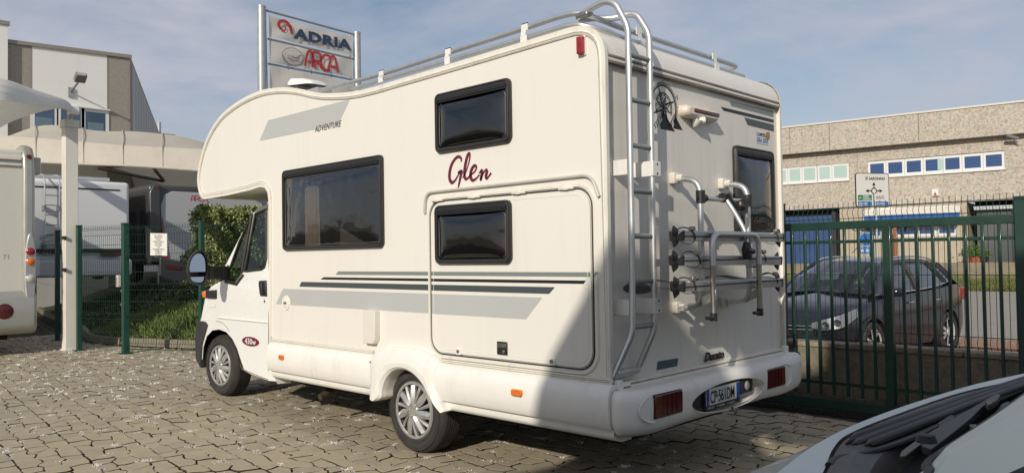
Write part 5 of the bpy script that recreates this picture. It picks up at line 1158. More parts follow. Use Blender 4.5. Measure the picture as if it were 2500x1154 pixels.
mb = MB(); mb.prism([(p.y, p.z) for p in [B3(*q) for q in ((400, 645), (440, 650), (436, 660), (402, 656))]], 0, XG+.10, XG+.16); mb.build('fog_lamp', M_maroon, gv_, bevel=.01)
mb = MB(); mb.lathe([(0, .02), (.04, .015), (.05, 0)], B3(384, 457)+Vector((.1, 0, 0)), (1, 0, 0), 12); mb.build('marker_lamp', M_maroon, gv_)
mb = MB(); mb.box((XG-4, 8.05, 1.5), (XG-.5, 8.18, 2.9)); mb.build('side_awning_box', mat('slate_plastic', (.05, .05, .055), .5), gv_, bevel=.02)
a = B3(465, 491)
M_rl = mat('red_lettering', (.42, .03, .04), .4)
ARCA = {'A': [[(0, 0), (.18, .75), (.3, 1), (.5, 1), (.62, .75), (.8, 0)], [(.22, .33), (.62, .33)]], 'R': [[(0, 0), (0, 1), (.5, 1), (.68, .82), (.6, .55), (.4, .45), (.1, .45)], [(.4, .45), (.75, 0)]], 'C': [[(.78, .95), (.4, 1), (.08, .75), (.05, .3), (.35, 0), (.75, .02)]]}
def arca(fn, h, wd, name, m, par, step=.78, sh=0.0):
    mb = MB(); x = 0
    for ch in 'ARCA':
        for st in ARCA[ch]:
            pts = [Vector(((x+p[0]+sh*p[1])*h, p[1]*h)) for p in st]
            if len(pts) > 2: pts = roundpath([Vector((p.x, p.y, 0)) for p in pts], h*.15, 3)
            ribbon(mb, pts, wd, fn)
        x += step
    return mb.build(name, m, par, smooth=0)
arca(lambda u, v: Vector((XG+.024, a.y+u, a.z+v)), .15, .022, 'lettering', M_rl, gv_)

# ------------------------------------------------------------------ office building on the left
FBX = -28.9
M_pw = mat('white_render_wall', (.80, .80, .765), .8, var=.03, vscale=1, bump=.15, bscale=30, dirt=(.55, .54, .48, .25), dscale=.5)
M_pg = mat('grey_pebble_render', (.31, .285, .245), .9, var=.15, vscale=12, bump=.5, bscale=40)
M_cap = mat('parapet_cap', (.30, .28, .24), .6, metal=.2)
M_wb = mat('office_window_glass', (.045, .09, .15), .06, var=.2, vscale=.6, coat=.8)
M_alw = mat('white_window_frame', (.72, .72, .70), .4)
ob = thing('office_building', 'white and grey office building with a strip of windows behind the canopies', 'building', (FBX-4, 8.5, 0))
bx = lambda px, py, d=0: Bk(px, py, FBX+d)
cols = [(18, 76, M_pg), (76, 263, M_pw), (263, 317, M_pg)]
def topy(px): return 106+(px-18)*(143-106)/(317-18)
for (a, b, m_) in cols:
    A = bx(a, topy(a)); B = bx(b, topy(b))
    mb = MB(); mb.add([Vector((FBX, A.y, 0)), Vector((FBX, B.y, 0)), Vector((FBX, B.y, B.z)), Vector((FBX, A.y, A.z))]+[Vector((FBX-.3, A.y, 0)), Vector((FBX-.3, B.y, 0)), Vector((FBX-.3, B.y, B.z)), Vector((FBX-.3, A.y, A.z))], [(0, 1, 2, 3), (4, 5, 6, 7), (0, 3, 7, 4), (1, 2, 6, 5), (3, 2, 6, 7)])
    mb.build('wall_panel', m_, ob, smooth=0)
for x_ in (76, 263):
    q = bx(x_, 200); mb = MB(); mb.box((FBX-.005, q.y-.025, 3), (FBX+.006, q.y+.025, bx(x_, topy(x_)).z)); mb.build('joint', M_cap, ob)
A = bx(18, topy(18)); B = bx(317, topy(317)); C = Vp(392, 325, (B.x, B.y), (-45.6, 18.4))
mb = MB(); t = Vector((0, 0, .12)); e = Vector((.06, 0, 0)); mb.add([A+e, B+e+Vector((0, .05, 0)), B+e+t+Vector((0, .05, 0)), A+e+t, A-e*6, B-e*6, B-e*6+t, A-e*6+t], [(0, 1, 2, 3), (3, 2, 6, 7), (0, 1, 5, 4)]); mb.build('parapet_cap', M_cap, ob, smooth=0)
far_ = Vector((-60, 25.2, 9.0)); dirv = Vector((-45.6-B.x, 18.35-B.y, 0)).normalized(); nS = Vector((-dirv.y, dirv.x, 0)); nS = nS if nS.y < 0 else -nS
mb = MB(); F0 = B.copy(); F1 = B+dirv*1.1; F2 = B+dirv*34
M_side = mat('side_wall_cladding', (.46, .47, .47), .7, var=.04, vscale=.5)
def sidep(P, Q, zt0, zt1, m_, nm):
    mb = MB(); mb.add([Vector((P.x, P.y, 0)), Vector((Q.x, Q.y, 0)), Vector((Q.x, Q.y, zt1)), Vector((P.x, P.y, zt0)), Vector((P.x-.3, P.y+.1, 0)), Vector((P.x-.3, P.y+.1, zt0))], [(0, 1, 2, 3)]); return mb.build(nm, m_, ob, smooth=0)
sidep(F0, F1, B.z, B.z, M_pg, 'side_wall'); sidep(F1, F2, B.z, B.z, M_side, 'side_wall')
for k in range(1, 24):
    P = F1+dirv*(k*1.35); mb = MB(); mb.box((P.x-.02, P.y-.03, 3), (P.x+.02, P.y+.0, B.z-.02)); mb.build('joint', M_cap, ob)
mb = MB(); mb.add([F0+Vector((0, 0, .12)), F2+Vector((0, 0, .12)), F2+Vector((0, -.05, -.02)), F0+Vector((0, -.05, -.02))], [(0, 1, 2, 3)]); mb.build('parapet_cap', M_cap, ob, smooth=0)
# windows
wz1 = bx(200, 264.5).z; wz0 = wz1-1.75
sill = bx(178, 262); Lw = [(80, 134), (143, 202), (205, 266)]
for a, b in ((79, 137), (143, 201), (203, 261)):
    ya, yb = bx(a, 300).y, bx(b, 300).y
    mb = MB(); mb.prism([(ya-.06, wz0), (yb+.06, wz0), (yb+.06, wz1), (ya-.06, wz1)], 0, FBX+.005, FBX+.03); wn = mb.build('window', M_alw, ob)
    mb = MB(); mb.prism([(ya+.06, wz0+.08), (yb-.06, wz0+.08), (yb-.06, wz1-.10), (ya+.06, wz1-.10)], 0, FBX+.03, FBX+.034); mb.build('pane', M_wb, wn)
    mb = MB(); mb.box((FBX+.034, yb-.62, wz0+.08), (FBX+.037, yb-.12, wz1-.45)); mb.build('blind', mat('blue_blind', (.14, .21, .25), .5), wn)
mb = MB(); mb.box((FBX+.005, bx(75, 300).y, wz1), (FBX+.12, bx(267, 300).y, wz1+.05)); mb.build('window_ledge', M_alw, ob)
# projecting left block
q = bx(19, 62, .18)
mb = MB(); mb.box((FBX-6, -6, 0), (FBX+.18, q.y, q.z)); mb.build('side_block', M_pw, ob, smooth=0)
mb = MB(); mb.box((FBX-6.05, -6.05, q.z), (FBX+.23, q.y+.05, q.z+.12)); mb.build('parapet_cap', M_cap, ob, smooth=0)
# floodlight
fl0 = thing('floodlight', 'grey floodlight on an arm on the white office wall', 'floodlight', tuple(bx(173, 226)))
q = bx(173, 226); mb = MB(); mb.box((FBX, q.y-.09, q.z-.16), (FBX+.05, q.y+.09, q.z+.16)); mb.build('wall_plate', M_galv, fl0)
mb = MB(); mb.tube([q, q+Vector((.9, 0, .28))], .03, 8); mb.build('arm', mat('flood_grey', (.16, .16, .16), .5), fl0)
h = q+Vector((.95, 0, .34)); mb = MB(); Mx = Matrix.Translation(h) @ Matrix.Rotation(radians(-38), 4, 'Y'); mb.box((-.16, -.17, -.09), (.16, .17, .09), M=Mx); hd = mb.build('lamp_head', MATS['flood_grey'], fl0, bevel=.03)
mb = MB(); mb.box((.158, -.13, -.06), (.168, .13, .06), M=Mx); mb.build('lens', mat('lens_grey', (.4, .38, .35), .2), hd)
mb = MB(); q2 = Dp(388, 312, 50)
ch_ = thing('roof_flue', 'short steel flue on the low roof beyond the office', 'flue', tuple(q2)); mb.tube([q2+Vector((0, 0, -.4)), q2+Vector((0, 0, .35))], .13, 10); mb.build('pipe', M_galv, ch_)
mb = MB(); mb.box((q2.x-6, q2.y-.9, 0), (q2.x+.3, q2.y+.9, q2.z-.38)); mb.build('low_roof', mat('roof_dark', (.10, .09, .08), .8), ch_)

# ------------------------------------------------------------------ banner tower
TA, TB = (-21.2, 11.49), (-21.6, 15.12)
tw = thing('banner_tower', 'tall banner frame with red and navy lettered banners between two grey poles', 'sign', (-21.4, 13.3, 0))
T = lambda px, py, d=0: Vp(px, py, TA, TB)+Vector((d, -d*.11, 0))
for (pxc, pyt) in ((638, 16), (871, 80)):
    q = T(pxc, pyt); mb = MB(); mb.lathe([(0, 0), (.125, 0), (.125, -q.z)], q, (0, 0, 1), 20); mb.lathe([(0, .01), (.13, .01), (.13, -.05)], q, (0, 0, 1), 20); mb.build('pole', M_galv, tw)
def Tl(px, py0, py1, r, name='rail', m=None):
    mb = MB(); mb.tube([T(*px[0:2]), T(*px[2:4])], r, 8); return mb
rails = [(650, 26, 864, 84), (654, 95, 862, 144), (655, 156, 862, 195)]
for r_ in rails:
    mb = MB(); mb.tube([T(r_[0], r_[1]), T(r_[2], r_[3])], .035, 8); mb.build('cross_rail', M_galv, tw)
for a, b in (((652, 26), (657, 235)), ((858, 84), (863, 240)), ((706, 110), (709, 220)), ((764, 122), (765, 225)), ((812, 135), (813, 232))):
    mb = MB(); mb.tube([T(*a, -.12), T(*b, -.12)], .02, 6); mb.build('upright', M_galv, tw)
def banner(tl, tr, br, bl, seed):
    rb = random.Random(seed); n, m_ = 28, 12; vs = []; fs = []
    ph = [(rb.uniform(0, 6), rb.uniform(2, 9), rb.uniform(2, 7)) for _ in range(4)]
    for i in range(n+1):
        for j in range(m_+1):
            u, v = i/n, j/m_; px = (tl[0]*(1-u)+tr[0]*u)*(1-v)+(bl[0]*(1-u)+br[0]*u)*v; py = (tl[1]*(1-u)+tr[1]*u)*(1-v)+(bl[1]*(1-u)+br[1]*u)*v
            sc = sin(pi*((u*3) % 1)); py += (1.6*sc if j == 0 else 0) - (1.2*sc if j == m_ else 0)
            d = .05+.007*sum(sin(p+u*a*2+v*b) for p, a, b in ph)+.02*abs(sin(u*3*pi))*sin(v*pi)
            vs.append(T(px, py, d))
    for i in range(n):
        for j in range(m_): k = i*(m_+1)+j; fs.append((k, k+m_+1, k+m_+2, k+1))
    mb = MB(); mb.add(vs, fs); return mb.build('banner', mat('banner_fabric', (.76, .73, .67), .7, transl=.2, var=.05, vscale=1.5, dirt=(.45, .41, .34, .5), dscale=1.0), tw, smooth=70)
b1 = banner((655, 39), (857, 91), (859, 138), (656, 92), 1); b2 = banner((656, 99), (858, 146), (860, 191), (657, 154), 2); b3 = banner((657, 161), (861, 200), (863, 245), (658, 222), 3)
def onT(px0, py0, px1, py1, d=.10):
    o = T(px0, py0, d); e = T(px1, py1, d); du_ = (e-o); L_ = du_.length; du_ = du_/L_; return o, du_, L_
o, du_, L_ = onT(717, 95, 837, 120); vz = Vector((0, 0, 1))
M_navy = mat('banner_navy', (.03, .055, .12), .5); M_bred = mat('banner_red', (.50, .045, .05), .5)
text('ADRIA', 'lettering', M_navy, b1, lambda u, v: o+du_*u+vz*v, .42, off=.022, sx=1.62, spacing=1.12)
lo_ = T(676, 80, .10); mb = MB(); Fb = lambda u, v: lo_+du_*u+vz*v
ribbon(mb, catmull([Vector(p) for p in ((.10, .10), (.02, .22), (.10, .34), (.30, .35), (.42, .22), (.50, .02))], 5), .10, Fb); ribbon(mb, catmull([Vector(p) for p in ((.50, .10), (.44, .30))], 3), .06, Fb); ribbon(mb, catmull([Vector(p) for p in ((.06, .12), (.2, .06), (.27, .15), (.22, .22))], 4), .05, Fb); mb.build('logo', M_bred, b1, smooth=0)
o2, du2, L2_ = onT(741, 163, 833, 182)
arca(lambda u, v: o2+du2*u+vz*v, .50, .085, 'lettering', M_bred, b2, step=.60, sh=.0)
lo2 = T(713, 141, .10); mb = MB(); Fc = lambda u, v: lo2+du_*u+vz*v
ribbon(mb, [Vector((.40*cos(t), .27*sin(t))) for t in [2*pi*k/40 for k in range(41)]], .02, Fc); ribbon(mb, [Vector((.37*cos(t), .25*sin(t))) for t in [pi+pi*k/20 for k in range(21)]], .025, Fc)
ribbon(mb, catmull([Vector(p) for p in ((-.30, .06), (-.10, .02), (.10, -.02), (.20, .04), (.28, .10), (.36, .06))], 4), [.01]*6+[.04]*10+[.02]*5, Fc); ribbon(mb, catmull([Vector(p) for p in ((-.22, -.04), (0, -.10), (.16, -.08), (.22, .02))], 4), .03, Fc); mb.build('logo', mat('logo_grey', (.22, .21, .20), .5), b2, smooth=0)
# ================================================================== RIGHT SIDE: WALL, FENCE, GATE, STREET
M_wallc = mat('old_concrete_wall', (0.23, 0.20, 0.15), 0.95, var=0.3, vscale=14, bump=0.9, bscale=45, dirt=(0.10, 0.075, 0.05, 0.7), dscale=1.5)
M_capc = mat('concrete_coping', (0.30, 0.255, 0.19), 0.95, var=0.3, vscale=10, bump=0.9, bscale=50, dirt=(0.13, 0.09, 0.06, 0.8), dscale=2)
YG, YW = 7.5, 7.8
wl = thing('low_wall', 'low rough concrete wall with a worn coping carrying the green mesh fence', 'wall', (-1, YW+.1, 0))
mb = MB(); mb.box((-14, YW, -.3), (6, YW+.2, .575)); mb.build('wall_face', M_wallc, wl)
for k in range(18):
    mb = MB(); a = -12+k*1.0; mb.box((a+.004, YW-.015, .577), (a+.996, YW+.215, .625+.004*sin(k*2.3))); mb.build('coping_stone', M_capc, wl, bevel=.008)
fw = thing('mesh_fence', 'green welded mesh fence standing on the low concrete wall behind the sliding gate', 'fence', (-1, YW+.1, .6))
for x_ in (-6.2, -3.70, -1.45, 1.0):
    mb = MB(); mb.box((x_-.04, YW+.04, .6), (x_+.04, YW+.12, 2.02)); mb.box((x_-.045, YW+.035, 2.02), (x_+.045, YW+.125, 2.035)); mb.build('fence_post', M_green, fw, bevel=.005)
for a, b in ((-6.2, -3.70), (-3.70, -1.45), (-1.45, 1.0)):
    mb = MB(); wire_panel(mb, (a, YW+.08), (b, YW+.08), .64, 1.96, -.035, folds=(.70, 1.90)); mb.build('wire_panel', M_wire, fw, smooth=0, fix=False)

M_gate = mat('gate_dark_green', (0.006, 0.038, 0.026), 0.45, var=0.15, vscale=10, coat=0.2)
# sliding gate
gt = thing('sliding_gate', 'dark green steel sliding gate with upright bars beside the back of the motorhome', 'gate', (-2.5, YG, 0))
zt_ = Sd(2165, 540, YG).z
gx0, gx1 = -5.2, -1.50
mb = MB(); mb.box((gx0, YG-.03, 1.735), (gx1, YG+.03, 1.81)); mb.build('top_beam', M_gate, gt, bevel=.006)
mb = MB(); mb.box((gx0, YG-.035, .035), (gx1+3.0, YG+.035, .135)); mb.build('bottom_beam', M_gate, gt, bevel=.006)
zr1 = Sd(2050, 590, YG).z; zr2 = Sd(2050, 939, YG).z; zr2b = Sd(1938, 925, YG).z
mb = MB(); mb.box((gx0, YG-.012, zr1-.015), (gx1, YG+.012, zr1+.015)); mb.build('rail', M_gate, gt, bevel=.003)
mb = MB(); mb.box((gx0, YG-.012, zr2b-.015), (gx1+3, YG+.012, zr2b+.015)); mb.build('rail', M_gate, gt, bevel=.003)
xst = Sd(2171, 750, YG).x
mb = MB(); mb.box((xst-.037, YG-.036, .12), (xst+.037, YG+.036, 1.75)); mb.build('stile', M_gate, gt, bevel=.006)
bars = [Sd(px, 700, YG).x for px in (1939.5, 1970, 2001, 2033, 2067, 2101.5, 2135, 2209, 2244, 2282.6, 2322, 2362, 2404, 2446)]
ztb = Sd(1940, 562, YG).z; zbb = Sd(1945, 953, YG).z
b0 = MB().box((bars[0]-.0125, YG-.0125-.026, zbb), (bars[0]+.0125, YG+.0125-.026, ztb)).build('bar', M_gate, gt, bevel=.003)
xs_ = bars[1:]+[bars[0]-.125*k for k in range(1, 12)]+[bars[-1]+.127*k for k in range(1, 3)]
for x_ in xs_:
    c = b0.copy(); COL.objects.link(c); c.parent = gt; c.location.x += x_-bars[0]
mb = MB(); nT = 0; x_ = gx0
while x_ < .2:
    mb.add([(x_, YG-.05, .005), (x_+.018, YG-.05, .005), (x_+.014, YG-.05, .028), (x_+.004, YG-.05, .028), (x_, YG-.035, .005), (x_+.018, YG-.035, .005), (x_+.014, YG-.035, .028), (x_+.004, YG-.035, .028)], [(0, 1, 2, 3), (0, 3, 7, 4), (1, 2, 6, 5), (3, 2, 6, 7)]); x_ += .03
mb.box((gx0, YG-.05, -.02), (.2, YG-.035, .006)); mb.build('toothed_rack', mat('dark_rack', (.045, .045, .05), .5, metal=.5), gt, smooth=0, kind='stuff')
gp_ = thing('gate_post', 'thick dark green gate post at the right edge of the frame', 'post', (-1.48, YG, 0)); q = Sd(2494, 485, YG)
mb = MB(); mb.box((q.x-.045, YG-.06, 0), (q.x+.09, YG+.06, q.z)); mb.build('post', M_gate, gp_, bevel=.006); mb = MB(); mb.box((q.x-.05, YG-.065, q.z), (q.x+.095, YG+.065, q.z+.02)); mb.build('post_cap', M_gate, gp_)

# street
ZS = -.25
mb = MB(); mb.box((-70, YW+.2, ZS-.04), (40, 17.6, ZS)); pv = tag(mb.build('pavement', mat('pavement_bed', (.20, .14, .10), .95, var=.2, vscale=5), smooth=0), 'reddish brick pavement beyond the wall', None, kind='structure')
random.seed(9); nb = MB(); cnt = 0; nbr = 0; M_br = mat('brick_paver', (.30, .18, .125), .9, var=.25, vscale=6, bump=.3, dirt=(.42, .36, .28, .6), dscale=4)
y_ = 9.0; row = 0
while y_ < 17.5:
    x_ = -9.0+(row % 2)*.11
    while x_ < -2.0:
        P = Vector((x_, y_, ZS)); v = visible(P, 10)
        if v and v[0] > 2150:
            h = random.uniform(0, .004); bb = ((x_+.003, y_+.003, ZS-.01), (x_+.207, y_+.102, ZS+.006+h)); cnt += 1
            if v[0] > 2390 and P.x > -4.2 and y_ > 12.2 and nbr < 290:
                nbr += 1; c = MB().box((0, 0, -.01), (.204, .099, .006)).build('brick', M_br, pv, smooth=0, fix=False) if nbr == 1 else b1_.copy()
                if nbr == 1: b1_ = c
                else: COL.objects.link(c); c.parent = pv
                c.location = (x_+.003, y_+.003, ZS+h)
            else: nb.box(*bb)
        x_ += .213
    y_ += .106; row += 1
nb.build('brick', M_br, pv, smooth=0, kind='stuff', fix=False)
lf = MB(); rg = random.Random(8)
for _ in range(350):
    x_, y_ = rg.uniform(-5.5, -2.6), rg.uniform(12, 17.5); r = rg.uniform(.015, .035); a = rg.uniform(0, 6); lf.add([(x_+r*cos(a), y_+r*sin(a), ZS+.012), (x_-r*.5*sin(a), y_+r*.5*cos(a), ZS+.018), (x_-r*cos(a), y_-r*sin(a), ZS+.012), (x_+r*.5*sin(a), y_-r*.5*cos(a), ZS+.012)], [(0, 1, 2, 3)])
tag(lf.build('fallen_leaves', mat('pale_leaf', (.55, .47, .34), .8), smooth=0, fix=False), 'pale fallen leaves scattered on the brick pavement', 'leaves', kind='stuff')
mb = MB(); mb.box((-70, 17.6, ZS-.05), (40, 17.85, ZS+.02)); mb.build('road_kerb', M_curb, None); tag(bpy.data.objects['road_kerb'], 'pale kerb between the pavement and the road', None, kind='structure')
mb = MB(); mb.add([(-120, 17.85, ZS+.004), (60, 17.85, ZS+.004), (60, 37.5, ZS+.004), (-120, 37.5, ZS+.004)], [(0, 1, 2, 3)]); rd_ = tag(mb.build('road', M_asphalt, smooth=0), 'wide sunlit pale asphalt road', None, kind='structure')
mb = MB(); mb.add([(-120, 36.9, ZS+.008), (60, 36.9, ZS+.008), (60, 37.1, ZS+.008), (-120, 37.1, ZS+.008)], [(0, 1, 2, 3)]); mb.build('edge_line', mat('road_paint', (.55, .54, .5), .8, var=.2, vscale=10), rd_, smooth=0)
# verge
GA, GB = Vector((-19.4, 41.1, 0)), Vector((-8.07, 42.5, 0)); gd = (GB-GA).normalized(); gn = Vector((gd.y, -gd.x, 0))   # facing the camera
FA, FB = GA-gd*40, GB+gd*40
vs = []
mb = MB(); a0 = FA+gn*4.6; b0_ = FB+gn*4.6; strip(mb, [a0+Vector((0, 0, ZS-.02)), a0-gn*1.2+Vector((0, 0, ZS+.2)), a0-gn*2.8+Vector((0, 0, ZS+.35))], [b0_+Vector((0, 0, ZS-.02)), b0_-gn*1.2+Vector((0, 0, ZS+.2)), b0_-gn*2.8+Vector((0, 0, ZS+.35))]); tag(mb.build('verge', M_soil, smooth=0), 'grass verge across the road below the low wall', None, kind='structure')
rg = random.Random(31); v, f = [], []
for _ in range(16000):
    t = rg.uniform(-4, 24); w_ = rg.uniform(0, 2.7); p = GA+gd*t+gn*(4.6-w_); p.z = ZS+.36*min(1, w_/2.8); h = rg.uniform(.15, .5)*(.5+.5*abs(sin(t*1.3))); a = rg.uniform(0, 6); c, s = cos(a)*.02, sin(a)*.02; k = len(v)
    v += [(p.x-c, p.y-s, p.z), (p.x+c, p.y+s, p.z), (p.x+c*5, p.y+s*4, p.z+h)]; f.append((k, k+1, k+2))
mb = MB(); mb.v = v; mb.f = f; tag(mb.build('verge_grass', mat('verge_green', (.10, .15, .03), .7, var=.4, vscale=1.5, col2=(.20, .22, .06)), smooth=0, fix=False), 'bright unmown grass on the verge across the road', 'grass', kind='stuff')

# ------------------------------------------------------------------ industrial building
M_peb = mat('exposed_aggregate', (.335, .285, .215), .95, bump=1.0, bscale=9, var=.0)
def pebble(m):
    t = m.node_tree; b = t.nodes['Principled BSDF']; tc = t.nodes.new('ShaderNodeTexCoord')
    vo = t.nodes.new('ShaderNodeTexVoronoi'); vo.inputs['Scale'].default_value = 11; vo.inputs['Randomness'].default_value = 1
    n = t.nodes.new('ShaderNodeTexNoise'); n.inputs['Scale'].default_value = 15; n.inputs['Detail'].default_value = 4; n.inputs['Roughness'].default_value = .8
    r = t.nodes.new('ShaderNodeValToRGB'); r.color_ramp.elements[0].position = .34; r.color_ramp.elements[0].color = (.22, .18, .13, 1); r.color_ramp.elements[1].position = .58; r.color_ramp.elements[1].color = (.60, .51, .38, 1)
    mx = t.nodes.new('ShaderNodeMix'); mx.data_type = 'RGBA'; mx.inputs[0].default_value = .35
    t.links.new(tc.outputs['Object'], vo.inputs['Vector']); t.links.new(tc.outputs['Object'], n.inputs['Vector']); t.links.new(n.outputs[0], r.inputs[0])
    hs = t.nodes.new('ShaderNodeHueSaturation'); hs.inputs['Saturation'].default_value = .25; hs.inputs['Value'].default_value = .62; t.links.new(vo.outputs['Color'], hs.inputs['Color'])
    t.links.new(r.outputs[0], mx.inputs[6]); t.links.new(hs.outputs[0], mx.inputs[7]); t.links.new(mx.outputs[2], b.inputs['Base Color'])
pebble(M_peb)
ib = thing('industrial_building', 'beige pebble-finish industrial building with strip windows across the road', 'building', (-13, 43, 0))
W2 = lambda px, py, d=0: Vp(px, py, GA, GB)+gn*d
zP = W2(2400, 640).z
def wpanel(name, pts, d0, d1, m, par=None, **k):
    """slab on the facade between offsets d0 and d1 from a pixel outline of the photograph's survey"""
    P = [Vp(x, y, GA, GB) for x, y in pts]; mb = MB(); n = len(P); mb.add([p+gn*d1 for p in P]+[p+gn*d0 for p in P], [tuple(range(n)), tuple(range(2*n-1, n-1, -1))]+[(i, (i+1) % n, (i+1) % n+n, i+n) for i in range(n)]); return mb.build(name, m, par or ib, smooth=0, **k)
def along(P): return (Vector((P.x, P.y, 0))-GA).dot(gd)
def slab(name, t0, t1, z0, z1, d0, d1, m, par=None, **k):
    mb = MB(); A = GA+gd*t0; B = GA+gd*t1; vs = []
    for d in (d1, d0): vs += [Vector((A.x, A.y, z0))+gn*d, Vector((B.x, B.y, z0))+gn*d, Vector((B.x, B.y, z1))+gn*d, Vector((A.x, A.y, z1))+gn*d]
    mb.add(vs, [(0, 1, 2, 3), (7, 6, 5, 4), (0, 1, 5, 4), (1, 2, 6, 5), (2, 3, 7, 6), (3, 0, 4, 7)]); return mb.build(name, m, par or ib, smooth=0, **k)
zTop = W2(1900, 318, .4).z; zPb = (W2(1900, 379, .4).z+W2(2480, 331, .4).z)/2
T_ = lambda px, py: along(Vp(px, py, GA, GB)); Z_ = lambda px, py, d=0: W2(px, py, d).z
# storeys: walls in panels around openings
up0, up1 = Z_(2120, 431), (Z_(2120, 396)+Z_(2450, 370))/2
tj = [T_(1890, 420)-14, T_(1890, 420)-6, T_(2074, 400), T_(2118, 400), T_(2453, 390), T_(2500, 390)+1, T_(2500, 390)+10]
zw0 = (Z_(2122, 432)+Z_(2453, 413))/2; zw1 = (Z_(2122, 394)+Z_(2453, 370))/2; zw0b = (Z_(1900, 449)+Z_(2070, 440))/2; zw1b = (Z_(1900, 409)+Z_(2070, 399))/2
tL, tR = T_(1890, 420)-30, T_(2500, 390)+20; tA = T_(2073, 400); tB = T_(2119, 400); tC = T_(2453, 390)
slab('wall_panel', tL, tR, zw1+.03, zPb+.2, -.3, 0, M_peb)
slab('wall_panel', tA+.0, tB, zw0b, zw1+.025, -.3, 0, M_peb); slab('wall_panel', tC, tR, zw0, zw1+.025, -.3, 0, M_peb)
slab('wall_panel', tL, tA, zw1b+.02, zw1+.025, -.3, -.002, M_peb)
zd1 = Z_(2200, 505); 
slab('wall_panel', tL, tA, zd1+.1, zw0b-.01, -.3, 0, M_peb); slab('wall_panel', tA, tC, zd1+.1, zw0-.01, -.3, -.002, M_peb); slab('wall_panel', tC, tR, zd1+.1, zw0-.01, -.3, 0, M_peb)
# parapet band
for a, b in zip([tL]+[T_(1935, 350), T_(2031, 350), T_(2247, 330)], [T_(1935, 350), T_(2031, 350), T_(2247, 330), tR]): slab('parapet_panel', a+.012, b-.012, zPb, zTop, -.1, .45, M_peb)
slab('roof_cap', tL, tR, zTop, zTop+.09, -.2, .5, mat('roof_cap_white', (.62, .60, .55), .5))
slab('roof', tL, tR, zTop-.5, zTop-.3, -14, 0, M_cap)
for px in (1995, 2094): t = T_(px, 420); slab('joint', t-.015, t+.015, zw0, zPb, -.01, .004, M_cap)
slab('joint', tL, tR, zw1b+.35, zw1b+.37, -.01, .004, M_cap)
# windows
M_bw = mat('blue_window_glass', (.025, .07, .20), .08, var=.2, vscale=.5, coat=.8); M_gw = mat('pale_green_glass', (.42, .56, .52), .2, var=.06, vscale=1, coat=.3)
def wrow(pxs, py, z0, z1, mg, lab):
    for a, b in zip(pxs, pxs[1:]):
        t0, t1 = T_(a, py), T_(b, py); fr = slab('window', t0, t1-.012, z0, z1, -.12, -.03, M_alw, label=lab); slab('pane', t0+.10, t1-.11, z0+.13, z1-.12, -.03, -.022, mg, fr)
wrow([2119, 2163, 2208, 2254, 2302, 2349, 2401, 2453], 400, zw0, zw1, M_bw, 'blue tinted upper window')
q = T_(2290, 400); slab('blind', q-.02, q+.25, zw0+.15, zw1-.14, -.022, -.018, M_gw)
wrow([1866, 1892, 1923, 1958, 1995, 2031, 2073], 420, zw0b, zw1b, M_gw, 'pale green upper window')
slab('sill', tB-.05, tC+.05, zw0-.06, zw0-.012, -.2, .08, M_alw); slab('sill', tL, tA+.03, zw0b-.06, zw0b-.012, -.2, .08, M_alw)
# ground floor
zg1 = zd1+.1; tD0, tD1 = T_(1890, 560)-2, T_(2051, 560); tO0, tO1 = T_(2362, 560), T_(2482, 560); tW0, tW1 = T_(2183, 560), T_(2337, 560)
zl0, zl1 = Z_(2260, 577), Z_(2260, 545)-.0; zl1 = zl0+1.5
slab('wall_panel', tL, tD0, zP-1, zg1-.005, -.3, 0, M_peb); 
M_rib = mat('ribbed_concrete', (.46, .40, .30), .9, var=.1, vscale=8, bump=.4)
slab('wall_panel', tD1, tW0, zP-1, zg1-.005, -.3, 0, M_rib); slab('wall_panel', tW0, tW1, zP-1, zl0, -.3, -.001, M_rib); slab('wall_panel', tW0, tW1, zl1, zg1-.005, -.3, -.001, M_rib); slab('wall_panel', tW1, tO0, zP-1, zg1-.005, -.3, 0, M_rib); slab('wall_panel', tO1, tR, zP-1, zg1-.005, -.3, 0, M_rib)
t = tD1+.1; mb = MB(); rb_ = 0
while t < tO0-.1:
    if not (tW0-.1 < t < tW1+.1): 
        A = GA+gd*t; mb.add([Vector((A.x, A.y, zP-.6))+gn*.03-gd*.03, Vector((A.x, A.y, zP-.6))+gn*.03+gd*.03, Vector((A.x, A.y, zg1-.9))+gn*.03+gd*.03, Vector((A.x, A.y, zg1-.9))+gn*.03-gd*.03, Vector((A.x, A.y, zP-.6))-gd*.05, Vector((A.x, A.y, zP-.6))+gd*.05, Vector((A.x, A.y, zg1-.9))+gd*.05, Vector((A.x, A.y, zg1-.9))-gd*.05], [(0, 1, 2, 3), (0, 3, 7, 4), (1, 2, 6, 5), (3, 2, 6, 7)])
    t += .16
mb.build('wall_rib', M_rib, ib, smooth=0, kind='stuff')
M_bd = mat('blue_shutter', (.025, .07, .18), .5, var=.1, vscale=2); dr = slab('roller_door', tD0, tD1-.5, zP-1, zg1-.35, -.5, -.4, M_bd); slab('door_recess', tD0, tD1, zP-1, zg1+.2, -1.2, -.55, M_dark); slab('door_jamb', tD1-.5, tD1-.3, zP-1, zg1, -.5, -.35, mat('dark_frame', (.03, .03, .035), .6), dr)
t = tD0
while t < tD1-.6: slab('door_rib', t, t+.05, zP-1, zg1-.36, -.4, -.375, M_bd, dr); t += .34
slab('porch_recess', tO0, tO1, zP-1, zg1+.2, -3.2, -3.0, mat('porch_dark', (.035, .035, .04), .5)); slab('porch_side', tO0-.2, tO0, zP-1, zg1, -3, -.31, M_rib); slab('porch_side', tO1, tO1+.2, zP-1, zg1, -3, -.31, M_rib)
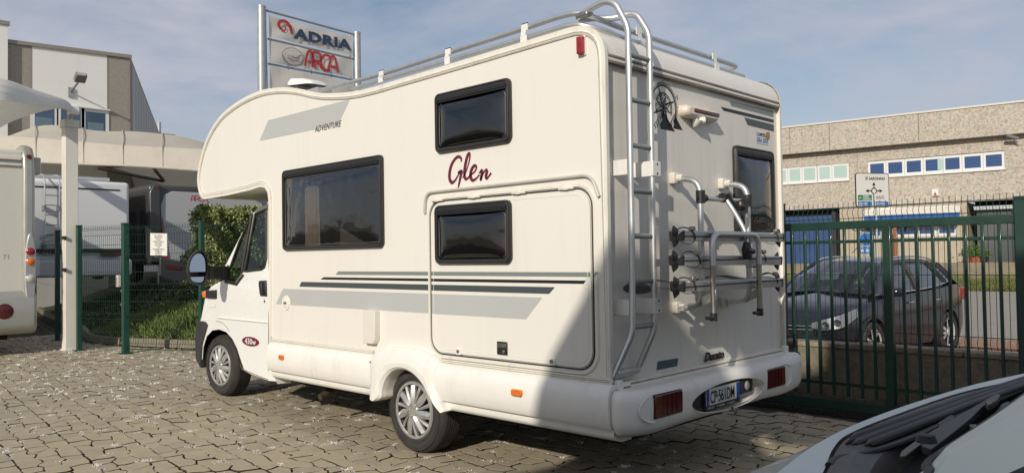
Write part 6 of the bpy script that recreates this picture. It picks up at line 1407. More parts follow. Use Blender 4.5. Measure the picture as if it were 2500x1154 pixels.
gd_ = slab('porch_glass', T_(2380, 600), tO1-.1, zP-.1, zP+2.6, -1.05, -1.0, mat('porch_glass', (.10, .115, .12), .08, coat=.6)); slab('glass_frame', T_(2430, 600), T_(2433, 600), zP-.1, zP+2.6, -1.0, -.96, mat('dark_frame', (.03, .03, .035), .6), gd_); slab('glass_frame', T_(2468, 600), T_(2478, 600), zP-.1, zP+2.6, -1.0, -.95, mat('grey_jamb', (.42, .44, .46), .5), gd_)
t = tO0
for k in range(12): slab('canopy_slat', tO0+.3+k*(tO1-tO0-.4)/12, tO0+.3+(k+.9)*(tO1-tO0-.4)/12, zg1-.42, zg1-.25, -.25, .25, mat('grey_jamb', (.42, .44, .46), .5))
px5 = [2183, 2238, 2286, 2337]
for a, b in zip(px5, px5[1:]):
    t0, t1 = T_(a, 560), T_(b, 560); fr = slab('window', t0, t1-.012, zl0+.01, zl1-.01, -.12, -.03, M_alw, label='blue ground floor window under the awning'); slab('pane', t0+.12, t1-.12, zl0+.14, zl1-.14, -.03, -.022, M_bw, fr)
t0, t1 = T_(2128, 560), T_(2180, 560); fr = slab('window', t0, t1, zl0-.0, zl1, .001, .03, M_alw); slab('pane', t0+.08, t1-.6, zl0+.1, zl1-.8, .03, .035, M_bw, fr)
for k, cc in enumerate(((.03, .06, .3), (.75, .75, .75), (.5, .05, .05))): slab('flag_sticker', t0+.75+k*.12, t0+.87+k*.12, zl1-.62, zl1-.2, .032, .037, mat('flag%s' % 'abc'[k], cc, .5), fr)
slab('plinth', tL, tR, zP-1.3, zP-.001, -.4, .9, M_curb)
# awning
aw = thing('shop_awning', 'white shop awning with a blue scalloped valance on the beige building', 'awning', tuple(W2(2230, 510)))
ta, tb = T_(2112, 512), T_(2348, 512); zA = Z_(2230, 507)
mb = MB(); A = GA+gd*ta; B = GA+gd*tb; zA1 = zA; dz_ = .34; ex = .75
mb.add([Vector((A.x, A.y, zA1)), Vector((B.x, B.y, zA1)), Vector((B.x, B.y, zA1-dz_))+gn*ex, Vector((A.x, A.y, zA1-dz_))+gn*ex, Vector((A.x, A.y, zA1-.04)), Vector((B.x, B.y, zA1-.04)), Vector((B.x, B.y, zA1-dz_-.02))+gn*ex, Vector((A.x, A.y, zA1-dz_-.02))+gn*ex], [(0, 1, 2, 3), (4, 5, 6, 7), (0, 3, 7, 4), (1, 2, 6, 5)]); mb.build('roof_cloth', mat('awning_white', (.72, .69, .6), .7), aw, smooth=0)
mb = MB(); n = 12; top_, bot_ = [], []
for i in range(n*8+1):
    u = i/(n*8); P = A.lerp(B, u)+gn*(ex+.02*sin(u*60)); top_.append(Vector((P.x, P.y, zA1-dz_))); bot_.append(Vector((P.x, P.y, zA1-dz_-.28-.16*abs(sin(pi*u*n)))))
strip(mb, top_, bot_); mb.build('scalloped_valance', mat('awning_blue', (.02, .10, .33), .7, var=.15, vscale=3), aw, smooth=0)
mb = MB(); mb.tube([top_[0]+Vector((0, 0, .02)), top_[-1]+Vector((0, 0, .02))], .03, 6); mb.build('front_bar', M_alw, aw)
# pole, alarm box, cctv
dp = thing('rusty_pipe', 'thin rust coloured pipe standing in front of the beige building', 'pipe', tuple(W2(2198, 600, .8)+Vector((0, 0, -.5))))
mb = MB(); P = W2(2198, 600, 1.2); mb.tube([Vector((P.x, P.y, ZS)), Vector((P.x, P.y, Z_(2198, 545)))], .085, 8); mb.build('pipe', mat('rust_brown', (.28, .10, .04), .7), dp)
ab = thing('alarm_box', 'small white alarm siren box with a red face on the beige wall', 'alarm', tuple(W2(2284, 467))); P = W2(2284, 467)
tq = along(P); slab('case', tq-.14, tq+.14, P.z-.22, P.z+.10, 0.001, .12, M_alw, ab); o_ = MB().add([GA+gd*(tq-.08)+gn*.125+Vector((0, 0, P.z-.20)), GA+gd*(tq+.08)+gn*.125+Vector((0, 0, P.z-.20)), GA+gd*tq+gn*.125+Vector((0, 0, P.z-.02))], [(0, 1, 2)]).build('warning_triangle', M_rl, ab, smooth=0)
cv = thing('security_camera', 'small security camera under the parapet at the right edge', 'camera', tuple(W2(2478, 345))); P = W2(2474, 337, .45)
mb = MB(); Mx = Matrix.Translation(P) @ Matrix.Rotation(atan2(gd.y, gd.x)+.5, 4, 'Z') @ Matrix.Rotation(radians(18), 4, 'Y'); mb.box((-.25, -.08, -.07), (.25, .08, .07), M=Mx); mb.build('housing', mat('flood_grey', (.16, .16, .16), .5), cv, bevel=.02); mb = MB(); mb.tube([P, W2(2486, 356)], .03, 6); mb.build('bracket', M_galv, cv)
# low wall and pots
zw_ = zP+.02; bw = thing('garden_wall', 'low concrete garden wall above the verge across the road', 'wall', tuple(GA+gn*1.7))
A = FA+gn*1.8; B = FB+gn*1.8; mb = MB(); mb.add([Vector((A.x, A.y, ZS)), Vector((B.x, B.y, ZS)), Vector((B.x, B.y, zw_)), Vector((A.x, A.y, zw_)), Vector((A.x, A.y, ZS))-gn*.25, Vector((B.x, B.y, ZS))-gn*.25, Vector((B.x, B.y, zw_))-gn*.25, Vector((A.x, A.y, zw_))-gn*.25], [(0, 1, 2, 3), (3, 2, 6, 7), (4, 5, 6, 7)]); mb.build('wall_face', mat('mossy_concrete', (.24, .20, .14), .95, var=.25, vscale=1.5, dirt=(.10, .10, .06, .6), dscale=.5), bw, smooth=0)
rg = random.Random(2)
for k, (px, hh) in enumerate(((2370, .5), (2388, .75), (2396, .55), (2412, .4))):
    P = W2(px, 636, 1.3); P.z = zP; pt = thing('potted_plant', ['small pot with trailing green leaves, leftmost on the far ledge', 'tall leafy potted plant on the far ledge', 'orange pot with a yellow green plant on the far ledge', 'small dark pot, rightmost on the far ledge'][k], 'plant', tuple(P), group='potted plants by the porch')
    mb = MB(); mb.lathe([(0, 0), (.12, 0), (.17, .28), (.14, .26), (0, .24)], P, (0, 0, 1), 14); mb.build('pot', mat('terracotta', (.32, .10, .05), .8) if k != 3 else M_blackp, pt)
    mb = MB(); 
    for _ in range(140):
        c = P+Vector((rg.gauss(0, .14), rg.gauss(0, .14), .28+abs(rg.gauss(0, hh*.4)))); u = Vector((rg.gauss(0, 1), rg.gauss(0, 1), rg.gauss(0, 1))).normalized()*.07; ww = u.orthogonal().normalized()*.03; mb.add([c-u, c+ww, c+u, c-ww], [(0, 1, 2, 3)])
    mb.build('foliage', mat('pot_leaves', (.08, .14, .03), .6, var=.5, vscale=4), pt, smooth=0, kind='stuff')

# ------------------------------------------------------------------ road signs
def facing_panel(c, dep): 
    """frame for a sign at the given survey ray and depth, standing square to the road"""
    P = Dp(*c, dep); return P
sg = thing('direction_sign', 'white roundabout direction sign to SARONNO, COMO, VARESE and MONZA on a pole', 'road sign', tuple(Dp(2132, 620, 27.5)))
sA = Dp(2091, 470, 27.5); sdv = Vector((cos(radians(-44+12)), -sin(radians(-44+12)), 0)).normalized()*1; sdv = (RGT*1.0+FWD*.25); sdv.z = 0; sdv.normalize(); sn = Vector((sdv.y, -sdv.x, 0))
q0 = Vector((sA.x, sA.y)); S3 = lambda px, py, d=0: Vp(px, py, (sA.x, sA.y), (sA.x+sdv.x, sA.y+sdv.y))+sn*d
BL, BR, TR_, TL_ = S3(2090, 506), S3(2172, 507), S3(2174, 426), S3(2092, 422); wS = (BR-BL).dot(sdv); hS = TL_.z-BL.z
SP = lambda u, v, d=0: Vector((BL.x, BL.y, BL.z))+sdv*(u*wS)+Vector((0, 0, v*hS))+sn*d
def sprect(u0, v0, u1, v1, r, d0, d1, name, m, par, **k):
    l = rrect(u0*wS, v0*hS, u1*wS, v1*hS, r); P = [Vector((BL.x, BL.y, BL.z))+sdv*a+Vector((0, 0, b)) for a, b in l]; n = len(P); mb = MB(); mb.add([p+sn*d1 for p in P]+[p+sn*d0 for p in P], [tuple(range(n)), tuple(range(2*n-1, n-1, -1))]+[(i, (i+1) % n, (i+1) % n+n, i+n) for i in range(n)]); return mb.build(name, m, par, smooth=0, **k)
M_sw = mat('sign_white', (.62, .61, .57), .45); pn = sprect(0, 0, 1, 1, .09, -.03, 0, 'panel', M_ink, sg); sprect(.02, .02, .98, .98, .075, 0, .006, 'face', M_sw, pn)
tx = lambda u0, v0, d=.012: (lambda u, v: SP(u0, v0, d)+sdv*u+Vector((0, 0, v)))
hS1 = hS
text('SARONNO', 'lettering', M_ink, pn, tx(.40, .80), .135, off=.004, sx=.98)
mb = MB(); Fs = lambda u, v: SP(0, 0, .012)+sdv*u+Vector((0, 0, v)); c0 = Vector((.54*wS, .48*hS))
ribbon(mb, [c0+Vector((cos(t), sin(t)))*.10 for t in [-pi*.35+2*pi*.93*k/24 for k in range(25)]], .035, Fs)
ribbon(mb, [c0+Vector((-.02, -.10)), Vector((.53*wS, .04*hS))], .035, Fs); ribbon(mb, [c0+Vector((0, .10)), c0+Vector((0, .20))], .035, Fs); ribbon(mb, [c0+Vector((-.10, 0)), c0+Vector((-.22, 0))], .035, Fs); ribbon(mb, [c0+Vector((.10, 0)), c0+Vector((.22, 0))], .035, Fs)
for dx, dy in ((0, 1), (-1, 0), (1, 0)):
    d = Vector((dx, dy)); n_ = Vector((-dy, dx)); b_ = c0+d*(.22 if dx else .19); l_ = [b_+n_*.065, b_-n_*.065, b_+d*.13]; mb.add([Fs(*p) for p in l_], [(0, 1, 2)])
ribbon(mb, [Vector((.33*wS, .845*hS))+Vector((cos(t), sin(t)))*.055 for t in [2*pi*k/16 for k in range(17)]], .012, Fs); ribbon(mb, [Vector((.33*wS, .845*hS))+Vector((cos(t), sin(t)))*.02 for t in [2*pi*k/16 for k in range(17)]], .02, Fs)
mb.build('symbol', M_ink, pn, smooth=0)
M_sg = mat('sign_green', (.01, .17, .08), .45); M_sb = mat('sign_blue', (.02, .14, .42), .45)
sprect(.06, .20, .47, .36, .02, .006, .011, 'green_field', M_sg, pn); sprect(.06, .05, .47, .17, .02, .006, .011, 'blue_field', M_sb, pn); sprect(.58, .05, .96, .17, .02, .006, .011, 'blue_field', M_sb, pn)
text('COMO\nCHIASSO', 'lettering', M_sw, pn, tx(.20, .295, .014), .082, off=.004, sx=.95); text('A9', 'lettering', M_sw, pn, tx(.09, .25, .014), .085, off=.003, sx=.8)
text('SP233 VARESE', 'lettering', M_sw, pn, tx(.08, .08, .014), .085, off=.003, sx=.66); text('SP527 MONZA', 'lettering', M_sw, pn, tx(.60, .08, .014), .085, off=.003, sx=.66)
text('stazione F.N.M.\nSARONNO sud', 'lettering', M_ink, pn, tx(.59, .30, .012), .062, off=.001, sx=.85)
P = S3(2140, 600); mb = MB()
for px in (2112, 2143): P = S3(px, 560, -.06); mb = MB(); mb.tube([Vector((P.x, P.y, ZS)), Vector((P.x, P.y, TL_.z-.1))], .04, 10); mb.build('pole', M_galv, sg)
# pedestrian and snow chain signs
s2 = thing('mandatory_sign', 'round blue sign above a blue snow chain plate on a leaning pole', 'road sign', tuple(Dp(2111, 640, 21)))
C2 = Dp(2114, 584, 21); mb = MB(); ax2 = -(FWD.copy()); ax2.z = 0; ax2.normalize(); mb.lathe([(0, .012), (.16, .012), (.19, .012), (.2, .0), (.2, -.02)], C2, ax2, 28); d2 = mb.build('disc', M_sb, s2)
u2 = Vector((-ax2.y, ax2.x, 0)); u2 = u2 if u2.dot(RGT) > 0 else -u2; mb = MB(); Fd = lambda u, v: C2+ax2*.016+u2*u+Vector((0, 0, v))
ribbon(mb, [Vector((cos(t), sin(t)))*.18 for t in [2*pi*k/28 for k in range(29)]], .012, Fd); mb.build('rim', M_sw, d2, smooth=0)
mb = MB(); ribbon(mb, [Vector(p) for p in ((-.02, .10), (.0, .02), (-.06, -.12), (.0, .02), (.06, -.05), (.05, -.12))], .03, Fd); mb.build('symbol', M_ink, d2, smooth=0)
mb = MB(); P0 = Dp(2093, 619, 21); wq = .39; hq = .165; mb.add([P0, P0+u2*wq, P0+u2*wq+Vector((0, 0, hq)), P0+Vector((0, 0, hq)), P0-ax2*.02, P0+u2*wq-ax2*.02, P0+u2*wq+Vector((0, 0, hq))-ax2*.02, P0+Vector((0, 0, hq))-ax2*.02], [(0, 1, 2, 3), (4, 5, 6, 7), (0, 1, 5, 4), (2, 3, 7, 6), (0, 3, 7, 4), (1, 2, 6, 5)]); pl2 = mb.build('snow_plate', M_sb, s2, smooth=0)
mb = MB(); Fe = lambda u, v: P0+ax2*.004+u2*u+Vector((0, 0, v))
for cxx in (.13, .27):
    for k in range(3): a = pi*k/3+.3; d = Vector((cos(a), sin(a)))*.055; ribbon(mb, [Vector((cxx, .083))-d, Vector((cxx, .083))+d], .018, Fe)
mb.build('snowflakes', M_sw, pl2, smooth=0)
mb = MB(); mb.tube([Vector((C2.x, C2.y, ZS))-ax2*.04, C2-ax2*.04+Vector((0, 0, .18))], .03, 8); mb.build('pole', M_galv, s2)
# bare shrub twigs between
tg = thing('young_tree', 'thin dark leafed sapling beside the blue road sign', 'tree', (C2.x+.2, C2.y+.3, ZS)); mb = MB(); base = Dp(2122, 640, 21.6); base.z = ZS; tip = Dp(2118, 556, 21.6); mb.tube([base, base.lerp(tip, .6)+Vector((.05, 0, 0)), tip], [.02, .014, .006], 6); mb.build('trunk', mat('bark', (.12, .08, .05), .9), tg); mb = MB(); mb.tube([Dp(2080, 618, 21.6), Dp(2120, 575, 21.6)], .012, 5); mb.build('support_stick', mat('bark', (.12, .08, .05), .9), tg)
mb = MB(); rg = random.Random(6)
for _ in range(160):
    c = tip+Vector((rg.gauss(0, .16), rg.gauss(0, .14), rg.gauss(-.02, .05)));  u = Vector((rg.gauss(0, 1), rg.gauss(0, 1), rg.gauss(0, .5))).normalized()*.04; ww = u.orthogonal().normalized()*.02; mb.add([c-u, c+ww, c+u, c-ww], [(0, 1, 2, 3)])
mb.build('crown', mat('dark_leaves', (.04, .03, .02), .7), tg, smooth=0, kind='stuff')

# ------------------------------------------------------------------ parked car
M_car = mat('dark_grey_car_paint', (.012, .012, .021), .14, metal=.0, coat=.5)
M_cg = mat('tinted_car_glass', (.02, .03, .035), .03, coat=1.0, spec=.9)
M_cgl = glass('car_windscreen_glass', (.30, .38, .36), gloss=2.0, rough=.01)
car = thing('parked_car', 'dark grey metallic car with chrome trim parked nose-in behind the wall', 'car', (-5.12, 14.3, ZS))
cxm = -5.18; yF = 11.75; CG = ZS
# stations: (distance from nose, half width, top z, shoulder z, centre bulge)
st = [(0.0, .55, .66, .60, .0), (.04, .70, .78, .70, .02), (.15, .80, .88, .78, .03), (.40, .87, .97, .86, .04), (.75, .91, 1.04, .93, .05), (1.10, .925, 1.10, .98, .05), (1.45, .93, 1.14, 1.03, .04), (2.2, .935, 1.14, 1.07, .0), (3.2, .935, 1.18, 1.11, .0), (3.8, .93, 1.22, 1.15, .0), (4.2, .90, 1.20, 1.14, .0), (4.45, .80, 1.05, 1.02, .0), (4.50, .70, .80, .78, .0)]
def csec(s):
    d, hw, zt, zs, bl = s; y = yF+d; P = []
    lowz = .22 if 0.1 < d < 4.4 else .30
    prof = [(hw*.93, lowz), (hw*.99, .42), (hw*1.0, .62 if zs > .7 else .5), (hw*.985, zs*.92), (hw*.96, zs), (hw*.86, zs+(zt-zs)*.55), (hw*.55, zt-.01), (0, zt+bl)]
    return [Vector((cxm+x, y, CG+z)) for x, z in prof]+[Vector((cxm-x, y, CG+z)) for x, z in prof[:-1][::-1]]
S_ = [csec(s) for s in st]
# interpolate sections smoothly
cols_ = [catmull([s[i] for s in S_], 4) for i in range(len(S_[0]))]
mb = MB()
for a, b in zip(cols_, cols_[1:]): strip(mb, a, b)
strip(mb, cols_[-1], cols_[0])
for e_ in (0, -1): mb.add([c[e_] for c in cols_], [tuple(range(len(cols_)))])
body = mb.build('body', M_car, car, smooth=50)
bm = bmesh.new(); bm.from_mesh(body.data); bmesh.ops.remove_doubles(bm, verts=bm.verts, dist=.0005); bmesh.ops.recalc_face_normals(bm, faces=bm.faces); bm.to_mesh(body.data); bm.free()
cutc = []
for yw in (yF+.88, yF+3.55):
    for sgn in (1, -1): cutc.append(MB().prism([(yw+.395*cos(2*pi*k/32), CG+.36+.395*sin(2*pi*k/32)) for k in range(32)], 0, cxm+sgn*.62, cxm+sgn*1.1))
boolcut(body, cutc)
# wheel openings
RWc = [(cxm+.9, yF+.88), (cxm+.9, yF+3.55)]
for (xw, yw) in RWc:
    for sgn in (1, -1):
        xx = cxm+sgn*.82
        mb = MB(); mb.lathe([(.0, -.19), (.394, -.19), (.394, .09)], (xx, yw, CG+.36), (sgn, 0, 0), 30); mb.build('wheel_arch', M_dark, car, smooth=0)
        mb = MB(); mb.lathe([(.385, .118), (.400, .124), (.420, .115), (.425, .08)], (xx, yw, CG+.36), (sgn, 0, 0), 36, a0=0, a1=2*pi); mb.build('arch_trim', M_blackp, car)
        w0 = Vector((xx+sgn*.10, yw, CG+.345)); mb = MB(); mb.lathe([(.235, .0), (.25, .012), (.32, .012), (.345, -.01), (.345, -.2), (.2, -.2)], w0, (sgn, 0, 0), 36); tr_ = mb.build('wheel', M_tyre, car)
        mb = MB(); mb.lathe([(.0, .0), (.05, .0), (.06, -.02), (.07, -.06)], w0, (sgn, 0, 0), 20); mb.lathe([(.22, -.01), (.238, .006), (.245, .0)], w0, (sgn, 0, 0), 36)
        for k in range(7):
            a = 2*pi*k/7; e1_ = Vector((0, cos(a), sin(a))); e2_ = Vector((0, -sin(a), cos(a))); ox = Vector((sgn, 0, 0)); mb.add([w0+e1_*.04+e2_*.02-ox*.005, w0+e1_*.04-e2_*.02-ox*.005, w0+e1_*.23-e2_*.028-ox*.004, w0+e1_*.23+e2_*.028-ox*.004], [(0, 1, 2, 3)])
        mb.build('rim', mat('alloy_rim', (.62, .62, .62), .35, metal=.4), tr_); mb = MB(); mb.lathe([(0, -.08), (.23, -.07)], w0, (sgn, 0, 0), 20); mb.build('brake_disc', M_dark, tr_)
# glasshouse
bl_ = [(1.02, .80), (1.55, .885), (2.2, .90), (3.0, .895), (3.75, .86), (4.15, .75)]  # belt: distance, half width
def belt(d): 
    z = 1.06+.04*d*.9 if d < 3.8 else 1.20; return z
front_b = [Vector((cxm+x, yF+y, CG+z)) for x, y, z in ((-.80, 1.08, 1.08), (-.5, .96, 1.115), (0, .92, 1.135), (.5, .96, 1.115), (.80, 1.08, 1.08))]
front_t = [Vector((cxm+x, yF+y, CG+z)) for x, y, z in ((-.60, 1.86, 1.56), (-.35, 1.80, 1.60), (0, 1.78, 1.615), (.35, 1.80, 1.60), (.60, 1.86, 1.56))]
fb = catmull(front_b, 4); ft = catmull(front_t, 4)
mb = MB(); mid = [p.lerp(q, .5)+Vector((0, -.03, .03)) for p, q in zip(fb, ft)]; strip(mb, fb, mid); strip(mb, mid, ft); mb.build('windscreen', M_cgl, car, smooth=60)
for s in (1, -1):
    B_ = [Vector((cxm+s*x, yF+y, CG+z)) for x, y, z in ((.80, 1.08, 1.08), (.885, 1.5, 1.10), (.90, 2.2, 1.115), (.895, 3.0, 1.15), (.86, 3.7, 1.22), (.80, 4.0, 1.27))]
    T2 = [Vector((cxm+s*x, yF+y, CG+z)) for x, y, z in ((.60, 1.86, 1.56), (.63, 2.1, 1.60), (.645, 2.5, 1.62), (.64, 3.1, 1.61), (.61, 3.65, 1.56), (.60, 3.95, 1.50))]
    b4, t4 = catmull(B_, 4), catmull(T2, 4); ins = lambda p, q, t: p.lerp(q, t)+Vector((s*.03*sin(pi*t), 0, 0))
    mb = MB(); R_ = [[ins(p, q, t) for p, q in zip(b4, t4)] for t in (0, .33, .66, 1)]
    for a, b in zip(R_, R_[1:]): strip(mb, a, b)
    sdw = mb.build('side_glass', M_cg, car, smooth=60)
    ou = Vector((s*.010, 0, 0))
    mb = MB(); mb.tube([p+ou for p in b4], .012, 6); mb.build('chrome_strip', M_chrome, car)
    mb = MB(); mb.tube([ins(p, q, .93)+ou for p, q in zip(b4, t4)], .03, 8, ry=.05); mb.build('roof_edge', M_car, car)
    mb = MB(); mb.tube([ins(b4[0], t4[0], t)+ou*.3 for t in (0, .25, .5, .75, 1)], .04, 8); mb.build('front_pillar', M_car, car)
    for i in (9, 15):
        mb = MB(); mb.tube([ins(b4[i], t4[i-2], t)+ou for t in (0, .3, .6, .95)], .022, 6, ry=.04); mb.build('door_pillar', M_rubber, sdw)
    mb = MB(); mb.tube([ins(b4[18], t4[17], t)+ou for t in (0, .3, .6, .95)], .025, 6, ry=.05); mb.build('rear_pillar', M_car, car)
    rr = catmull([Vector((cxm+s*x, yF+y, CG+z)) for x, y, z in ((.60, 1.95, 1.60), (.62, 2.2, 1.655), (.63, 2.8, 1.675), (.61, 3.4, 1.65), (.585, 3.8, 1.58))], 4); mb = MB(); mb.tube(rr, .017, 8); mb.build('roof_rail', M_chrome if s > 0 else M_alu, car)
    # doors: seams and handles
    for yy in (1.25, 2.35, 3.30):
        mb = MB(); mb.tube([Vector((cxm+s*(x+.004), yF+yy+o_, CG+z)) for x, o_, z in ((.925, .0, .35), (.935, 0, .62), (.925, .0, .95), (.90, .0, 1.07))], .004, 4); mb.build('door_seam', M_rubber, body)
    for yy in (2.1, 3.1):
        mb = MB(); mb.tube([Vector((cxm+s*.945, yF+yy-.09, CG+.93)), Vector((cxm+s*.965, yF+yy, CG+.935)), Vector((cxm+s*.945, yF+yy+.09, CG+.94))], .014, 8); mb.build('door_handle', M_chrome, body)
    # mirror
    mb = MB(); m0 = Vector((cxm+s*1.02, yF+1.35, CG+1.13)); mb.tube([m0-Vector((s*.11, 0, .01)), m0-Vector((s*.03, .03, 0)), m0+Vector((s*.05, .0, 0)), m0+Vector((s*.12, .03, 0))], [.03, .075, .085, .05], 12, ry=.07); wm = mb.build('wing_mirror', M_car, car, smooth=70)
    mb = MB(); mb.tube([m0+Vector((-s*.02, -.02, -.055)), m0+Vector((s*.1, .02, -.05))], .02, 8); mb.build('mirror_base', M_rubber, wm)
    # headlight
    hl = catmull([Vector((cxm+s*x, yF+y, CG+z)) for x, y, z in ((.42, -.03, .70), (.62, -.015, .76), (.81, .10, .83), (.91, .42, .92))], 4); h2 = catmull([Vector((cxm+s*x, yF+y, CG+z)) for x, y, z in ((.42, -.04, .62), (.66, -.03, .61), (.86, .10, .66), (.94, .38, .80))], 4)
    mb = MB(); mb2 = [p.lerp(q, .5)+Vector((s*.02, -.03, .0)) for p, q in zip(hl, h2)]; strip(mb, hl, mb2); strip(mb, mb2, h2); hl_ = mb.build('headlight', glass('headlight_glass', (.75, .77, .78), gloss=1.2), car, smooth=60)
    mb = MB(); 
    for t_, r_ in ((.35, .055), (.62, .05)): c_ = hl[int(t_*12)].lerp(h2[int(t_*12)], .5)+Vector((0, .0, 0)); mb.lathe([(0, -.01), (.6*r_, -.006), (r_, .015), (r_*1.1, .012)], c_, (s*.25, -1, 0), 18)
    mb.build('reflector', M_chrome, hl_)
    mb = MB(); strip(mb, [p+Vector((-s*.008, .012, 0)) for p in hl], [p+Vector((-s*.008, .012, 0)) for p in h2]); mb.build('lamp_housing', mat('lamp_housing', (.45, .45, .46), .3, metal=.4), hl_)
roof = [[Vector((cxm+x, yF+y, CG+z)) for x, y, z in r] for r in (((-.60, 1.86, 1.56), (-.35, 1.80, 1.60), (0, 1.78, 1.615), (.35, 1.80, 1.60), (.60, 1.86, 1.56)), ((-.64, 2.4, 1.625), (-.35, 2.4, 1.665), (0, 2.4, 1.675), (.35, 2.4, 1.665), (.64, 2.4, 1.625)), ((-.63, 3.3, 1.605), (-.35, 3.3, 1.64), (0, 3.3, 1.65), (.35, 3.3, 1.64), (.63, 3.3, 1.605)), ((-.60, 3.95, 1.50), (-.35, 3.98, 1.52), (0, 4.0, 1.53), (.35, 3.98, 1.52), (.60, 3.95, 1.50)))]
mb = MB(); colr = [catmull([r[i] for r in roof], 4) for i in range(5)]
for a, b in zip(colr, colr[1:]): strip(mb, a, b)
mb.build('roof', M_car, car, smooth=70)
mb = MB(); mb.add([Vector((cxm-.60, yF+3.95, CG+1.50)), Vector((cxm+.60, yF+3.95, CG+1.50)), Vector((cxm+.78, yF+4.38, CG+1.14)), Vector((cxm-.78, yF+4.38, CG+1.14))], [(0, 1, 2, 3)]); mb.build('rear_window', M_cg, car)
for s in (1, -1): mb = MB(); mb.add([Vector((cxm+s*.60, yF+3.95, CG+1.50)), Vector((cxm+s*.78, yF+4.38, CG+1.14)), Vector((cxm+s*.90, yF+4.2, CG+1.10)), Vector((cxm+s*.80, yF+4.0, CG+1.27))], [(0, 1, 2, 3)]); mb.build('quarter_panel', M_car, car); mb = MB(); mb.prism(rrect(yF+4.15, CG+.88, yF+4.46, CG+1.10, .04), 0, cxm+s*.78, cxm+s*.905); mb.build('tail_lamp', M_red, car, bevel=.03)
mb = MB(); mb.tube([Vector((cxm-.46, yF-.01, CG+.655)), Vector((cxm, yF-.04, CG+.645)), Vector((cxm+.46, yF-.01, CG+.655))], .010, 6); mb.tube([Vector((cxm-.44, yF-.01, CG+.60)), Vector((cxm, yF-.04, CG+.59)), Vector((cxm+.44, yF-.01, CG+.60))], .010, 6); mb.build('grille_bar', M_chrome, car)
mb = MB(); mb.box((cxm-.45, yF-.012, CG+.36), (cxm+.45, yF+.05, CG+.66)); mb.build('grille', M_blackp, car)
mb = MB(); mb.box((cxm-.80, yF+1.35, CG+.75), (cxm+.80, yF+3.6, CG+1.0)); mb.box((cxm-.75, yF+1.1, CG+.9), (cxm+.75, yF+1.4, CG+1.09)); mb.box((cxm-.6, yF+2.35, CG+.9), (cxm-.2, yF+2.5, CG+1.45)); mb.box((cxm+.2, yF+2.35, CG+.9), (cxm+.6, yF+2.5, CG+1.45)); mb.build('cabin', M_dark, car, bevel=.03)
mb = MB(); mb.add([Vector((cxm-.42, yF+1.75, CG+1.40)), Vector((cxm-.05, yF+1.73, CG+1.42)), Vector((cxm-.05, yF+1.63, CG+1.31)), Vector((cxm-.42, yF+1.65, CG+1.29))], [(0, 1, 2, 3)]); mb.build('sun_visor', mat('visor_white', (.6, .62, .6), .5), car)

car.rotation_euler.z = radians(-7); car.location.x += .03
# ================================================================== VAN FRONT IN THE FOREGROUND
M_van = mat('white_van_paint', (.38, .415, .385), .25, coat=.4, var=.01, vscale=1, dirt=(.45, .45, .42, .3), dscale=3)
M_cowl = mat('cowl_plastic', (.055, .05, .052), .5, var=.15, vscale=10, bump=.08, bscale=200)
M_shield = mat('screen_pale', (.63, .69, .63), .45, var=.02, vscale=4)
van = thing('white_van', 'white van front with ribbed black cowl and wiper in the bottom right corner', 'van', (.5, 2.05, 0))
Zc = 1.20
def gz(px, py, z): return Gr(px, py, z)
Al = [gz(*p, 1.185) for p in ((1690, 1220), (1830, 1154), (1950, 1104), (2100, 1040), (2250, 986), (2400, 942), (2500, 917), (2640, 886))]
Bl = [gz(*p, 1.20) for p in ((1930, 1290), (2008, 1154), (2035, 1092), (2078, 1055), (2200, 1006), (2350, 956), (2500, 924), (2640, 898))]
A8, B8 = catmull(Al, 6), catmull(Bl, 6)
mb = MB(); rws = [B8, [p.lerp(q, .5)+Vector((0, 0, .010)) for p, q in zip(A8, B8)], A8, [p+Vector((-.03, 0, -.015)) for p in A8], [p+Vector((-.10, .03, -.075)) for p in A8], [p+Vector((-.26, .06, -.24)) for p in A8], [p+Vector((-.46, .08, -.46)) for p in A8], [p+Vector((-.54, .08, -.75)) for p in A8]]
for a, b in zip(rws, rws[1:]): strip(mb, a, b)
mb.build('bonnet', M_van, van, smooth=70)
cl_ = [gz(*p, 1.205) for p in ((1930, 1300), (2018, 1154), (2045, 1095), (2085, 1060), (2200, 1012), (2350, 961), (2500, 928), (2640, 902))]
def z_of(l, z): return [gz(a, b, z) for a, b in l]
c0 = catmull(cl_, 5)
c3 = catmull(z_of(((2050, 1300), (2110, 1190), (2130, 1140), (2170, 1095), (2262, 1056), (2368, 1005), (2500, 950), (2640, 905)), 1.20), 5)
c4 = catmull(z_of(((2110, 1330), (2160, 1220), (2190, 1165), (2225, 1125), (2290, 1082), (2385, 1028), (2500, 966), (2640, 900)), 1.165), 5)
c5 = catmull(z_of(((2200, 1350), (2270, 1240), (2300, 1185), (2330, 1150), (2370, 1110), (2440, 1060), (2560, 980), (2700, 900)), 1.15), 5)
mb = MB(); strip(mb, [p+Vector((0, 0, -.02)) for p in c0], c0); strip(mb, c0, [p.lerp(q, .5)+Vector((0, 0, .006)) for p, q in zip(c0, c3)]); strip(mb, [p.lerp(q, .5)+Vector((0, 0, .006)) for p, q in zip(c0, c3)], c3); strip(mb, c3, c4)
cw = mb.build('cowl', M_cowl, van, smooth=50)
mb = MB(); strip(mb, c4, c5); mb.build('scuttle_well', mat('cowl_groove', (.012, .011, .012), .6), van, smooth=50)
M_gr_ = mat('cowl_groove', (.012, .011, .012), .6)
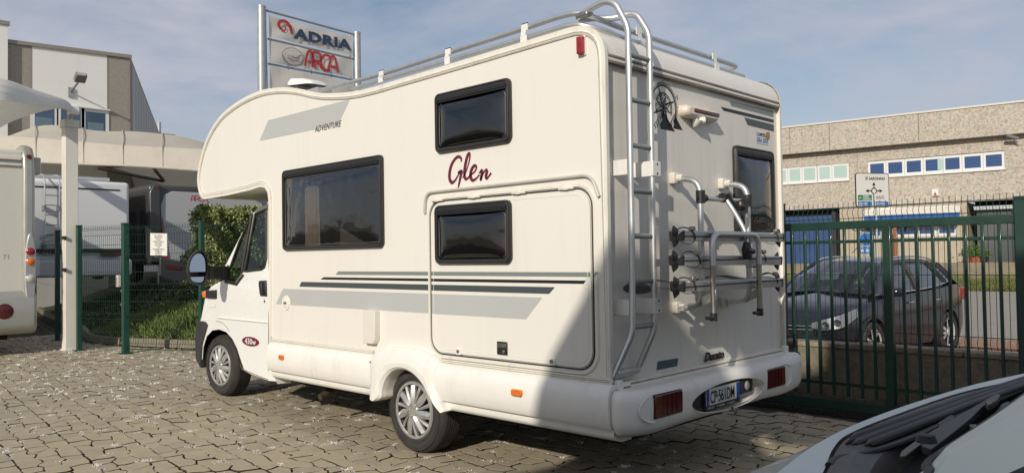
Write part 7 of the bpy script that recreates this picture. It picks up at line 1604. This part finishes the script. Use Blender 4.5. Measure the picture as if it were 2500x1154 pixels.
for (a, b, w_) in (((2064, 1082), (2500, 927.5), .010), ((2091, 1085), (2500, 935), .010), ((2128, 1086), (2500, 944), .010)):
    p0, p1 = gz(*a, 1.208), gz(*b, 1.208); p1 = p0+(p1-p0)*1.2; mb = MB(); m_ = p0.lerp(p1, .5)+Vector((-.004, 0, .001))
    mb.tube([p0, p0.lerp(p1, .02), p0.lerp(p1, .25)+(m_-p0.lerp(p1, .5))*.7, m_, p1], [.001, .006, .006, .006, .006], 8); mb.build('rib_groove', M_gr_, cw)
for (a, b, w_) in (((2075, 1068), (2500, 924.5), .006), ((2080, 1083), (2500, 931), .006), ((2112, 1085), (2500, 939.5), .006)):
    p0, p1 = gz(*a, 1.209), gz(*b, 1.209); p1 = p0+(p1-p0)*1.2; mb = MB(); mb.tube([p0, p0.lerp(p1, .025), p0.lerp(p1, .5)+Vector((-.004, 0, .001)), p1], [.001, .0065, .0065, .0065], 8); mb.build('rib', M_cowl, cw)
mb = MB(); mb.tube(catmull(z_of(((2025, 1135), (2045, 1118), (2104, 1108), (2183, 1085), (2262, 1054), (2368, 1003), (2500, 948)), 1.203), 5), .007, 8, ry=.005); mb.build('rib_groove', M_gr_, cw)
# windscreen as one opaque pale sheet
wb = [gz(*p, 1.225) for p in ((2150, 1320), (2275, 1160), (2275, 1137), (2290, 1117), (2394, 1048), (2500, 972), (2640, 870))]
wb = catmull(wb, 5); d_ = Vector((.86, 0, .56)).normalized()
mb = MB(); up_ = [p+d_*1.15+Vector((0, .06 if p.y < 1.6 else -.05, 0)) for p in wb]; ml = [p+d_*.5+Vector((-.02, 0, .01)) for p in wb]; ml0 = [p+d_*.02+Vector((0, 0, .012)) for p in wb]; strip(mb, wb, ml0); strip(mb, ml0, ml); strip(mb, ml, up_); ws_ = mb.build('windscreen', M_shield, van, smooth=60)
mb = MB(); mb.tube([p+Vector((-.006, 0, -.004)) for p in wb], .008, 6); mb.build('screen_seal', M_rubber, ws_)
mb = MB(); q = [gz(*p, 1.222) for p in ((2120, 1290), (2228, 1160), (2272, 1134), (2268, 1150), (2262, 1300))]; mb.add(q+[p+Vector((0, 0, -.05)) for p in q], [(0, 1, 2, 3, 4), (0, 1, 6, 5), (1, 2, 7, 6), (2, 3, 8, 7)]); mb.build('pillar_corner', M_van, van, bevel=.003)
# wiper
def plank(l, z, th, name, m, par, bev=.0012):
    P = [gz(a, b, zz_) for (a, b), zz_ in zip(l, z)]; n = len(P); mb = MB(); mb.add(P+[p-Vector((0, 0, th)) for p in P], [tuple(range(n)), tuple(range(2*n-1, n-1, -1))]+[(i, (i+1) % n, (i+1) % n+n, i+n) for i in range(n)]); return mb.build(name, m, par, bevel=bev, smooth=0)
M_wa = mat('wiper_arm_paint', (.022, .021, .028), .5); wa = plank([(2248, 1066), (2430, 961), (2436, 968), (2400, 990), (2372, 1018), (2330, 1052), (2290, 1083), (2272, 1096), (2252, 1088)], [1.226]*9, .012, 'wiper_arm', M_wa, van)
plank([(2405, 978), (2430, 961), (2442, 962), (2436, 974), (2412, 988)], [1.238]*5, .012, 'wiper_joint', M_blackp, wa)
plank([(2200, 1100), (2238, 1072), (2250, 1082), (2210, 1112), (2196, 1112)], [1.21]*5, .006, 'wiper_spring', mat('cowl_grey', (.09, .085, .075), .5), wa)
mb = MB(); q = gz(2262, 1078, 1.236); mb.lathe([(0, .012), (.012, .011), (.016, 0)], q, (0, 0, 1), 14); mb.build('pivot_cap', M_gr_, wa)
plank([(2290, 1030), (2322, 1011), (2333, 1014), (2325, 1024), (2300, 1042), (2292, 1040)], [1.215]*6, .01, 'washer_nozzle', M_rubber, van)
plank([(2366, 1035), (2384, 1034), (2386, 1040), (2376, 1044)], [1.23]*4, .008, 'clip', mat('cowl_grey', (.09, .085, .075), .5), van)
plank([(2430, 1004), (2446, 984), (2462, 978), (2470, 986), (2448, 1008), (2420, 1030)], [1.218]*6, .01, 'wiper_end', M_wa, van)
# body of the van behind the screen (mostly outside the frame)
mb = MB(); pr = [(.66, 2.0), (.75, 2.10), (5.6, 2.25), (5.9, 2.1), (5.95, .45), (-.2, .40), (-.95, .45), (-1.05, .62), (-.6, 1.0), (-.28, 1.14)]
mb.prism(pr, 1, 1.02, 1.07); mb.prism(pr, 1, 3.08, 3.13); mb.box((.72, 1.05, 2.06), (5.8, 3.1, 2.2)); mb.box((5.85, 1.05, .5), (5.9, 3.1, 2.1)); mb.box((-.9, 1.07, .38), (5.9, 3.08, .44)); mb.build('van_body', M_van, van)
for x_ in (-.3, 4.4):
    for y_ in (1.15, 3.0): mb = MB(); mb.lathe([(0, .1), (.2, .1), (.33, .08), (.34, 0), (.33, -.09), (0, -.1)], (x_, y_, .34), (0, 1, 0), 24); mb.build('wheel', M_tyre, van)

# ================================================================== ADDED SHEETS BEHIND THE CAMERA (unseen, cut to shade the rear corner)
Su = Vector((-sin(SUN_AZ), cos(SUN_AZ), 0)); Ss = Vector((-cos(SUN_AZ), -sin(SUN_AZ), 0)); TE = tan(SUN_EL)
def uv3(u, v, s): P = Su*u+Ss*s; return Vector((P.x, P.y, v-s*TE))
def shade_caster(name, label, poly, s):
    t = thing(name, label, 'shade_caster', tuple(uv3(poly[0][0], 0, s)*1)); t.location.z = 0; WL[t.name].z = 0
    pts = [uv3(u, v, s) for u, v in poly]; k = Ss*-.02; n = len(pts); vs, fs = holed(poly, [], lambda u, v: uv3(u, v, s)); mb = MB(); mb.add(vs, fs); mb.add([p+k for p in vs], [f[::-1] for f in fs]); mb.add(pts+[p+k for p in pts], [(i, (i+1) % n, (i+1) % n+n, i+n) for i in range(n)]); mb.build('fabric', mat('shade_sheet_fabric', (.78, .76, .70), .8, transl=.5, var=.03, vscale=2), t, smooth=0)
    return t
zf = lambda s: s*TE+.02   # v at which the fabric meets the ground
s1 = -5.0
sh = shade_caster('shade_sheet', 'unseen cream sheet added behind the camera, outline cut to cast the shade', [(-3.3, zf(s1)), (-3.1, 1.9), (-2.4, 2.36), (-2.0, 2.53), (-1.887, 2.63), (-1.725, 3.17), (-1.46, 3.52), (-1.27, 3.84), (-1.2, 3.94), (-1.09, 3.95), (-1.01, 3.72), (-.895, 3.62), (-.769, 3.55), (-.50, 3.02), (-.15, 2.93), (2.6, 2.9), (2.6, zf(s1))], s1)
for u_ in (-3.05, 2.5): P = uv3(u_, 0, s1-.06); mb = MB(); mb.tube([(P.x, P.y, 0), (P.x, P.y, 4.3)], .05, 10); mb.build('post', M_post, sh)
s2_ = -5.8
sh2 = shade_caster('shade_sheet', 'unseen upper sheet added behind the camera, outline cut to cast the shade', [(-1.10, 4.14), (-.90, 4.08), (-.807, 3.86), (-.675, 3.74), (-.48, 3.18), (-.13, 3.18), (-.1, 1.6), (2.8, 1.6), (2.8, 5.1), (-.02, 5.0), (-.12, 4.40), (-.5, 4.33), (-.95, 4.32), (-1.1, 4.26)], s2_)
for u_ in (.2, 2.6): P = uv3(u_, 0, s2_-.06); mb = MB(); mb.tube([(P.x, P.y, 0), (P.x, P.y, 7.7)], .06, 10); mb.build('post', M_post, sh2)
